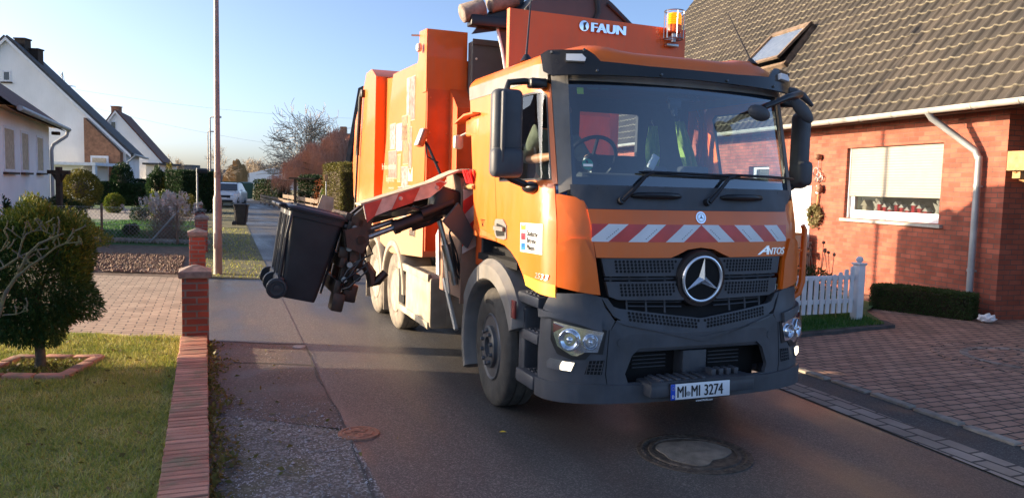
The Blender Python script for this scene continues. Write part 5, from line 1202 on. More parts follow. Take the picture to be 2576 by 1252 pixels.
for sd_, hk in ((-1, 'hl'), (1, 'hr')):
    base = Vector(J[hk]); b0 = ix[hk]
    for f_ in range(5):
        o_ = Vector(((f_ - 1.5) * .017 * sd_, 0, .004 * f_)) if f_ < 4 else Vector((-.034 * sd_, .02, .0))
        ln = (.034, .038, .036, .028, .030)[f_]
        q = [base + o_ + Vector((0, -.025, .010)), base + o_ + Vector((0, -.025 - ln, .012)), base + o_ + Vector((0, -.03 - ln, -.028))]
        if f_ == 4: q = [base + o_, base + o_ + Vector((-.008 * sd_, -.035, .0)), base + o_ + Vector((0, -.055, -.012))]
        pr_ = b0
        for p in q: pts.append(tuple(p)); rd.append(.0095); ed.append((pr_, len(pts) - 1)); pr_ = len(pts) - 1
bodyp = skin('body', pts, ed, rd, 'skin', person)
sk = ['pel', 'sp', 'ch', 'nk', 'sl', 'el', 'sr', 'er']
def sub_skin(name, keys, extra, m, ends=()):
    P_ = [Vector(J[k]) for k in keys]; R_ = [rad[k] + extra for k in keys]; I_ = {k: i for i, k in enumerate(keys)}
    E2 = [(I_[a], I_[b]) for a, b in E_ if a in I_ and b in I_]
    for a, b, f_, r_ in ends:
        P_.append(Vector(J[a]).lerp(Vector(J[b]), f_)); R_.append(r_); E2.append((I_[a], len(P_) - 1))
    return skin(name, P_, E2, R_, m, person)
sub_skin('shirt', ['pel', 'sp', 'ch', 'sl', 'el', 'sr', 'er'], .020, 'shirt', (('ch', 'nk', .45, .085), ('el', 'wl', .12, .056), ('er', 'wr', .12, .056)))
sub_skin('jeans', ['pel', 'hip_l', 'hip_r', 'kl', 'kr', 'al', 'ar'], .016, 'jeans')
mb = MB(); hp = Vector(J['hd'])
mb.sphere(hp + Vector((0, .018, .028)), (.088, .098, .092), 16, 12); mb.build('hair', 'hair', bodyp, 60)
mb = MB(); mb.sphere(hp + Vector((0, -.098, -.005)), (.014, .022, .024), 8, 6); 
for s_ in (-1, 1): mb.sphere(hp + Vector((s_ * .092, .0, -.005)), (.014, .028, .034), 8, 6)
mb.build('face', 'skin', bodyp, 60)
mb = MB()
for s_ in (-1, 1): mb.sphere(hp + Vector((s_ * .033, -.088, .012)), (.012, .008, .007), 8, 6)
mb.box(hp + Vector((0, -.09, -.055)), (.045, .012, .008), .003); mb.build('features', 'hair', bodyp)
# ------------------------------------------------------------------ wheelie bins
def make_bin(name, label, Mw, group=None, cat='bin'):
    t = thing(name, label, cat, (0, 0, 0), 0, group); t.matrix_world = Mw
    mb = MB(); N = 6; lv = [(0.0, .168, .178, .0), (.05, .178, .185, .0), (.80, .255, .235, .0), (.805, .275, .25, .0), (.86, .28, .255, .0)]
    def loop(z, hx, hy, r=.045):
        o = []
        for cx, cy, a0 in ((1, 1, 0), (-1, 1, 90), (-1, -1, 180), (1, -1, 270)):
            for k in range(4):
                a = R(a0 + 30 * k); o.append((cx * (hx - r) + r * math.cos(a), cy * (hy - r) + r * math.sin(a), z))
        return o
    vs_ = []; fs_ = []
    for z, hx, hy, _ in lv: vs_ += loop(z, hx, hy)
    for i in range(len(lv) - 1):
        for k in range(16): fs_.append([i * 16 + k, i * 16 + (k + 1) % 16, (i + 1) * 16 + (k + 1) % 16, (i + 1) * 16 + k])
    fs_.append(list(range(16))[::-1]); fs_.append([64 + k for k in range(16)])
    mb.add(vs_, fs_)
    for s_ in (-1, 1):
        mb.tube([(-.215, s_ * .15, .12), (-.262, s_ * .18, .80)], .022, 6); mb.tube([(.21, s_ * .12, .1), (.262, s_ * .13, .8)], .012, 6)
    mb.bb((-.25, -.20, .05), (-.17, .20, .20), .03); mb.bb((.27, -.24, .80), (.31, .24, .845), .01); mb.bb((-.265, -.25, .58), (-.235, -.225, .82), .006); mb.bb((-.265, .225, .58), (-.235, .25, .82), .006)
    mb.build('bin_body', 'bin_plastic', t, 40)
    mb = MB(); vs_ = []; fs_ = []; lv = [(.862, .30, .268), (.885, .305, .272), (.905, .285, .25), (.918, .20, .17)]
    for z, hx, hy in lv: vs_ += loop(z, hx, hy, .05)
    for i in range(3):
        for k in range(16): fs_.append([i * 16 + k, i * 16 + (k + 1) % 16, (i + 1) * 16 + (k + 1) % 16, (i + 1) * 16 + k])
    fs_.append(list(range(16))[::-1]); fs_.append([48 + k for k in range(16)]); mb.add(vs_, fs_)
    for y in (-.12, 0, .12): mb.bb((-.22, y - .012, .905), (.22, y + .012, .93), .006)
    mb.build('lid', 'bin_plastic', t, 40)
    mb = MB(); mb.tube([(-.37, -.22, .885), (-.37, .22, .885)], .016, 8)
    for y in (-.22, -.08, .08, .22): mb.tube([(-.28, y, .86), (-.33, y, .90), (-.37, y, .885)], .018, 6)
    mb.build('handle', 'bin_plastic', t, 50)
    mb = MB(); mb.cyl((-.235, -.26, .085), (-.235, .26, .085), .012, n=8); mb.build('axle', 'steel', t)
    for s_ in (-1, 1):
        mb = MB(); A = Matrix.Translation((-.235, s_ * .262, .085)) @ Matrix.Rotation(R(-90 * s_), 4, 'X')
        mb.lathe([(.06, -.02), (.095, -.02), (.10, -.014), (.10, .014), (.095, .02), (.075, .022), (.07, .012), (.035, .010), (.033, .022), (0, .024)], 28, Mx=A); mb.build('wheel', 'bin_plastic', t, 40)
    return t
TM = Matrix.Translation(TP) @ Matrix.Rotation(TH, 4, 'Z')
grp = 'wheelie bins held by the truck arm'
make_bin('wheelie_bin', 'tilted black wheelie bin on the truck arm, the near one of the raised pair', TM @ Matrix.Translation((-2.77, 2.60, .85)) @ Matrix.Rotation(TLT, 4, 'Y') @ Matrix.Diagonal((.95, .95, .95, 1)), grp)
make_bin('wheelie_bin', 'tilted black wheelie bin mostly hidden behind the near raised bin', TM @ Matrix.Translation((-2.77, 3.12, .85)) @ Matrix.Rotation(TLT, 4, 'Y') @ Matrix.Diagonal((.95, .95, .95, 1)), grp)
p = G(607, 566); make_bin('wheelie_bin', 'black wheelie bin standing alone on the road in front of the white car', Matrix.Translation(p) @ Matrix.Rotation(R(8), 4, 'Z'))
# ================================================================== RIGHT HOUSE
HK = Vector((7.86, 12.25, 0)); HD = Vector((-0.2552, 0.9669, 0)).normalized(); HN = Vector((-HD.y, HD.x, 0))   # HN faces the street
def HW(s, o, z): return HK + HD * s + HN * o + Vector((0, 0, z))
house = thing('brick_house', 'red brick house with a dark tiled roof, open skylight and half lowered shutter', 'house', HK)
HL = lambda s, o, z: HW(s, o, z) - HK
mb = MB()
# street wall with openings: main window s 1.28..3.78 z 1.50..2.93, second window s 6.3..7.3, door s 4.86..5.75
ops = [(1.28, 3.78, 1.50, 2.93), (6.55, 7.45, 1.55, 2.62)]
ss = [0, 1.28, 3.78, 4.86, 5.75, 6.55, 7.45, 18.0]; zz_ = [0, 1.50, 1.55, 2.62, 2.93, 3.55]
def hole(s0, s1, z0, z1):
    for a, b, c, d in ops:
        if s0 >= a - .001 and s1 <= b + .001 and z0 >= c - .001 and z1 <= d + .001: return True
    return False
for i in range(len(ss) - 1):
    for k in range(len(zz_) - 1):
        if not hole(ss[i], ss[i + 1], zz_[k], zz_[k + 1]):
            mb.add([HL(ss[i], 0, zz_[k]), HL(ss[i + 1], 0, zz_[k]), HL(ss[i + 1], 0, zz_[k + 1]), HL(ss[i], 0, zz_[k + 1])], [[0, 1, 2, 3]])
for a, b, c, d in ops:
    for P in (((a, c), (b, c)), ((b, c), (b, d)), ((b, d), (a, d)), ((a, d), (a, c))):
        (p, q), (r, t) = P; mb.add([HL(p, 0, q), HL(r, 0, t), HL(r, -.22, t), HL(p, -.22, q)], [[0, 1, 2, 3]])
mb.build('wall', 'house_brick', house, fixn=False)
mb = MB()
mb.add([HL(0, 0, 0), HL(0, -9, 0), HL(0, -9, 3.55), HL(0, 0, 3.55)], [[0, 1, 2, 3]]); mb.build('gable_wall', 'house_brick_side', house, fixn=False)
mb = MB(); mb.add([HL(18, 0, 0), HL(18, -9, 0), HL(18, -9, 3.55), HL(18, -4.5, 9.5), HL(18, 0, 3.55)], [[0, 1, 2, 3, 4]]); mb.build('gable_wall', 'house_brick_side', house, fixn=False)
mb = MB(); mb.add([HL(0, 0, 3.45), HL(0, -9, 3.45), HL(-3, -9, 3.45), HL(-3, 0.0, 3.45)], [[0, 1, 2, 3]]); mb.build('carport_ceiling', 'wood_dark', house, fixn=False)
mb = MB(); mb.add([HL(-3, -2.0, 0), HL(-3, -9, 0), HL(-3, -9, 3.55), HL(-3, -2.0, 3.55)], [[0, 1, 2, 3]]); mb.build('carport_wall', 'house_brick_side', house, fixn=False)
mb = MB()
def hbox(mb, s0, s1, o0, o1, z0, z1, mi=0):
    vs_ = [HL(s, o, z) for s in (s0, s1) for o in (o0, o1) for z in (z0, z1)]
    mb.add(vs_, [[0, 1, 3, 2], [4, 6, 7, 5], [0, 4, 5, 1], [2, 3, 7, 6], [0, 2, 6, 4], [1, 5, 7, 3]], mi)
hbox(mb, -3, -.12, .02, .12, 2.42, 2.72); mb.tube([HL(-.2, .02, 2.42), HL(-.2, -.1, 2.30), HL(-.35, -.12, 2.25)], .04, 6); hbox(mb, -.28, -.14, -.5, .02, 2.30, 2.42)
mb.build('carport_beam', 'wood', house)
# tiled roof: eave 0.62 in front of the wall at z 3.42, 42 degree pitch
PIT = R(53); EO, EZ = .62, 3.42
def RF(s, u, h): return HL(s, EO - u * math.cos(PIT) - h * -math.sin(PIT) * 1, EZ + u * math.sin(PIT) + h * math.cos(PIT))
S0, S1 = -3.2, 18.3; TWD, CRS = .26, .30; NC = 27
sub = 8; ncol = int((S1 - S0) / TWD * sub)
sg = np.linspace(S0, S1, ncol + 1); ph = (sg / TWD + .01) % 1.0
wav = np.where(ph < .40, .036 * np.abs(np.sin(np.pi * ph / .40)) ** .7, -.004 - .006 * np.sin(np.pi * (ph - .40) / .60))
A_ = np.array(HD); Nn = np.array(HN)
ca, sa_ = math.cos(PIT), math.sin(PIT)
V = []; F = []
SK = (2.85, 4.0, 2.55, 4.25)
def rp(s, u, h): return np.outer(s, A_) + np.outer(np.full(len(s), EO - u * ca) + h * sa_, Nn) + np.outer(EZ + u * sa_ + h * ca, [0, 0, 1])
cs = 0; MI = []
for c in range(NC):
    jit = rng.normal(0, .002, len(sg) // sub + 2); jj = np.repeat(jit, sub)[:len(sg)]
    rows = [rp(sg, c * CRS, wav + .000 + jj), rp(sg, c * CRS + .0, wav * .8 + .024 + jj), rp(sg, c * CRS + .022, wav * .85 + .030 + jj), rp(sg, (c + 1) * CRS + .03, wav + .006 + jj)]
    b = cs
    for r_ in rows: V.append(r_)
    n_ = len(sg)
    for k in range(3):
        i0 = b + k * n_ + np.arange(n_ - 1); F.append(np.stack([i0, i0 + 1, i0 + 1 + n_, i0 + n_], 1)); MI.append(np.full(n_ - 1, 1 if k < 2 else 0))
    cs += 4 * n_
rf = fast('roof', np.concatenate(V), np.concatenate(F), ['roof_tile', 'tile_edge'], house, np.concatenate(MI))
mb = MB(); U1 = NC * CRS
mb.add([RF(S0, 0, -.03), RF(S1, 0, -.03), RF(S1, U1, -.03), RF(S0, U1, -.03)], [[0, 1, 2, 3]])
top = RF(0, U1, 0)
mb.add([RF(S0, U1, 0), RF(S1, U1, 0), RF(S1, U1, 0) - HN * 6 - Vector((0, 0, 6.4)), RF(S0, U1, 0) - HN * 6 - Vector((0, 0, 6.4))], [[0, 1, 2, 3]])
mb.tube([RF(S0, U1, .03), RF(S1, U1, .03)], .10, 8)
mb.add([HL(S0, EO - .06, 3.36), HL(S1, EO - .06, 3.36), HL(S1, 0, 3.40), HL(S0, 0, 3.40)], [[0, 1, 2, 3]])
mb.build('roof_deck', 'wood_dark', rf, fixn=False)
mb = MB()
N = 8; prof = [(math.cos(a) * .075, -math.sin(a) * .075) for a in np.linspace(0, math.pi, N + 1)]
for rr, fl in ((1.0, 0), (.93, 1)):
    vs_ = [HL(s, EO + .055 + x * rr, 3.44 + z * rr) for s in (S0, S1) for x, z in prof]
    mb.add(vs_, [[k, k + 1, N + 2 + k, N + 1 + k] for k in range(N)])
mb.tube([HL(S0, EO + .13, 3.445), HL(S1, EO + .13, 3.445)], .012, 6)
for s in np.arange(-2.5, 18, .85): mb.tube([HL(s, EO + .055 + x * 1.05, 3.44 + z * 1.05) for x, z in prof], .008, 4)
mb.build('gutter', 'zinc_light', house, fixn=False)
mb = MB(); mb.tube([HL(.98, EO + .05, 3.40), HL(.96, EO - .02, 3.30), HL(.50, .12, 2.76), HL(.44, .10, 2.62)], .055, 12); mb.tube([HL(.43, .10, 2.66), HL(.42, .10, .02)], .052, 12)
for z in (2.15, .75): mb.cyl(HL(.425, .10, z), HL(.425, .10, z + .05), .060, n=12); mb.bb(tuple(HL(.425, .06, z) + Vector((-.01, -.01, 0))), tuple(HL(.425, .06, z) + Vector((.06, .01, .03))))
mb.build('downpipe', 'zinc', house, 40)
# windows
def hwindow(a, b, c, d, shut, sill=True):
    mb = MB(); f = .075
    hbox(mb, a, a + f, -.13, -.20, c, d); hbox(mb, b - f, b, -.13, -.20, c, d); hbox(mb, a + f, b - f, -.13, -.20, c, c + .10); hbox(mb, a + f, b - f, -.13, -.20, d - f, d)
    hbox(mb, a + f, a + f + .06, -.14, -.19, c + .10, d - f); hbox(mb, b - f - .06, b - f, -.14, -.19, c + .10, d - f); hbox(mb, a + f, b - f, -.145, -.19, c + .10, c + .165)
    w_ = mb.build('window', 'white_paint', house, 30)
    mb = MB(); mb.add([HL(a, -.165, c), HL(b, -.165, c), HL(b, -.165, d), HL(a, -.165, d)], [[0, 1, 2, 3]]); mb.build('pane', 'house_glass', w_, fixn=False)
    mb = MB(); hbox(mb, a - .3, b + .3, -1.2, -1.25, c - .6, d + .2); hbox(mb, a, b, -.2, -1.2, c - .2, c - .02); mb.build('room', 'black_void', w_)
    if shut is not None:
        mb = MB(); z = shut; k = 0
        while z < d - .01:
            z1 = min(z + .052, d); hbox(mb, a + .03, b - .03, -.083, -.10, z + .008, z1 - .002); hbox(mb, a + .03, b - .03, -.096, -.099, z - .004, z + .010, 1); z = z1
        hbox(mb, a + .03, b - .03, -.075, -.10, shut - .03, shut); mb.build('roller_shutter', ['shutter', 'zinc'], w_, 20)
        mb = MB(); hbox(mb, a, a + .035, -.07, -.13, c, d); hbox(mb, b - .035, b, -.07, -.13, c, d); mb.build('shutter_rail', 'white_paint', w_)
    if sill:
        mb = MB(); hbox(mb, a - .10, b + .04, .07, -.13, c - .07, c - .015); mb.build('sill', 'sill_stone', w_)
    return w_
hwindow(1.28, 3.78, 1.50, 2.93, 1.98)
w2 = hwindow(6.55, 7.45, 1.55, 2.62, None)
mb = MB(); hbox(mb, 6.64, 7.36, -.18, -.19, 1.68, 2.54); mb.build('net_curtain', 'curtain', w2)
mb = MB(); hbox(mb, 4.86, 5.75, .02, -.12, .1, 2.15); mb.build('front_door', 'white_paint', house)
# skylight, standing open
SKS = (5.25, 6.35)
mb = MB()
mb = MB(); s0, s1, u0, u1 = 6.95, 8.6, 2.05, 3.35
for a, b, c, d in ((s0, s1, u0, u0 + .09), (s0, s1, u1 - .09, u1), (s0, s0 + .09, u0, u1), (s1 - .09, s1, u0, u1)):
    vs_ = [RF(s, u, h) for s in (a, b) for u in (c, d) for h in (-.02, .14)]
    mb.add(vs_, [[0, 1, 3, 2], [4, 6, 7, 5], [0, 4, 5, 1], [2, 3, 7, 6], [0, 2, 6, 4], [1, 5, 7, 3]])
sk_ = mb.build('skylight', 'wood_grey', house)
mb = MB(); mb.add([RF(s, u, .05) for s, u in ((s0, u0), (s1, u0), (s1, u1), (s0, u1))], [[0, 1, 2, 3]]); mb.build('shaft', 'black_void', sk_, fixn=False)
tilt = .13
def SF(s, u, h): return RF(s, u1 + (u - u1) * math.cos(tilt), .16 + h + (u1 - u) * math.sin(tilt))
mb = MB()
for a, b, c, d in ((s0, s1, u0, u0 + .08), (s0, s1, u1 - .12, u1), (s0, s0 + .07, u0, u1), (s1 - .07, s1, u0, u1)):
    vs_ = [SF(s, u, h) for s in (a, b) for u in (c, d) for h in (0, .06)]
    mb.add(vs_, [[0, 1, 3, 2], [4, 6, 7, 5], [0, 4, 5, 1], [2, 3, 7, 6], [0, 2, 6, 4], [1, 5, 7, 3]])
mb.build('sash', 'wood_grey', sk_)
mb = MB(); mb.add([SF(s, u, .03) for s, u in ((s0, u0), (s1, u0), (s1, u1), (s0, u1))], [[0, 1, 2, 3]]); mb.add([SF(s, u, .0) for s, u in ((s0, u0), (s1, u0), (s1, u1), (s0, u1))], [[0, 1, 2, 3]], 1); mb.build('skylight_pane', ['skylight_glass', 'paper'], sk_, fixn=False)
# things at the house
t = thing('wall_ornament', 'rusty wrought metal bells and hearts hung on the brick wall', 'ornament', HW(4.62, .03, 2.45))
mb = MB(); L0 = lambda s, o, z: HD * s + HN * o + Vector((0, 0, z))
for s, z, r in ((.06, .0, .09), (-.05, -.08, .07), (.02, -.17, .05), (-.12, -.14, .06)): mb.tube([L0(s + r * math.cos(a), .03, z + r * math.sin(a)) for a in np.linspace(0, 6.28, 17)], .012, 5)
mb.tube([L0(0, .02, .28), L0(-.03, .05, -.1)], .008, 5); mb.build('metal_scroll', 'steel', t)
mb = MB(); mb.sphere(L0(-.02, .05, .32), (.09, .06, .07)); mb.sphere(L0(-.13, .06, -.36), (.07, .07, .10)); mb.build('bell', 'rust_iron', t)
t = thing('house_number', 'white figure 5 fixed to the brick wall above the wreath', 'house number', HW(4.58, .03, 1.98))
vs_, fs_ = textgeo('5', .26, .012, .008); mb = MB(); mb.add([L0(-.0 - (p.x - .08), .02 + p.z, p.y) for p in vs_], fs_); mb.build('numeral', 'sticker_white', t)
mb = MB(); mb.tube([L0(0, .01, -.02), L0(0.02, .01, -.26)], .02, 6); mb.build('hanger', 'wood', t)
wr = thing('door_wreath', 'dried flower wreath hanging on the brick wall below the house number', 'wreath', HW(4.62, .05, 1.50))
a = rng.uniform(0, 6.283, 700); rr = .15 + rng.normal(0, .035, 700); P = np.stack([-.2552 * rr * np.cos(a), .9669 * rr * np.cos(a), rr * 1.15 * np.sin(a)], 1) + np.outer(rng.uniform(0, .09, 700), np.array(HN))
V, F = leafcards(P, .06, .7); fast('foliage', V, F, 'wreath_leaf', wr)
t = thing('planter_box', 'patterned stone planter on a wooden ledge behind the cab rail', 'planter', HW(4.95, .35, .72))
mb = MB(); mb.box((0, 0, .20), (.42, .5, .36), .02); mb.build('pot', 'plaque', t)
mb = MB(); mb.box((0, 0, -.02), (.55, .75, .06), .01); mb.bb((-.2, -.25, -.72), (.2, .25, -.05)); mb.build('ledge', 'wood', t)
for i, (s, lab) in enumerate(((1.62, 'white angel figurine at the right end of the window sill'), (3.18, 'white angel figurine left of centre in the window'), (3.46, 'beige lantern house at the left end of the window'))):
    t = thing('window_figurine', lab, 'figurine', HW(s, -.32, 1.50)); mb = MB()
    if i < 2: mb.lathe([(.13, 0), (.12, .02), (.05, .22), (.045, .30), (.02, .33), (.045, .37), (.045, .41), (0, .44)], 16); mb.prism([(.03, .18), (.14, .36), (.05, .33)], lambda a, b, d: tuple(L0(a, d, b)), -.01, .01); mb.prism([(-.03, .18), (-.14, .36), (-.05, .33)], lambda a, b, d: tuple(L0(a, d, b)), -.01, .01)
    else: mb.box((0, 0, .13), (.16, .16, .26), .02); mb.prism([(-.1, .26), (.1, .26), (0, .38)], lambda a, b, d: tuple(L0(a, d, b)), -.1, .1)
    mb.build('figure', 'figurine' if i < 2 else 'cream_render', t, 50)
t = thing('window_village', 'row of miniature red houses on green moss behind the window', 'decoration', HW(2.5, -.32, 1.50)); mb = MB()
for k in range(9):
    s = -.62 + k * .15; h = .12 + .05 * (k % 3); c = L0(s, 0, .08 + h / 2); mb.box(tuple(c), (.10, .11, h), .004, None, 0); mb.prism([(s - .07, .08 + h), (s + .07, .08 + h), (s, .15 + h)], lambda a, b, d: tuple(L0(a, d, b)), -.06, .06, 1)
mb.build('small_house', ['ink_red', 'sticker_white'], t)
mb = MB(); P = np.array([tuple(L0(rng.uniform(-.85, .85), rng.uniform(-.02, .10), rng.uniform(0, .07))) for _ in range(500)]); V, F = leafcards(P, .04, .6); fast('moss', V, F, 'bright_leaf', t)
t = thing('plastic_bag', 'crumpled white bag lying at the brick house corner', 'bag', (7.55, 11.95, .02)); mb = MB()
bm = bmesh.new(); bmesh.ops.create_icosphere(bm, subdivisions=3, radius=.11)
for v in bm.verts: v.co = Vector((v.co.x * 1.2, v.co.y, v.co.z * .6 + .06)) * (1 + .25 * math.sin(v.co.x * 60) * math.cos(v.co.z * 55 + v.co.y * 40))
mb.addbm(bm); mb.build('sheet', 'sticker_white', t)
# ================================================================== planting helpers
def crown_pts(n, rx, ry, rz, c=(0, 0, 0), inner=.55, lump=.16, seed=0, flat=0.0, power=1.0):
    r_ = np.random.default_rng(seed); d = r_.normal(size=(n, 3)); d /= np.linalg.norm(d, axis=1)[:, None]
    ph = r_.uniform(0, 6.28, 6); fr = r_.uniform(2.5, 6, (6, 3))
    l = sum(np.sin(d @ fr[i] + ph[i]) for i in range(6)) / 6
    rad = (inner + (1 - inner) * r_.random(n) ** .5) * (1 + lump * 2 * l)
    P = d * rad[:, None] * np.array([rx, ry, rz]) + np.array(c)
    return P, d
def hedge_box(name, label, p0, p1, th, h, m, n, leaf=.06, cat='hedge', rough=.06, z0=0.0, hv=.05):
    """clipped hedge along p0->p1: a dark twiggy core and a skin of leaves"""
    p0 = Vector(p0); p1 = Vector(p1); L = (p1 - p0).length; d = (p1 - p0) / L; nn = Vector((-d.y, d.x, 0))
    t = thing(name, label, cat, p0)
    mb = MB(); vs_ = [d * (a * L) + nn * (b * th * .8) + Vector((0, 0, z0 + c * h * .9)) for a in (0.01, .99) for b in (-.5, .5) for c in (0, 1)]
    mb.add(vs_, [[0, 1, 3, 2], [4, 6, 7, 5], [0, 4, 5, 1], [2, 3, 7, 6], [0, 2, 6, 4], [1, 5, 7, 3]]); mb.build('twigs', 'wood_dark', t)
    A = np.array([h * L * 2, L * th, h * th * 2]); k = rng.choice(3, n, p=A / A.sum())
    a = rng.random(n); b = rng.random(n) - .5; c = rng.random(n); s = rng.choice([-1, 1], n)
    a = np.where(k == 2, (s + 1) / 2, a); b = np.where(k == 0, s * .5, b); c = np.where(k == 1, 1.0, c)
    w = rng.normal(0, rough, (n, 3)); top = 1 + hv * np.sin(a * L * 2.3) * np.sin(a * L * .9 + 1)
    P = np.outer(a * L, d) + np.outer(b * th, nn) + np.outer(z0 + c * h * top, [0, 0, 1]) + w * .6
    P[:, 2] = np.maximum(P[:, 2], .02)
    V, F = leafcards(P, leaf, .5, .3); fast('foliage', V, F, m, t); return t
def shrub(name, label, base, rx, rz, m, n, leaf, cat='shrub', trunk=.04, zc=None, inner=.45, lump=.16, seed=1, aspect=.4, up=.3, th=.25, jit=.5, group=None):
    t = thing(name, label, cat, base, 0, group); zc = rz if zc is None else zc
    P, d = crown_pts(n, rx, rx, rz, (0, 0, zc), inner, lump, seed); k = P[:, 2] > .03; P, d = P[k], d[k]
    V, F = leafcards(P, leaf, aspect, up, jit, d); fast('foliage', V, F, m, t)
    mb = MB(); mb.tube([(0, 0, -.02), (.01, 0, zc * .6), (0, .01, zc)], [trunk, trunk * .8, trunk * .5], 8)
    for i in range(5):
        a = i * 1.3; mb.tube([(0, 0, zc * .5), (math.cos(a) * rx * .3, math.sin(a) * rx * .3, zc * .9), (math.cos(a) * rx * .6, math.sin(a) * rx * .6, zc * 1.2)], [trunk * .5, trunk * .35, trunk * .15], 5)
    mb.sphere((0, 0, zc), (rx * .45, rx * .45, rz * .45), 10, 8)
    mb.build('stem', 'bark', t); return t
def branches(seed, H, spread, levels=5, r0=.12, trunk=.25, lean=0.0, droop=0.0, nb=(3, 4), len0=None, minr=.006, up=.25, ratio=.72):
    """bare limbs: list of tapered polylines"""
    rnd = random.Random(seed); segs = []
    def grow(p, d, L, r, lv):
        n = 4; pts = [p]; q = p.copy(); dd = d.copy()
        for i in range(n):
            dd = (dd + Vector((rnd.gauss(0, .10), rnd.gauss(0, .10), rnd.gauss(0, .06) + (up * .12 if lv < levels else 0) - droop * .22 * (1 if lv >= 2 else 0)))).normalized()
            q = q + dd * L / n; pts.append(q.copy())
        segs.append((pts, [max(minr, r * (1 - .45 * i / n)) for i in range(n + 1)], lv))
        if lv >= levels: return
        for k in range(rnd.randint(*nb)):
            f = rnd.uniform(.35, 1.0) if k else 1.0; i = min(n, int(f * n)); b = pts[i]
            ax = dd.orthogonal().normalized(); ax.rotate(Matrix.Rotation(rnd.uniform(0, 6.283), 3, dd)); an = rnd.uniform(.25, .8) * spread * (1 if k else .5)
            nd = dd.copy(); nd.rotate(Matrix.Rotation(an, 3, ax)); nd.z += up * .35; nd.normalize()
            grow(b, nd, L * rnd.uniform(ratio - .12, ratio + .12), r * (.62 if k else .7), lv + 1)
    grow(Vector((0, 0, 0)), Vector((lean, 0, 1)).normalized(), len0 or H * trunk, r0, 0)
    return segs
def bare_tree(name, label, base, H, seed, m='twig_grey', sides=4, minr=.012, cat='tree', group=None, wid=None, **kw):
    segs = branches(seed, H, kw.pop('spread', 1.0), minr=1e-4, **kw)
    zmax = max(p.z for s in segs for p in s[0]); sc_ = H / zmax
    if wid:
        xm = np.percentile([math.hypot(p.x, p.y) for s in segs for p in s[0]], 97); kx = wid / (xm * sc_)
        for s in segs:
            for p in s[0]: p.x *= kx; p.y *= kx
    rs_ = H * .019 / segs[0][1][0]
    t = thing(name, label, cat, base, 0, group); mt_ = MB(); mc = MB()
    V = []; F = []; nv = 0
    for pts, rr, lv in segs:
        if lv <= 1: mt_.tube([p * sc_ for p in pts], [max(minr, r * rs_) for r in rr], 7, 0, False)
        else:
            P = np.array([tuple(p * sc_) for p in pts]); k = 3; T = np.gradient(P, axis=0); T /= np.linalg.norm(T, axis=1)[:, None] + 1e-9
            X = np.cross(T, [.3, .2, .93]); X /= np.linalg.norm(X, axis=1)[:, None] + 1e-9; Y = np.cross(T, X)
            rra = np.maximum(np.array(rr) * rs_, minr)[:, None]
            ring = np.stack([P + (X * math.cos(a) + Y * math.sin(a)) * rra for a in (0, 2.094, 4.189)], 1).reshape(-1, 3); V.append(ring)
            for i in range(len(P) - 1):
                for j in range(3): F.append([nv + i * 3 + j, nv + i * 3 + (j + 1) % 3, nv + (i + 1) * 3 + (j + 1) % 3, nv + (i + 1) * 3 + j])
            nv += len(ring)
    mt_.build('trunk', 'bark' if m == 'twig_grey' else m, t, 60); fast('crown', np.concatenate(V), F, m, t, smooth=True); return t
# ================================================================== RIGHT: fence, hedge, drive edge
pf = thing('picket_fence', 'white picket fence with a ball-topped post in front of the brick house', 'fence', (5.33, 11.62, 0))
pf.scale = (1, 1, .90)
FD = Vector((-.92, -.40, 0)).normalized(); FNn = Vector((FD.y, -FD.x, 0))
def fl(a, o, z): return FD * a + FNn * o + Vector((0, 0, z))
Mf = Matrix(((FD.x, FNn.x, 0, 0), (FD.y, FNn.y, 0, 0), (0, 0, 1, 0), (0, 0, 0, 1)))
mb = MB(); mb.box((0, 0, .52), (.13, .13, .98), .006, Mx=Mf); mb.box((0, 0, 1.03), (.165, .165, .035), .01, Mx=Mf); mb.sphere((0, 0, 1.10), .055, 16, 12); mb.build('post', 'white_paint', pf, 40)
mb = MB()
mb2 = MB(); mb2.box((1.15, .03, .80), (2.2, .03, .075), .004, Mx=Mf); mb2.build('rail', 'white_paint', pf)
mb2 = MB(); mb2.box((1.15, .03, .40), (2.2, .03, .075), .004, Mx=Mf); mb2.build('rail', 'white_paint', pf)
for i in range(17):
    a = .13 + i * .118; k = (i % 14) / 13; h = .915 - .16 * math.sin(math.pi * min(1, i / 9.5) if i < 9.5 else math.pi * 1.0) * .8 + (.05 if i == 0 else 0)
    h = .98 - .18 * math.sin(math.pi * min(i, 12) / 12)
    mbp = MB(); w_ = .036; pl = [(-w_, .20), (w_, .20), (w_, h - .03)] + [(w_ * math.cos(q), h - .03 + w_ * math.sin(q)) for q in np.linspace(.3, 2.84, 6)] + [(-w_, h - .03)]
    mbp.prism(pl, lambda x, z, d: fl(a + x, d, z), -.005, .016); mbp.build('picket', 'white_paint', pf, 30)
hedge_box('box_hedge', 'low clipped green hedge along the brick wall by the downpipe', (6.42, 13.32, .01), (7.50, 12.22, .01), .46, .40, 'box_leaf', 15000, .034, rough=.012)
fl_ = thing('dead_flowers', 'dry brown flower heads standing behind the picket fence', 'flowers', (5.3, 13.2, .1)); mb = MB(); mh = MB()
for i in range(16):
    b = Vector((rng.uniform(-.7, .5), rng.uniform(-.2, .3), 0)); e = b + Vector((rng.normal(0, .08), rng.normal(0, .08), rng.uniform(.75, 1.1))); mb.tube([b, b.lerp(e, .5) + Vector((.02, 0, 0)), e], .006, 4); mh.sphere(e, .03, 6, 5)
mb.add(mh.v, mh.f, 1); mb.build('dry_stalks', ['dry_stalk', 'rust_iron'], fl_)
shrub('flower_bed_shrub', 'low green bushy plant behind the white picket fence', (4.9, 12.6, .1), .55, .33, 'box_leaf', 2600, .06, seed=5)
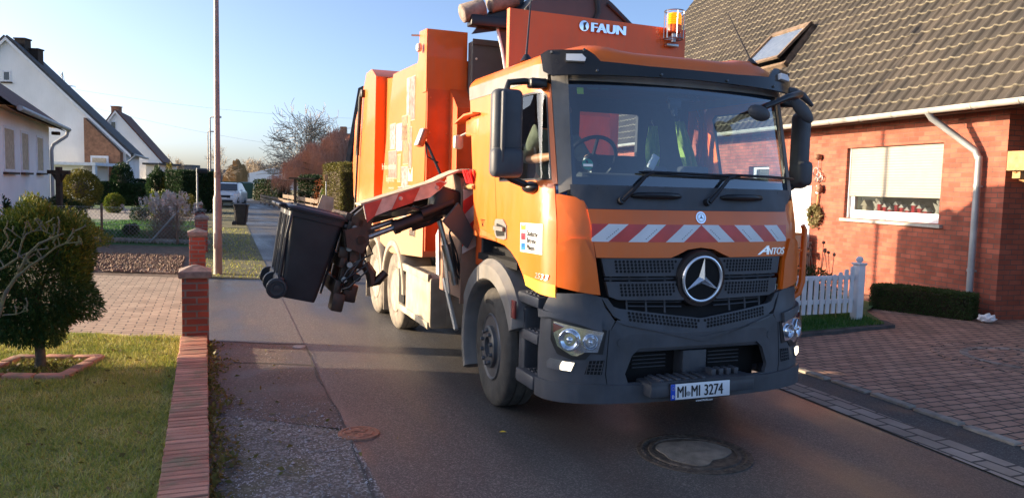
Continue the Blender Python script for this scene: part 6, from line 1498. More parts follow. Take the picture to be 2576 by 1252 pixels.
shrub('flower_bed_shrub', 'dark leafy bush behind the fence beside the orange cab rail', (4.35, 13.2, .1), .5, .42, 'hedge_leaf', 2600, .07, seed=6)
# ================================================================== LEFT FOREGROUND
WD = Vector((-.405, 1, 0)).normalized(); WA = math.atan2(-WD.x, WD.y)
low = thing('low_brick_wall', 'low red brick wall top edging the near lawn', 'wall', (xw(-1), -1, 0), WA)
Lw = (Vector((xw(8.85), 8.85, 0)) - Vector((xw(-1), -1, 0))).length
mb = MB()
k = 0; y = 0.0
while y < Lw - .02:
    big = y < Lw - 1.9
    o = rng.normal(0, .003); tl = rng.normal(0, .012); mb.box((o, y + .036, .055 + rng.normal(0, .0025)), (.285, .064, .12), .006, (tl * .5, 0, tl), seg=1); y += .0785
lw_o = mb.build('coping', 'pillar_brick', low, 40)
mb = MB(); mb.bb((-.135, 0, 0), (.135, Lw, .098)); mb.build('mortar_bed', 'concrete', low)
m = mat('coping_clay', (0.43, 0.185, 0.12), .85, col2=(.52, .27, .19), scale=3, bump=.3, bscale=50)
n = m.node_tree.nodes; l = m.node_tree.links
g = n.new('ShaderNodeNewGeometry'); hsv = n.new('ShaderNodeHueSaturation'); mr = n.new('ShaderNodeMapRange'); mr.inputs[3].default_value = .62; mr.inputs[4].default_value = 1.2
l.new(g.outputs['Random Per Island'], mr.inputs[0]); l.new(mr.outputs[0], hsv.inputs['Value']); src = n['Principled BSDF'].inputs['Base Color'].links[0].from_socket; l.new(src, hsv.inputs['Color'])
tc = n.new('ShaderNodeTexCoord'); nz = n.new('ShaderNodeTexNoise'); nz.inputs['Scale'].default_value = 5; nz.inputs['Detail'].default_value = 8; l.new(tc.outputs['Object'], nz.inputs['Vector'])
r2 = n.new('ShaderNodeMapRange'); r2.inputs[1].default_value = .50; r2.inputs[2].default_value = .66; r2.inputs[4].default_value = .75; l.new(nz.outputs[0], r2.inputs[0])
mx = n.new('ShaderNodeMix'); mx.data_type = 'RGBA'; l.new(r2.outputs[0], mx.inputs[0]); l.new(hsv.outputs[0], mx.inputs[6]); mx.inputs[7].default_value = (.21, .18, .10, 1); l.new(mx.outputs[2], n['Principled BSDF'].inputs['Base Color'])
lw_o.data.materials[0] = m
def pillar(label, x, y, h=.86, w_=.295, rot=WA, capm='cap_stone'):
    t = thing('brick_pillar', label, 'pillar', (x, y, 0), rot, 'brick gate pillars along the pavement')
    mb = MB(); mb.box((0, 0, h / 2), (w_, w_, h), .004); mb.build('shaft', 'pillar_brick', t)
    mb = MB(); c = w_ / 2 + .035; lv = [(c * .96, h), (c, h + .015), (c, h + .07), (c * .96, h + .082), (.02, h + .145)]
    vs_ = [(sx * a, sy * a, z) for a, z in lv for sx, sy in ((1, 1), (-1, 1), (-1, -1), (1, -1))]
    fs_ = [[i * 4 + k, i * 4 + (k + 1) % 4, i * 4 + 4 + (k + 1) % 4, i * 4 + 4 + k] for i in range(4) for k in range(4)] + [[3, 2, 1, 0], [16, 17, 18, 19]]
    mb.add(vs_, fs_); mb.build('cap', capm, t, 20); return t
pillar('nearest brick pillar at the end of the low wall', -3.77, 9.02, .80)
pillar('second brick pillar beside the lamp post', -6.20, 14.95, .84)
pillar('third brick pillar from the front with pale rounded cap', -8.3, 20.3, .86)
pillar('fourth brick pillar with dark cap behind the pampas grass', -10.1, 24.6, .86, capm='asphalt_edge')
pillar('farthest short brick pillar on the pavement edge', -12.6, 30.5, .86)
# clipped yew with its brick surround
yb = Vector((-4.74, 7.56, 0.02))
yw = thing('yew_tree', 'clipped yew tree on a short trunk with sunlight painted gold into its top in the near lawn', 'tree', yb)
P, d = crown_pts(56000, .62, .56, .70, (-.06, 0, .93), .45, .20, 11); k = P[:, 2] > .24; P, d = P[k], d[k]
sun_mask = (P[:, 2] + rng.normal(0, .12, len(P)) > 1.34) | ((P[:, 0] > .42) & (P[:, 2] > .9) & (rng.random(len(P)) < .55))  # leaves on top and right coloured gold to show sun on them
V, F = leafcards(P[~sun_mask], .048, .22, .10, .55, d[~sun_mask]); cr = fast('crown', V, F, 'yew_leaf', yw)
P2, d2 = crown_pts(9000, .54, .50, .28, (.03, .05, 1.33), .4, .22, 12); V, F = leafcards(np.concatenate([P[sun_mask], P2]), .05, .22, .5, .45, np.concatenate([d[sun_mask], d2 * .5])); fast('sunlit_shoots', V, F, 'gold_conifer', yw)
mb = MB(); mb.tube([(0, 0, -.05), (.01, 0, .12), (-.02, .02, .40), (0, 0, .9)], [.062, .048, .045, .03], 10)
for i in range(9):
    a = i * .7; mb.tube([(0, 0, .32 + .05 * i), (math.cos(a) * .25, math.sin(a) * .25, .5 + .06 * i), (math.cos(a) * .5, math.sin(a) * .45, .75 + .06 * i)], [.022, .016, .006], 6)
mb.build('trunk', 'bark', yw, 60)
ed = thing('tree_edging', 'square of pink bricks laid round the yew trunk', 'edging', yb)
mb = MB()
for i in range(4):
    a = i * math.pi / 2 + .12
    for k in range(3):
        c = Vector((.40, -.29 + k * .29, .012)); c.rotate(Matrix.Rotation(a, 3, 'Z')); mb.box(tuple(c), (.12, .27, .06), .012, (rng.normal(0, .02), rng.normal(0, .02), a + rng.normal(0, .02)), 0)
mb.build('edging_brick', 'coping_clay', ed, 40)
V, F = leafcards(np.stack([yb.x + rng.uniform(-.3, .3, 500), yb.y + rng.uniform(-.3, .3, 500), rng.uniform(.01, .05, 500)], 1), .05, .5); fast('leaf_litter', V, F, 'litter_leaf', kind='stuff', label='brown leaf litter inside the brick square', category='litter')
# bare pruned shrub reaching in from the left
bs = thing('bare_shrub', 'bare pruned shrub branches with yellow lichen in front of the yew', 'shrub', (-4.35, 5.2, 0.0))
def B3(x, y, dep): return D(x, y, dep) - Vector((-4.35, 5.2, 0))
mb = MB()
def bl(px, r, dep=5.2, jit=.0):
    pts = [B3(x, y, dep + (i * jit)) for i, (x, y) in enumerate(px)]; rr_ = [r * .46 * (1 - .6 * i / (len(pts) - 1)) for i in range(len(pts))]; mb.tube(pts, rr_, 7)
    for p_, q_ in zip(pts[1:], rr_[1:]): mb.sphere(p_, max(.006, q_ * 1.2), 7, 5)
    for p_, n_ in zip(pts[1:], pts[2:] + [pts[-1]]):
        if rng.random() < .75:
            e_ = p_ + Vector((rng.normal(0, .03), rng.normal(0, .03), rng.uniform(.01, .07))); mb.tube([p_, p_.lerp(e_, .5) + Vector((.006, 0, 0)), e_], [.006, .005, .004], 5); mb.sphere(e_, .0065, 6, 5)
bl([(-60, 900), (-8, 800), (15, 735), (45, 690), (70, 640), (100, 612), (140, 595), (158, 588)], .034)
bl([(38, 700), (75, 668), (105, 650), (140, 622), (165, 612), (205, 608)], .022, 5.15, .01)
bl([(165, 612), (172, 600), (190, 580)], .009); bl([(150, 617), (146, 600), (145, 585)], .008); bl([(172, 610), (205, 613), (192, 616)], .007)
bl([(-30, 690), (10, 672), (50, 645), (85, 630), (120, 625)], .024, 5.3, .01); bl([(45, 650), (55, 610), (65, 590), (80, 582), (105, 578)], .016, 5.3)
bl([(50, 630), (56, 600), (42, 592), (30, 580)], .011, 5.3); bl([(85, 582), (97, 572), (104, 560)], .009); bl([(105, 578), (118, 585), (135, 590), (140, 570), (148, 565)], .010); bl([(118, 583), (122, 567), (117, 560)], .008)
bl([(130, 592), (136, 606), (122, 600)], .008); bl([(60, 590), (62, 575), (72, 568)], .009); bl([(-20, 645), (5, 628), (12, 615), (20, 600), (10, 580)], .014, 5.4); bl([(12, 615), (20, 625), (18, 605)], .008)
bl([(8, 792), (40, 790), (68, 780)], .012, 5.1); bl([(55, 785), (62, 775), (68, 770)], .008, 5.1); bl([(100, 650), (92, 640), (96, 628)], .009); bl([(60, 665), (72, 660), (66, 650)], .010)
bl([(-60, 860), (-20, 840), (0, 790), (8, 760)], .03, 5.1)
mb.build('branch', 'lichen_branch', bs, 60)
# ================================================================== LAMP POSTS, SIGN, WIRES
def lamp(label, base, h, r, lower, arm_=None, part=True):
    t = thing('street_lamp', label, 'lamp post', base, 0, 'street lamps on the left pavement'); mb = MB()
    mb.tube([(0, 0, -.05), (0, 0, lower), (0, 0, lower + .10), (0, 0, h)], [r * 1.3, r * 1.28, r * .92, r * .6], 20)
    if arm_: mb.tube([(0, 0, h), (arm_[0] * .3, arm_[1] * .3, h + .1), (arm_[0], arm_[1], h + .08)], [r * .55] * 3, 8)
    p_ = mb.build('pole', 'pole_metal', t, 40)
    mb = MB(); hx = arm_ or (0.5, 0); mb.box((hx[0] * 1.0, hx[1] * 1.0, h + .08), (.55, .22, .12), .05); mb.build('luminaire', 'zinc_light', t, 40)
    if part: mb = MB(); mb.box((.0, -r * 1.3, lower * .45), (.09, .02, .32), .006); mb.build('access_door', 'pole_metal', t); mb = MB(); mb.cyl((0, 0, 1.98), (0, 0, 2.10), r * .95, n=20); mb.build('marker_band', 'cap_stone', t)
    return t
lamp('tall steel lamp post in the foreground running out of the picture', (-6.05, 15.59, 0), 7.6, .066, 1.55, (.9, .3))
q = G(530, 528); lamp('slim lamp post with a short angled head beside the tall hedge', q, 5.6, .06, 1.2, (.45, -.1), False)
q = G(524, 500); lamp('farthest thin lamp post behind the tall hedge', q, 6.2, .07, 1.2, (.4, -.1), False)
t = thing('street_sign', 'street name sign seen edge-on above a slim post', 'sign', G(497, 574)); mb = MB(); mb.cyl((0, 0, 0), (0, 0, 2.35), .032, n=10); mb.build('post', 'zinc', t)
mb = MB(); mb.box((.20, 0, 2.22), (.40, .03, .16), .004, (0, 0, .1)); mb.build('sign_panel', 'black_trim', t)
# ================================================================== HOUSES ON THE LEFT
def win_(mb, mg, o, ux, a, b, c, d, nrm, f=.07):
    """frame and glass boxes on a wall through o with unit ux"""
    def P(s, n_, z): return Vector(o) + ux * s + nrm * n_ + Vector((0, 0, z))
    def bx(m_, s0, s1, n0, n1, z0, z1, mi=0):
        vs_ = [P(s, n_, z) for s in (s0, s1) for n_ in (n0, n1) for z in (z0, z1)]
        m_.add(vs_, [[0, 1, 3, 2], [4, 6, 7, 5], [0, 4, 5, 1], [2, 3, 7, 6], [0, 2, 6, 4], [1, 5, 7, 3]], mi)
    bx(mb, a, a + f, .0, .03, c, d); bx(mb, b - f, b, 0, .03, c, d); bx(mb, a + f, b - f, 0, .03, c, c + f); bx(mb, a + f, b - f, 0, .03, d - f, d)
    bx(mg, a + f, b - f, 0, .012, c + f, d - f)
    return bx
# near bungalow: its long street wall runs towards the camera, the far corner shows
b0 = D(127, 490, 27.5); b0.z = 0
bung = thing('bungalow', 'low white bungalow with brown roof and grey gutter at the left edge', 'house', b0)
ux = Vector((.405, -.914, 0)).normalized(); un = Vector((.914, .405, 0)).normalized(); BL = 9.2
def BP(s, n_, z): return ux * s + un * n_ + Vector((0, 0, z))
mb = MB(); wh = 3.66
wq = lambda a, b, c, d: mb.add([BP(*a), BP(*b), BP(*c), BP(*d)], [[0, 1, 2, 3]])
wq((0, 0, 0), (BL, 0, 0), (BL, 0, wh), (0, 0, wh)); wq((0, 0, 0), (0, -8, 0), (0, -8, wh), (0, 0, wh)); wq((BL - 3.6, -8, 0), (BL, 0, 0), (BL, 0, wh), (BL - 3.6, -8, wh)); wq((0, -8, 0), (BL - 3.6, -8, 0), (BL - 3.6, -8, wh), (0, -8, wh))
mb.build('wall', 'white_render', bung, fixn=False)
mb = MB(); e = .5; rz_ = 3.3
for q_ in (.0, -.14):
    mb.add([BP(-.5, e, wh - .02 + q_), BP(BL + .5, e, wh - .02 + q_), BP(BL - 1.5, -4, wh + rz_ + q_), BP(-.5, -4, wh + rz_ + q_)], [[0, 1, 2, 3]])
    mb.add([BP(-.5, -8.5, wh - .02 + q_), BP(BL - 3.5, -8.5, wh - .02 + q_), BP(BL - 1.5, -4, wh + rz_ + q_), BP(-.5, -4, wh + rz_ + q_)], [[0, 1, 2, 3]])
mb.add([BP(-.0, 0, wh), BP(0, -8, wh), BP(0, -4, wh + rz_ - .2)], [[0, 1, 2]]); mb.add([BP(BL, 0, wh), BP(BL - 3.6, -8, wh), BP(BL - 1.8, -4, wh + rz_ - .2)], [[0, 1, 2]])
br_ = mb.build('roof', 'roof_brown', bung, fixn=False)
mb = MB(); mb.add([BP(-.5, e, wh - .05), BP(BL + .5, e, wh - .05), BP(BL + .5, .0, wh - .02), BP(-.5, .0, wh - .02)], [[0, 1, 2, 3]]); mb.build('soffit', 'wood', br_, fixn=False)
mb = MB(); mb.tube([BP(-.6, e + .07, wh - .06), BP(BL, e + .07, wh - .06)], .075, 8); mb.tube([BP(-.45, e + .05, wh - .10), BP(-.4, e, wh - .3), BP(-.02, .12, wh - .65), BP(.06, .08, wh - .85), BP(.06, .08, 0)], .06, 8); mb.build('gutter', 'zinc', bung, 60)
for a, b in ((1.5, 2.85), (4.35, 5.6), (6.6, 8.1)):
    mb = MB(); mg = MB(); bx = win_(mb, mg, Vector((0, 0, 0)), ux, a, b, 2.0, 3.22, un); w_ = mb.build('window', 'white_paint', bung); mg.build('blind', 'curtain', w_)
    mb = MB(); bx(mb, a - .08, b + .08, 0, .12, 1.93, 1.99); mb.build('sill', 'wood_dark', w_)
mb = MB(); mb.box(BP(.3, .25, wh - .25), (.22, .2, .12), .02); mb.build('eave_lamp', 'wood_dark', bung)
def gable_house(name, label, apex_px, eave_px, dep, left_eave_px, roofm, wallm, depth=12, rot=0.0, base=0.0, over=.5, ry=1.0):
    a = D(*apex_px, dep); e = D(*eave_px, dep); le = D(*left_eave_px, dep)
    t = thing(name, label, 'house', (a.x, dep, 0)); f = lambda p: (p.x - a.x, p.z)
    ax_, az = f(a); ex, ez = f(e); lx, lz = f(le); dv = Vector((rot, 1, 0)).normalized()
    mb = MB(); ins = .35; sl = (az - ez) / (ex - ax_); sll = (az - lz) / (ax_ - lx)
    pl = [(lx + ins, 0), (ex - ins, 0), (ex - ins, ez + ins * sl - .15), (0, az - .15), (lx + ins, lz + ins * sll - .15)]
    mb.prism(pl, lambda p, z, d: tuple(Vector((p, 0, z)) + dv * d), 0, depth); mb.build('wall', wallm, t, 20)
    mb = MB()
    for (x, z, s_) in ((ex, ez, 1), (lx, lz, -1)):
        n_ = Vector(((az - z), 0, (x if s_ > 0 else -x))).normalized(); n_ = Vector((n_.x * s_, 0, n_.z))
        vs_ = [Vector(p) + dv * d + n_ * h for p in ((0, 0, az), (x, 0, z)) for d in (-over * .4, depth + over) for h in (0, .16)]
        mb.add(vs_, [[0, 1, 3, 2], [4, 6, 7, 5], [0, 4, 5, 1], [2, 3, 7, 6], [0, 2, 6, 4], [1, 5, 7, 3]])
    rf_ = mb.build('roof', roofm, t, 20)
    mb = MB()
    for (x, z) in ((ex, ez), (lx, lz)):
        vs_ = [Vector(p) + dv * d for p in ((0, 0, az - .02), (x, 0, z - .02), (x, 0, z - .24), (0, 0, az - .26)) for d in (-over * .4 - .03, -over * .4 + .0)]
        mb.add(vs_, [[0, 2, 4, 6], [1, 7, 5, 3], [0, 1, 3, 2], [4, 5, 7, 6]])
    mb.build('verge_board', 'white_paint', rf_)
    return t, a, rf_
h2, a2, rf2 = gable_house('gable_house', 'large white house with steep dark roof and two chimneys', (15, 93), (330, 389), 54, (-290, 389), 'roof_dark', 'white_render', 11, rot=-.40)
def hx(px, py, dep, a): p = D(px, py, dep); return (p.x - a.x, p.z)
def chim(rf_, a, px, py, py2, dep, wd, m='brick_far'):
    x, z = hx(px, py, dep, a); x2, z2 = hx(px, py2, dep, a); mb = MB(); mb.bb((x - wd / 2, dep - a.y - wd / 2, z2 - 1.0), (x + wd / 2, dep - a.y + wd / 2, z)); mb.bb((x - wd / 2 - .06, dep - a.y - wd / 2 - .06, z), (x + wd / 2 + .06, dep - a.y + wd / 2 + .06, z + .10)); mb.build('chimney', m, rf_)
chim(rf2, a2, 57, 101, 130, 57.5, .75, 'wood_dark'); chim(rf2, a2, 91, 127, 160, 57.5, .65, 'wood_dark')
def gwin(t, a, dep, x0, x1, y0, y1, gm='window_dark', sill=True):
    p = hx(x0, y1, dep, a); q = hx(x1, y0, dep, a); mb = MB(); mg = MB(); bx = win_(mb, mg, Vector((0, -.0, 0)), Vector((1, 0, 0)), p[0], q[0], p[1], q[1], Vector((0, -1, 0)), .10)
    w_ = mb.build('window', 'white_paint', t); mg.build('pane', gm, w_)
    if sill: mb = MB(); bx(mb, p[0] - .1, q[0] + .1, 0, .12, p[1] - .12, p[1] - .03); mb.build('sill', 'wood_dark', w_)
gwin(h2, a2, 54, 7, 27, 178, 205)
mb = MB()
for (x0, y0, x1, y1) in ((178, 192, 190, 204), (300, 285, 318, 305)): pass
# brick garage wing under the same roof line
p0 = hx(211, 335, 53.6, a2); p1 = hx(313, 392, 53.6, a2); p2 = hx(295, 465, 53.6, a2)
mb = MB(); mb.prism([(p0[0], 0), (p1[0] - .3, 0), (p1[0] - .3, hx(310, 384, 53.6, a2)[1]), (p0[0], hx(211, 296, 53.6, a2)[1])], lambda p, z, d: (p, d, z), -.4, .3); wg = mb.build('brick_wing', 'brick_far', h2, 20)
mb = MB(); q0 = hx(222, 470, 53.2, a2); q1 = hx(266, 392, 53.2, a2); mb.bb((q0[0], -.46, 0), (q1[0], -.41, q1[1])); mb.build('wing_door_frame', 'white_paint', h2); mb = MB(); mb.bb((q0[0] + .15, -.50, 0), (q1[0] - .15, -.47, q1[1] - .15)); mb.build('wing_door', 'curtain', h2)
mb = MB(); e_ = hx(330, 389, 53, a2); mb.tube([(e_[0], -.5, e_[1]), (e_[0] - 4.2, 10.2, e_[1])], .09, 8); mb.tube([(e_[0], -.4, e_[1] - .05), (e_[0] - .55, -.4, e_[1] - .5), (e_[0] - .6, -.4, 0)], .07, 8); mb.build('gutter', 'zinc', h2, 60)
# light carport before it
cpx = thing('carport', 'small white flat-roofed carport behind the golden shrub', 'carport', D(190, 515, 50) * 1); cb = cpx.location.copy(); cb.z = 0; cpx.location = cb
L_p = D(134, 440, 50) - cb; R_p = D(249, 440, 50) - cb; zt = D(190, 411, 50).z
mb = MB(); mb.bb((L_p.x, 0, 0), (R_p.x - 1.0, 3, zt - .1)); mb.build('wall', 'cream_render', cpx)
mb = MB(); mb.bb((L_p.x - .1, -.4, zt - .12), (R_p.x, 3.2, zt + .08)); mb.build('flat_roof', 'white_paint', cpx)
mb = MB(); mb.bb((R_p.x - .25, -.35, 0), (R_p.x - .05, -.1, zt - .12)); mb.build('post', 'white_paint', cpx)
pg = thing('garden_pergola', 'dark wooden garden post with a crosspiece before the bungalow', 'pergola', G(152, 600)); pgb = pg.location
dp = pgb.y; mb = MB(); h_ = D(152, 420, dp).z; mb.bb((-.07, -.07, 0), (.07, .07, h_)); mb.bb((-.33, -.06, h_ - .22), (.33, .06, h_ - .10)); mb.tube([(-.22, 0, h_ - .15), (0, 0, h_ - .5)], .05, 4); mb.tube([(.22, 0, h_ - .15), (0, 0, h_ - .5)], .05, 4); mb.build('post', 'wood_dark', pg)
h3, a3, rf3 = gable_house('gable_house', 'smaller white gabled house with brown roof farther down the street', (290, 278), (409, 410), 84, (205, 392), 'roof_brown', 'white_render', 10, rot=-.34)
chim(rf3, a3, 293, 270, 290, 86, .8, 'brick_far'); gwin(h3, a3, 84, 278, 293, 305, 326, 'window_dark', False); gwin(h3, a3, 84, 300, 327, 358, 392, 'window_dark', False)
mb = MB(); d0 = hx(268, 330, 83.6, a3); mb.sphere((d0[0], -.4, d0[1]), (.35, .12, .45), 14, 8); mb.tube([(d0[0] + .1, -.5, d0[1]), (d0[0] + 1.2, 0, d0[1] - .1)], .05, 5); mb.build('satellite_dish', 'panel_grey', h3)
mb = MB(); a_ = hx(380, 408, 84, a3); b_ = hx(415, 455, 84, a3); mb.bb((a_[0], -1.2, 0), (b_[0], 3, a_[1] - .3)); mb.build('veranda', 'cream_render', h3); mb = MB(); mb.bb((a_[0] - .2, -1.6, a_[1] - .3), (b_[0] + .5, 3, a_[1] - .1)); mb.build('veranda_roof', 'roof_dark', h3)
mb = MB(); c_ = hx(377, 420, 83, a3); mb.tube([(c_[0] + .9, -.2, c_[1] + .4), (c_[0], -.2, c_[1]), (c_[0], -.2, 0)], .09, 6); mb.build('downpipe', 'zinc', h3)
# unseen garage left of the frame, added and shaped to cast the lawn shade
shade_garage = thing('garage', 'unseen rendered garage, its low hipped roof shaped to shade the near lawn', 'garage', (-11.5, 3.2, 0)); mb = MB(); mb.bb((-3.3, -5, 0), (3.1, 4.55, 2.3)); mb.build('wall', 'white_render', shade_garage)
mb = MB(); vs_ = [(-3.5, -5.2, 2.28), (3.3, -5.2, 2.28), (3.3, 4.72, 2.28), (-3.5, 4.72, 2.28), (-1.9, -3.6, 3.05), (1.7, -3.6, 3.05), (1.7, 3.3, 3.05), (-1.9, 3.3, 3.05)]
mb.add(vs_, [[0, 1, 5, 4], [1, 2, 6, 5], [2, 3, 7, 6], [3, 0, 4, 7], [4, 5, 6, 7], [3, 2, 1, 0]]); mb.build('roof', 'roof_brown', shade_garage, 20)
# ================================================================== LEFT GARDEN PLANTS
def at_depth(px, py, dep): p = D(px, py, dep); p.z = 0; return p
def shrub_px(name, label, x0, x1, ytop, dep, m, n, leaf, ybot=None, **kw):
    a = D(x0, ytop, dep); b = D(x1, ytop, dep); base = Vector(((a.x + b.x) / 2, dep, 0)); zb = 0 if ybot is None else max(0, D(x0, ybot, dep).z)
    rz = (a.z - zb) / 2
    return shrub(name, label, base, (b.x - a.x) / 2, rz, m, n, leaf, zc=zb + rz, **kw)
shrub_px('golden_yew', 'rounded golden green shrub in front of the white carport', 155, 247, 428, 44, 'dry_hedge_leaf', 6000, .16, seed=21, inner=.6, lump=.08)
shrub_px('topiary_ball', 'bright ball topiary on the garden lawn', 265, 308, 487, 40, 'gold_conifer', 3500, .10, seed=22, inner=.6, lump=.05)
shrub_px('cone_conifer', 'dark cone-shaped conifer beside the brick garage', 280, 335, 408, 50, 'hedge_leaf', 5000, .14, seed=23, inner=.5, lump=.06)
shrub_px('dwarf_conifer', 'small layered yellow fir above the pampas grass', 375, 432, 480, 36, 'gold_conifer', 1500, .16, seed=24, lump=.3)
shrub_px('round_bush', 'small dark round bush on the green lawn behind the fence', 312, 347, 563, 25, 'box_leaf', 2200, .06, seed=25, lump=.08)
shrub_px('round_bush', 'small dark ball shrub against the bungalow wall', 125, 172, 486, 25.5, 'hedge_leaf', 2500, .07, seed=26, lump=.08)
shrub_px('bed_shrub', 'spreading blue-grey juniper below the bungalow windows', 55, 160, 497, 24, 'box_leaf', 4000, .08, seed=27, lump=.2)
shrub_px('bed_shrub', 'low grey green shrub between bungalow and topiary ball', 140, 220, 500, 26, 'box_leaf', 3000, .08, seed=28, lump=.2)
shrub_px('bed_shrub', 'spiky shrub at the left edge below the bungalow', -20, 20, 488, 20, 'hedge_leaf', 2200, .10, seed=29, lump=.3)
shrub_px('bed_shrub', 'dark heather clump left of the pampas grass', 328, 372, 518, 33, 'hedge_leaf', 1500, .08, seed=30, lump=.2)
shrub_px('round_bush', 'olive domed bush right of the pampas grass', 445, 492, 488, 38, 'dry_hedge_leaf', 2200, .09, seed=31, lump=.08)
shrub_px('round_bush', 'small domed bush beside the sign post', 488, 512, 500, 38, 'box_leaf', 1200, .08, seed=32, lump=.08)
p = lambda x, dep: tuple(at_depth(x, 500, dep))
hedge_box('clipped_hedge', 'long low dark hedge in front of the houses', p(250, 50), p(402, 50), 1.0, D(300, 463, 50).z, 'hedge_leaf', 14000, .13, rough=.03)
hedge_box('clipped_hedge', 'tall dark hedge with flat top beside the street lamps', p(438, 42), p(526, 44), 1.4, D(480, 433, 42).z, 'hedge_leaf', 22000, .11, rough=.035, hv=.01)
hedge_box('clipped_hedge', 'small dark hedge strip below the far gabled house', p(328, 60), p(384, 60), 1.0, D(350, 455, 60).z, 'hedge_leaf', 5000, .14, rough=.03)
shrub_px('loose_conifer', 'pointed loose conifer left of the tall hedge', 372, 420, 424, 43, 'hedge_leaf', 4500, .15, seed=33, lump=.25); shrub_px('loose_conifer', 'second ragged conifer against the tall hedge', 410, 448, 420, 43, 'dry_hedge_leaf', 3500, .15, seed=34, lump=.25)
# pampas grass
pb = at_depth(425, 600, 23.4); pg_ = thing('pampas_grass', 'pampas grass clump with pale feathery plumes behind the fence', 'grass', pb)
mb = MB(); V = []; pl_ = []
for i in range(170):
    a = rng.uniform(0, 6.283); r_ = abs(rng.normal(0, .22)); b = Vector((math.cos(a) * r_, math.sin(a) * r_, 0)); h = rng.uniform(.85, 1.28); e = b * rng.uniform(1.6, 2.6) + Vector((rng.normal(0, .05), rng.normal(0, .05), h)); mid = b.lerp(e, .55) + Vector((0, 0, .05)); mb.tube([b, mid, e], [.008, .006, .004], 3, 0, False)
    if i < 95:
        dr_ = (e - mid).normalized(); n_ = 26
        for k in range(n_): pl_.append(e + dr_ * (.26 * k / n_ - .02) + Vector(rng.normal(0, .022 * (1.15 - k / n_), 3)))
mb.build('stalk', 'dry_stalk', pg_, fixn=False)
pl_ = asarr(pl_); V, F = leafcards(pl_, .10, .40, .8); fast('plume', V, F, 'pampas', pg_)
P = np.stack([rng.normal(0, .33, 1500), rng.normal(0, .3, 1500), rng.uniform(.02, .75, 1500)], 1); V, F = leafcards(P, .28, .05, 1.2); fast('leaf', V, F, 'dry_stalk', pg_)
# wire fence of the garden
wf = thing('wire_fence', 'green chain-link fence on slim posts round the garden', 'fence', (-9.2, 22.2, 0))
mb = MB(); fx = [-7.6, -5.2, -2.8, -.6]
for x in fx: mbp = MB(); mbp.cyl((x, 0, 0), (x, 0, 1.15), .035, n=8); mbp.build('post', 'wood_grey', wf)
for z in (.1, .55, 1.05): mb.tube([(-9, 0, z), (.2, 0, z)], .006, 4)
x = -9.0
while x < .2:
    mb.tube([(x, 0, .05), (x + 1.0, 0, 1.05)], .0035, 3, 0, False); mb.tube([(x + 1.0, 0, .05), (x, 0, 1.05)], .0035, 3, 0, False); x += .12
mb.build('mesh', 'zinc', wf, fixn=False)
mb = MB(); mb.bb((-9.5, .08, 0), (.25, .30, .14)); mb.build('kerb', 'concrete', wf); 
mb = MB(); mb.tube([(-.55, 0, 1.0), (-1.4, 0, .05)], .03, 6); mb.build('strut', 'zinc', wf)
sheet('lawn_edging', [(-30, 27.0), (xw(27) - .3, 27), (xw(27.2) - .3, 27.2), (-30, 27.2)], .03, 'asphalt_edge'); sheet('bed_edging', [(-30, 24.0), (xw(24) - .3, 24), (xw(24.15) - .3, 24.15), (-30, 24.15)], .03, 'pillar_brick')
# ================================================================== STREET BACKGROUND
car = thing('parked_car', 'white parked sport utility car facing the camera in the far street', 'car', at_depth(576, 518, 54.5), R(10)); mb = MB()
W2 = .91
secs = [(-2.2, .35, .75, .80), (-2.12, .28, .98, .93), (-1.2, .26, 1.08, 1.0), (-1.0, .26, 1.10, 1.0), (2.15, .28, 1.08, 1.0), (2.25, .4, 1.0, .95)]
vs_ = []; fs_ = []
for y, z0, z1, s_ in secs:
    w_ = W2 * s_; vs_ += [(-w_ * .94, y, z0), (w_ * .94, y, z0), (w_, y, z0 + .25), (w_, y, z1 - .16), (w_ * .9, y, z1), (-w_ * .9, y, z1), (-w_, y, z1 - .16), (-w_, y, z0 + .25)]
for i in range(len(secs) - 1):
    for k in range(8): fs_.append([i * 8 + k, i * 8 + (k + 1) % 8, i * 8 + 8 + (k + 1) % 8, i * 8 + 8 + k])
fs_.append(list(range(8))); fs_.append([40 + k for k in range(8)]); mb.add(vs_, fs_)
cab = [(-1.15, 1.08, .82), (-.25, 1.60, .66), (.3, 1.66, .66), (1.5, 1.62, .64), (2.1, 1.08, .80)]
vs_ = [(s_ * w_, y, z) for y, z, w_ in cab for s_ in (-1, 1)] ; fs_ = [[i * 2, i * 2 + 1, i * 2 + 3, i * 2 + 2] for i in range(4)] + [[0, 2, 4, 6, 8], [1, 9, 7, 5, 3]]; mb.add(vs_, fs_); mb.build('body', 'car_white', car, 40)
mb = MB(); mb.add([(-.78, -1.13, 1.12), (.78, -1.13, 1.12), (.62, -.29, 1.585), (-.62, -.29, 1.585)], [[0, 1, 2, 3]]); w_ = mb.build('windscreen', 'window_dark', car, fixn=False)
for v in w_.data.vertices: v.co += Vector((0, -.025, .02))
mb = MB(); mb.box((0, -2.16, .72), (1.0, .10, .20), .03); mb.box((0, -2.19, .42), (1.3, .1, .16), .03); mb.build('grille', 'black_trim', car)
for s_ in (-1, 1):
    mb = MB(); mb.box((s_ * .66, -2.10, .84), (.38, .16, .12), .04, (0, 0, s_ * .35)); mb.build('headlight', 'lamp_reflector', car)
    mb = MB(); mb.box((s_ * 1.0, -.85, 1.15), (.18, .12, .14), .04); mb.build('wing_mirror', 'car_white', car)
    for y in (-1.35, 1.35): mb = MB(); mb.lathe(tyre_prof(.34, .22, .22) + [(.2, .08), (0, .08)], 24, Mx=Matrix.Translation((s_ * .80, y, .34)) @ Matrix.Rotation(R(90) * s_, 4, 'Y')); mb.build('wheel', 'rubber', car)
mb = MB(); mb.box((-.0, -2.22, .60), (.52, .03, .11), .004); mb.build('plate', 'plate_white', car)
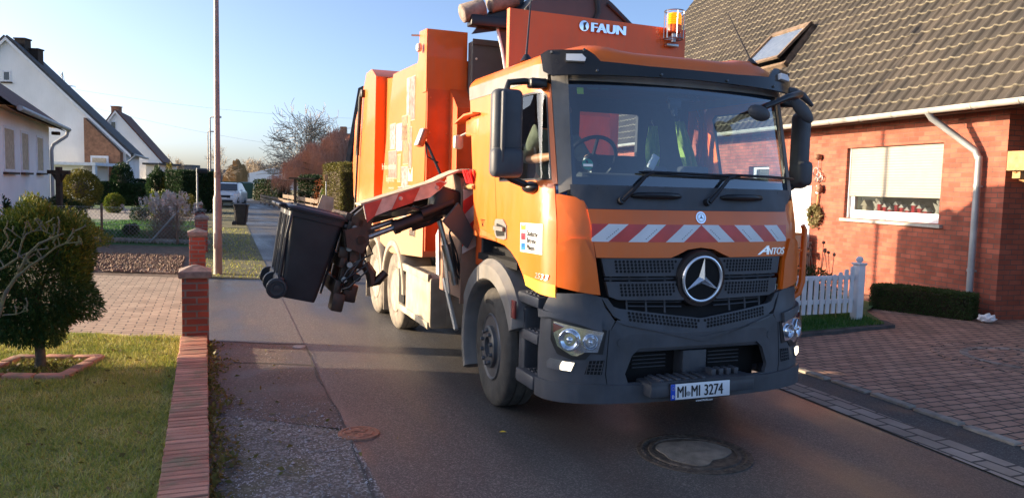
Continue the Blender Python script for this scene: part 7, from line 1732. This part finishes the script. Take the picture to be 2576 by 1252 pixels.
mb = MB(); mb.tube([(-.60, -.2, 1.66), (-.6, 1.4, 1.66)], .025, 5); mb.tube([(.60, -.2, 1.66), (.6, 1.4, 1.66)], .025, 5); mb.build('roof_rail', 'zinc', car)
t = thing('skip_container', 'dark green container top showing behind the white car', 'container', at_depth(578, 500, 66)); mb = MB(); z_ = D(578, 457, 66).z; mb.prism([(-1.1, .2), (1.1, .2), (1.2, z_ - .1), (1.0, z_), (-1.0, z_), (-1.2, z_ - .1)], lambda a, b, d: (a, d, b), 0, 2.5); mb.build('shell', 'dark_green', t)
wh_ = thing('warehouse', 'pale blue industrial shed with low roof beyond the field', 'warehouse', at_depth(650, 470, 150)); ww = wh_.location
pL = D(596, 442, 150) - ww; pA = D(690, 422, 150) - ww; pR = D(760, 432, 150) - ww
mb = MB(); mb.prism([(pL.x, 0), (pR.x, 0), (pR.x, pR.z), (pA.x, pA.z), (pL.x, pL.z)], lambda a, b, d: (a, d, b), 0, 30); mb.build('hall', 'warehouse', wh_, 20)
mb = MB(); q0 = D(672, 438, 150) - ww; q1 = D(700, 425, 150) - ww; 
for i in range(5): a = q0.x + (q1.x - q0.x) * i / 5; mb.bb((a + .08, -.06, q0.z), (a + (q1.x - q0.x) / 5 - .08, -.02, q1.z))
mb.build('window_band', 'zinc', wh_)
mb = MB(); 
for i in range(3): mb.bb((pL.x + i * .45, -.08, .2), (pL.x + i * .45 + .3, -.02, pL.z - .3))
mb.build('door_strip', 'white_paint', wh_)
t = thing('factory_hall', 'grey flat factory hall on the horizon left of the lamps', 'hall', at_depth(455, 440, 190)); mb = MB(); a = D(430, 421, 190) - t.location; b = D(505, 425, 190) - t.location; mb.bb((a.x, 0, 0), (b.x, 20, a.z), .1); mb.bb((a.x + 1, 3, a.z), (a.x + 4, 8, a.z + .8)); mb.build('hall', 'panel_grey', t)
# bare trees
g_ = 'bare winter trees at the end of the street'
bare_tree('bare_tree', 'small rounded bare tree on the horizon above the hedge', at_depth(437, 440, 130), D(437, 388, 130).z, 3, minr=.02, wid=2.1, levels=6, spread=1.6, r0=.4, trunk=.14, nb=(3, 4), up=.15, ratio=.80, group=g_)
bare_tree('bare_tree', 'broad bare tree behind the far lamp posts', at_depth(548, 460, 112), D(555, 350, 112).z, 8, minr=.016, wid=3.0, levels=6, spread=1.6, r0=.4, trunk=.14, nb=(2, 4), up=.2, ratio=.82, group=g_)
bare_tree('bare_tree', 'faint bare tree above the pale shed', at_depth(640, 440, 185), D(640, 392, 185).z, 14, minr=.028, levels=6, spread=1.6, r0=.4, trunk=.14, nb=(3, 4), ratio=.80, up=.15, group=g_)
bare_tree('bare_tree', 'distant low bare tree right of the shed', at_depth(690, 440, 190), D(680, 405, 190).z, 15, minr=.026, levels=6, spread=1.6, r0=.4, trunk=.14, nb=(3, 4), ratio=.80, up=.15, group=g_)
bare_tree('bare_tree', 'tall bare tree with wide upswept limbs left of the truck', at_depth(768, 480, 62), D(775, 243, 62).z, 31, minr=.018, wid=4.4, levels=6, spread=1.75, r0=.42, trunk=.12, nb=(3, 4), up=.16, ratio=.84, group=g_)
def weeping(name, label, base, px0, px1, ytop, ybot, dep, m, n, seed, wtw=.006, cx=.5):
    """many thin shoots arching out from a handful of limbs and hanging down"""
    t = thing(name, label, 'tree', base); rnd = np.random.default_rng(seed); a = D(px0, ytop, dep) - base; b = D(px1, ybot, dep) - base; c = a.x + (b.x - a.x) * cx; hw = (b.x - a.x) / 2; H_ = a.z; lo = max(.7, b.z)
    mb = MB(); mb.tube([(c * .9, 0, 0), (c * .95, .1, H_ * .35), (c, 0, H_ * .62)], [.20, .16, .10], 8); heads = []
    for k in range(26):
        an = k * 2.4; q = math.sqrt((k + .5) / 26); x_ = c + math.cos(an) * q * (hw * (1 - cx) * 1.9 if math.cos(an) > 0 else hw * cx * 1.9); y_ = math.sin(an) * q * hw * .8; z_ = H_ * (1 - .38 * q * q) * rnd.uniform(.88, 1.02)
        if x_ < c: z_ -= H_ * .22 * ((c - x_) / max(.1, c - a.x)) ** 1.2
        heads.append((x_, y_, max(lo * 1.25, z_))); mb.tube([(c, 0, H_ * .45), (c + (x_ - c) * .5, y_ * .5, z_ * .9), heads[-1]], [.07, .045, .015], 4, 0, False)
    mb.build('trunk', 'bark', t); V = []; F = []
    for i in range(n):
        h_ = heads[rnd.integers(len(heads))]; p0 = np.array(h_) + rnd.normal(0, 1, 3) * [hw * .07, hw * .07, H_ * .03]; an = rnd.uniform(0, 6.283); o_ = rnd.uniform(.1, .42) * hw * .5; drop = rnd.uniform(.15, 1.0) ** .8 * (p0[2] - lo * rnd.uniform(.6, 1.3))
        if drop < .2: continue
        dx_, dy_ = math.cos(an) * o_, math.sin(an) * o_
        P_ = [p0, p0 + [dx_ * .5, dy_ * .5, drop * .04 + .08], p0 + [dx_ * .85, dy_ * .85, -drop * .3], p0 + [dx_ + rnd.normal(0, .05), dy_ + rnd.normal(0, .05), -drop]]; bq = len(V)
        for p_, k_ in zip(P_, (1., .9, .7, .4)): V += [p_ - [wtw * k_, 0, 0], p_ + [wtw * k_, wtw * k_, 0]]
        for k_ in range(3): F.append([bq + 2 * k_, bq + 2 * k_ + 1, bq + 2 * k_ + 3, bq + 2 * k_ + 2])
    fast('crown', V, F, m, t); return t
weeping('weeping_tree', 'reddish brown weeping tree over the wooden fence', at_depth(800, 490, 50), 690, 905, 338, 482, 50, 'twig_red', 5200, 4, .007, .72)
weeping('weeping_tree', 'golden leafless willow thicket beyond the parked car', at_depth(590, 470, 128), 566, 622, 405, 470, 128, 'twig_gold', 3000, 5, .02)
weeping('weeping_tree', 'pale brown thicket along the field edge', at_depth(660, 470, 195), 606, 705, 424, 470, 195, 'twig_grey', 2000, 6, .02)
hedge_box('clipped_hedge', 'yellowish clipped hedge right beside the raised bins', p(836, 32), p(905, 33), 1.4, D(860, 416, 32).z, 'dry_hedge_leaf', 26000, .06, rough=.06, hv=.03)
hedge_box('clipped_hedge', 'dark green hedge beyond the yellowish one', p(768, 44), p(812, 43), 1.0, D(790, 448, 44).z, 'hedge_leaf', 8000, .10, rough=.05)
hedge_box('clipped_hedge', 'dark clipped hedge behind the low wooden fence', p(655, 72), p(715, 70), 1.5, D(680, 456, 72).z, 'hedge_leaf', 6000, .16, rough=.05)
shrub_px('bright_shrub', 'bright green leafy shrub at the right kerb', 808, 834, 468, 33, 'bright_leaf', 1500, .09, seed=41, lump=.25)
shrub_px('red_leaved_shrub', 'shrub with remaining rust red leaves by the hedge', 790, 835, 440, 36, 'red_leaf', 500, .10, seed=42, lump=.3)
def board_fence(label, a, b, h, m, n):
    a = Vector(a); b = Vector(b); t = thing('wooden_fence', label, 'fence', a); d = b - a; mb = MB()
    L_ = d.length; an = math.atan2(d.y, d.x); Mx_ = Matrix.Rotation(an, 4, 'Z')
    for k in range(3): mb.box((L_ / 2, 0, h * (.25 + .3 * k)), (L_, .03, h * .20), .004, Mx=Mx_)
    mb.build('boards', m, t)
    for i in range(n): mbp = MB(); mbp.box((L_ * i / (n - 1), .04, h / 2), (.10, .10, h + .05), Mx=Mx_); mbp.build('post', m, t)
board_fence('low weathered board fence along the far right kerb', at_depth(655, 500, 62), at_depth(715, 505, 50), .75, 'wood_grey', 6)
board_fence('brown board fence under the weeping tree', at_depth(712, 505, 49), at_depth(800, 508, 38), 1.1, 'wood_grey', 7)
ho = thing('gable_house', 'house with orange tiled roof behind the weeping tree', 'house', at_depth(850, 480, 78)); oo = ho.location
A_p = D(850, 330, 78) - oo; l_p = D(815, 395, 78) - oo; r_p = D(905, 410, 78) - oo
mb = MB(); mb.prism([(l_p.x, 0), (r_p.x, 0), (r_p.x, r_p.z), (l_p.x, l_p.z)], lambda a, b, d: (a, d, b), 0, 8); mb.build('wall', 'brick_far', ho, 20)
mb = MB(); mb.add([(l_p.x - .4, -.4, l_p.z - .2), (A_p.x - .6, 3.5, A_p.z), (A_p.x + .9, 3.5, A_p.z), (r_p.x + .4, -.4, r_p.z - .2), (r_p.x + .4, 8.4, r_p.z - .2), (l_p.x - .4, 8.4, l_p.z - .2)], [[0, 3, 2, 1], [3, 4, 2], [4, 5, 1, 2], [5, 0, 1]]); r_ = mb.build('roof', 'roof_red', ho, 20)
mb = MB(); mb.bb((A_p.x - .5, 3.2, A_p.z - .5), (A_p.x + .1, 3.8, A_p.z + .7)); mb.build('chimney', 'brick_far', r_)
hd_ = thing('gable_house', 'dark timber house end with steep roof just behind the truck', 'house', at_depth(905, 480, 36)); oo = hd_.location
q = [D(x, y, 36) - oo for x, y in ((874, 428), (907, 224), (1010, 224), (1050, 428))]
mb = MB(); mb.prism([(q[0].x + .15, 0), (q[3].x, 0), (q[3].x, q[3].z), (q[2].x, q[2].z - .1), (q[1].x + .15, q[1].z - .1), (q[0].x + .15, q[0].z)], lambda a, b, d: (a, d, b), 0, 8); mb.build('wall', 'wood_dark', hd_, 20)
for x_, z_ in ((q[0].x + .9, 1.1), (q[0].x + 2.3, 1.1), (q[0].x + 1.6, 3.6)):
    mb = MB(); mg = MB(); bx = win_(mb, mg, Vector((0, 0, 0)), Vector((1, 0, 0)), x_, x_ + .8, z_, z_ + 1.1, Vector((0, -1, 0))); w_ = mb.build('window', 'white_paint', hd_); mg.build('pane', 'window_dark', w_)
mb = MB(); mb.prism([(q[0].x - .1, q[0].z), (q[1].x - .05, q[1].z), (q[1].x + .15, q[1].z + .1), (q[2].x, q[2].z + .12), (q[2].x, q[2].z), (q[1].x + .12, q[1].z - .05), (q[0].x + .1, q[0].z)], lambda a, b, d: (a, d, b), -.3, 8); mb.build('roof', 'roof_dark', hd_, 20)
t = thing('wooden_arbour', 'small dark wooden arbour under the weeping tree', 'arbour', at_depth(765, 505, 43)); mb = MB(); z_ = D(765, 447, 43).z
for x in (-.5, .5): mb.bb((x - .06, -.06, 0), (x + .06, .06, z_ - .1))
mb.bb((-.75, -.4, z_ - .1), (.75, .4, z_)); mb.build('frame', 'wood_dark', t)
t = thing('street_sign', 'small yellow sign plate on a post at the right kerb', 'sign', at_depth(820, 520, 30)); mb = MB(); z_ = D(820, 440, 30).z; mb.cyl((0, 0, 0), (0, 0, z_), .025, n=8); mb.build('post', 'zinc', t); mb = MB(); mb.box((0, -.03, z_ - .12), (.18, .02, .26), .004); mb.build('sign_panel', 'wood', t)
# power pylon and wires
py_ = thing('power_pylon', 'lattice power pylon rising behind the dark roof', 'pylon', at_depth(162, 440, 420)); mb = MB(); H_ = D(162, 181, 420).z; zA = D(162, 217, 420).z
for sx in (-1, 1):
    for sy in (-1, 1): mb.tube([(sx * 3.5, sy * 3.5, 0), (sx * 1.2, sy * 1.2, zA), (0, 0, H_)], .16, 4)
for k in range(14):
    z0 = H_ * k / 14; z1 = H_ * (k + 1) / 14; w0 = 3.5 - 2.3 * min(1, z0 / zA); w1 = 3.5 - 2.3 * min(1, z1 / zA)
    mb.tube([(-w0, -w0, z0), (w1, -w1, z1)], .09, 3); mb.tube([(w0, -w0, z0), (-w1, -w1, z1)], .09, 3)
for z_, w_ in ((zA, 7.0), (zA - 9.5, 9.5)):
    mb.tube([(-w_, 0, z_), (0, 0, z_ + .9), (w_, 0, z_)], .14, 4); mb.tube([(-w_, 0, z_), (w_, 0, z_)], .14, 4)
    for s_ in (-1, 1): mb.tube([(s_ * w_, 0, z_), (s_ * w_, 0, z_ - 1.6)], .12, 4)
mb.build('lattice', 'zinc', py_, fixn=False)
wi = thing('power_line', 'thin sagging power lines crossing the sky from the pylon', 'wires', (0, 0, 0))
for (x0, y0), (x1, y1), sag in (((188, 225), (1010, 300), 4), ((200, 262), (900, 385), 4)):
    a = D(x0, y0, 420); b = D(x1, y1, 520); mb = MB(); mb.tube([a.lerp(b, k / 20) - Vector((0, 0, sag * 4 * (k / 20) * (1 - k / 20))) for k in range(21)], .05, 3); mb.build('cable', 'zinc', wi, fixn=False)
# ================================================================== MANHOLES
t = thing('manhole_cover', 'round cast iron manhole cover filled with pale concrete in the road', 'manhole', (1.42, 5.62, 0)); mb = MB()
mb.lathe([(.43, .0), (.43, .008), (.40, .012), (.375, .006), (.37, .002), (.345, .002), (.34, .012), (.315, .014), (.31, .006), (0, .006)], 64); 
for k in range(48): a = k * 2 * math.pi / 48; mb.box((.392 * math.cos(a), .392 * math.sin(a), .0135), (.018, .028, .005), .001, (0, 0, a))
mb.build('frame', 'cast_iron', t, 30)
mb = MB(); pl = []
for k in range(60):
    a = 2 * math.pi * k / 60; r_ = .275 + .018 * math.sin(3 * a + .4) + .010 * math.sin(7 * a); r_ *= 1 - .22 * math.exp(-((a - 2.0) / .25) ** 2) - .30 * math.exp(-((a - 5.4) / .5) ** 2); pl.append((r_ * math.cos(a), r_ * math.sin(a)))
mb.prism(pl, lambda a, b, d: (a, b, d), .004, .0135); mb.build('concrete_infill', 'infill', t, 30)
t = thing('valve_cover', 'small round rusty valve cover at the edge of the gravel', 'manhole', (-1.17, 5.86, .0)); mb = MB(); mb.lathe([(.165, 0), (.16, .014), (.135, .016), (.13, .010), (.115, .010), (.11, .016), (0, .016)], 36)
for k in range(9): a = k * .7; r_ = .03 + .06 * (k % 3) / 2; mb.box((r_ * math.cos(a), r_ * math.sin(a), .018), (.05, .014, .008), .003, (0, 0, a * 1.7))
mb.build('lid', 'rust_iron', t, 30)
t = thing('valve_cover', 'small grey valve cover at the crack corner near the pillar', 'manhole', (-2.50, 8.92, .006)); mb = MB(); mb.lathe([(.075, 0), (.072, .012), (0, .014)], 20); mb.box((0, 0, .015), (.08, .012, .006), .002); mb.build('lid', 'stone_grey', t, 30)
t = thing('fallen_leaf', 'single yellow leaf lying on the dark road near the truck wheel', 'leaf', G(1264, 1087, .008)); mb = MB(); mb.add([(-.03, 0, .004), (0, -.018, .010), (.035, 0, .006), (0, .018, .012)], [[0, 1, 2, 3]]); mb.build('blade', 'yellow_tape', t, fixn=False)
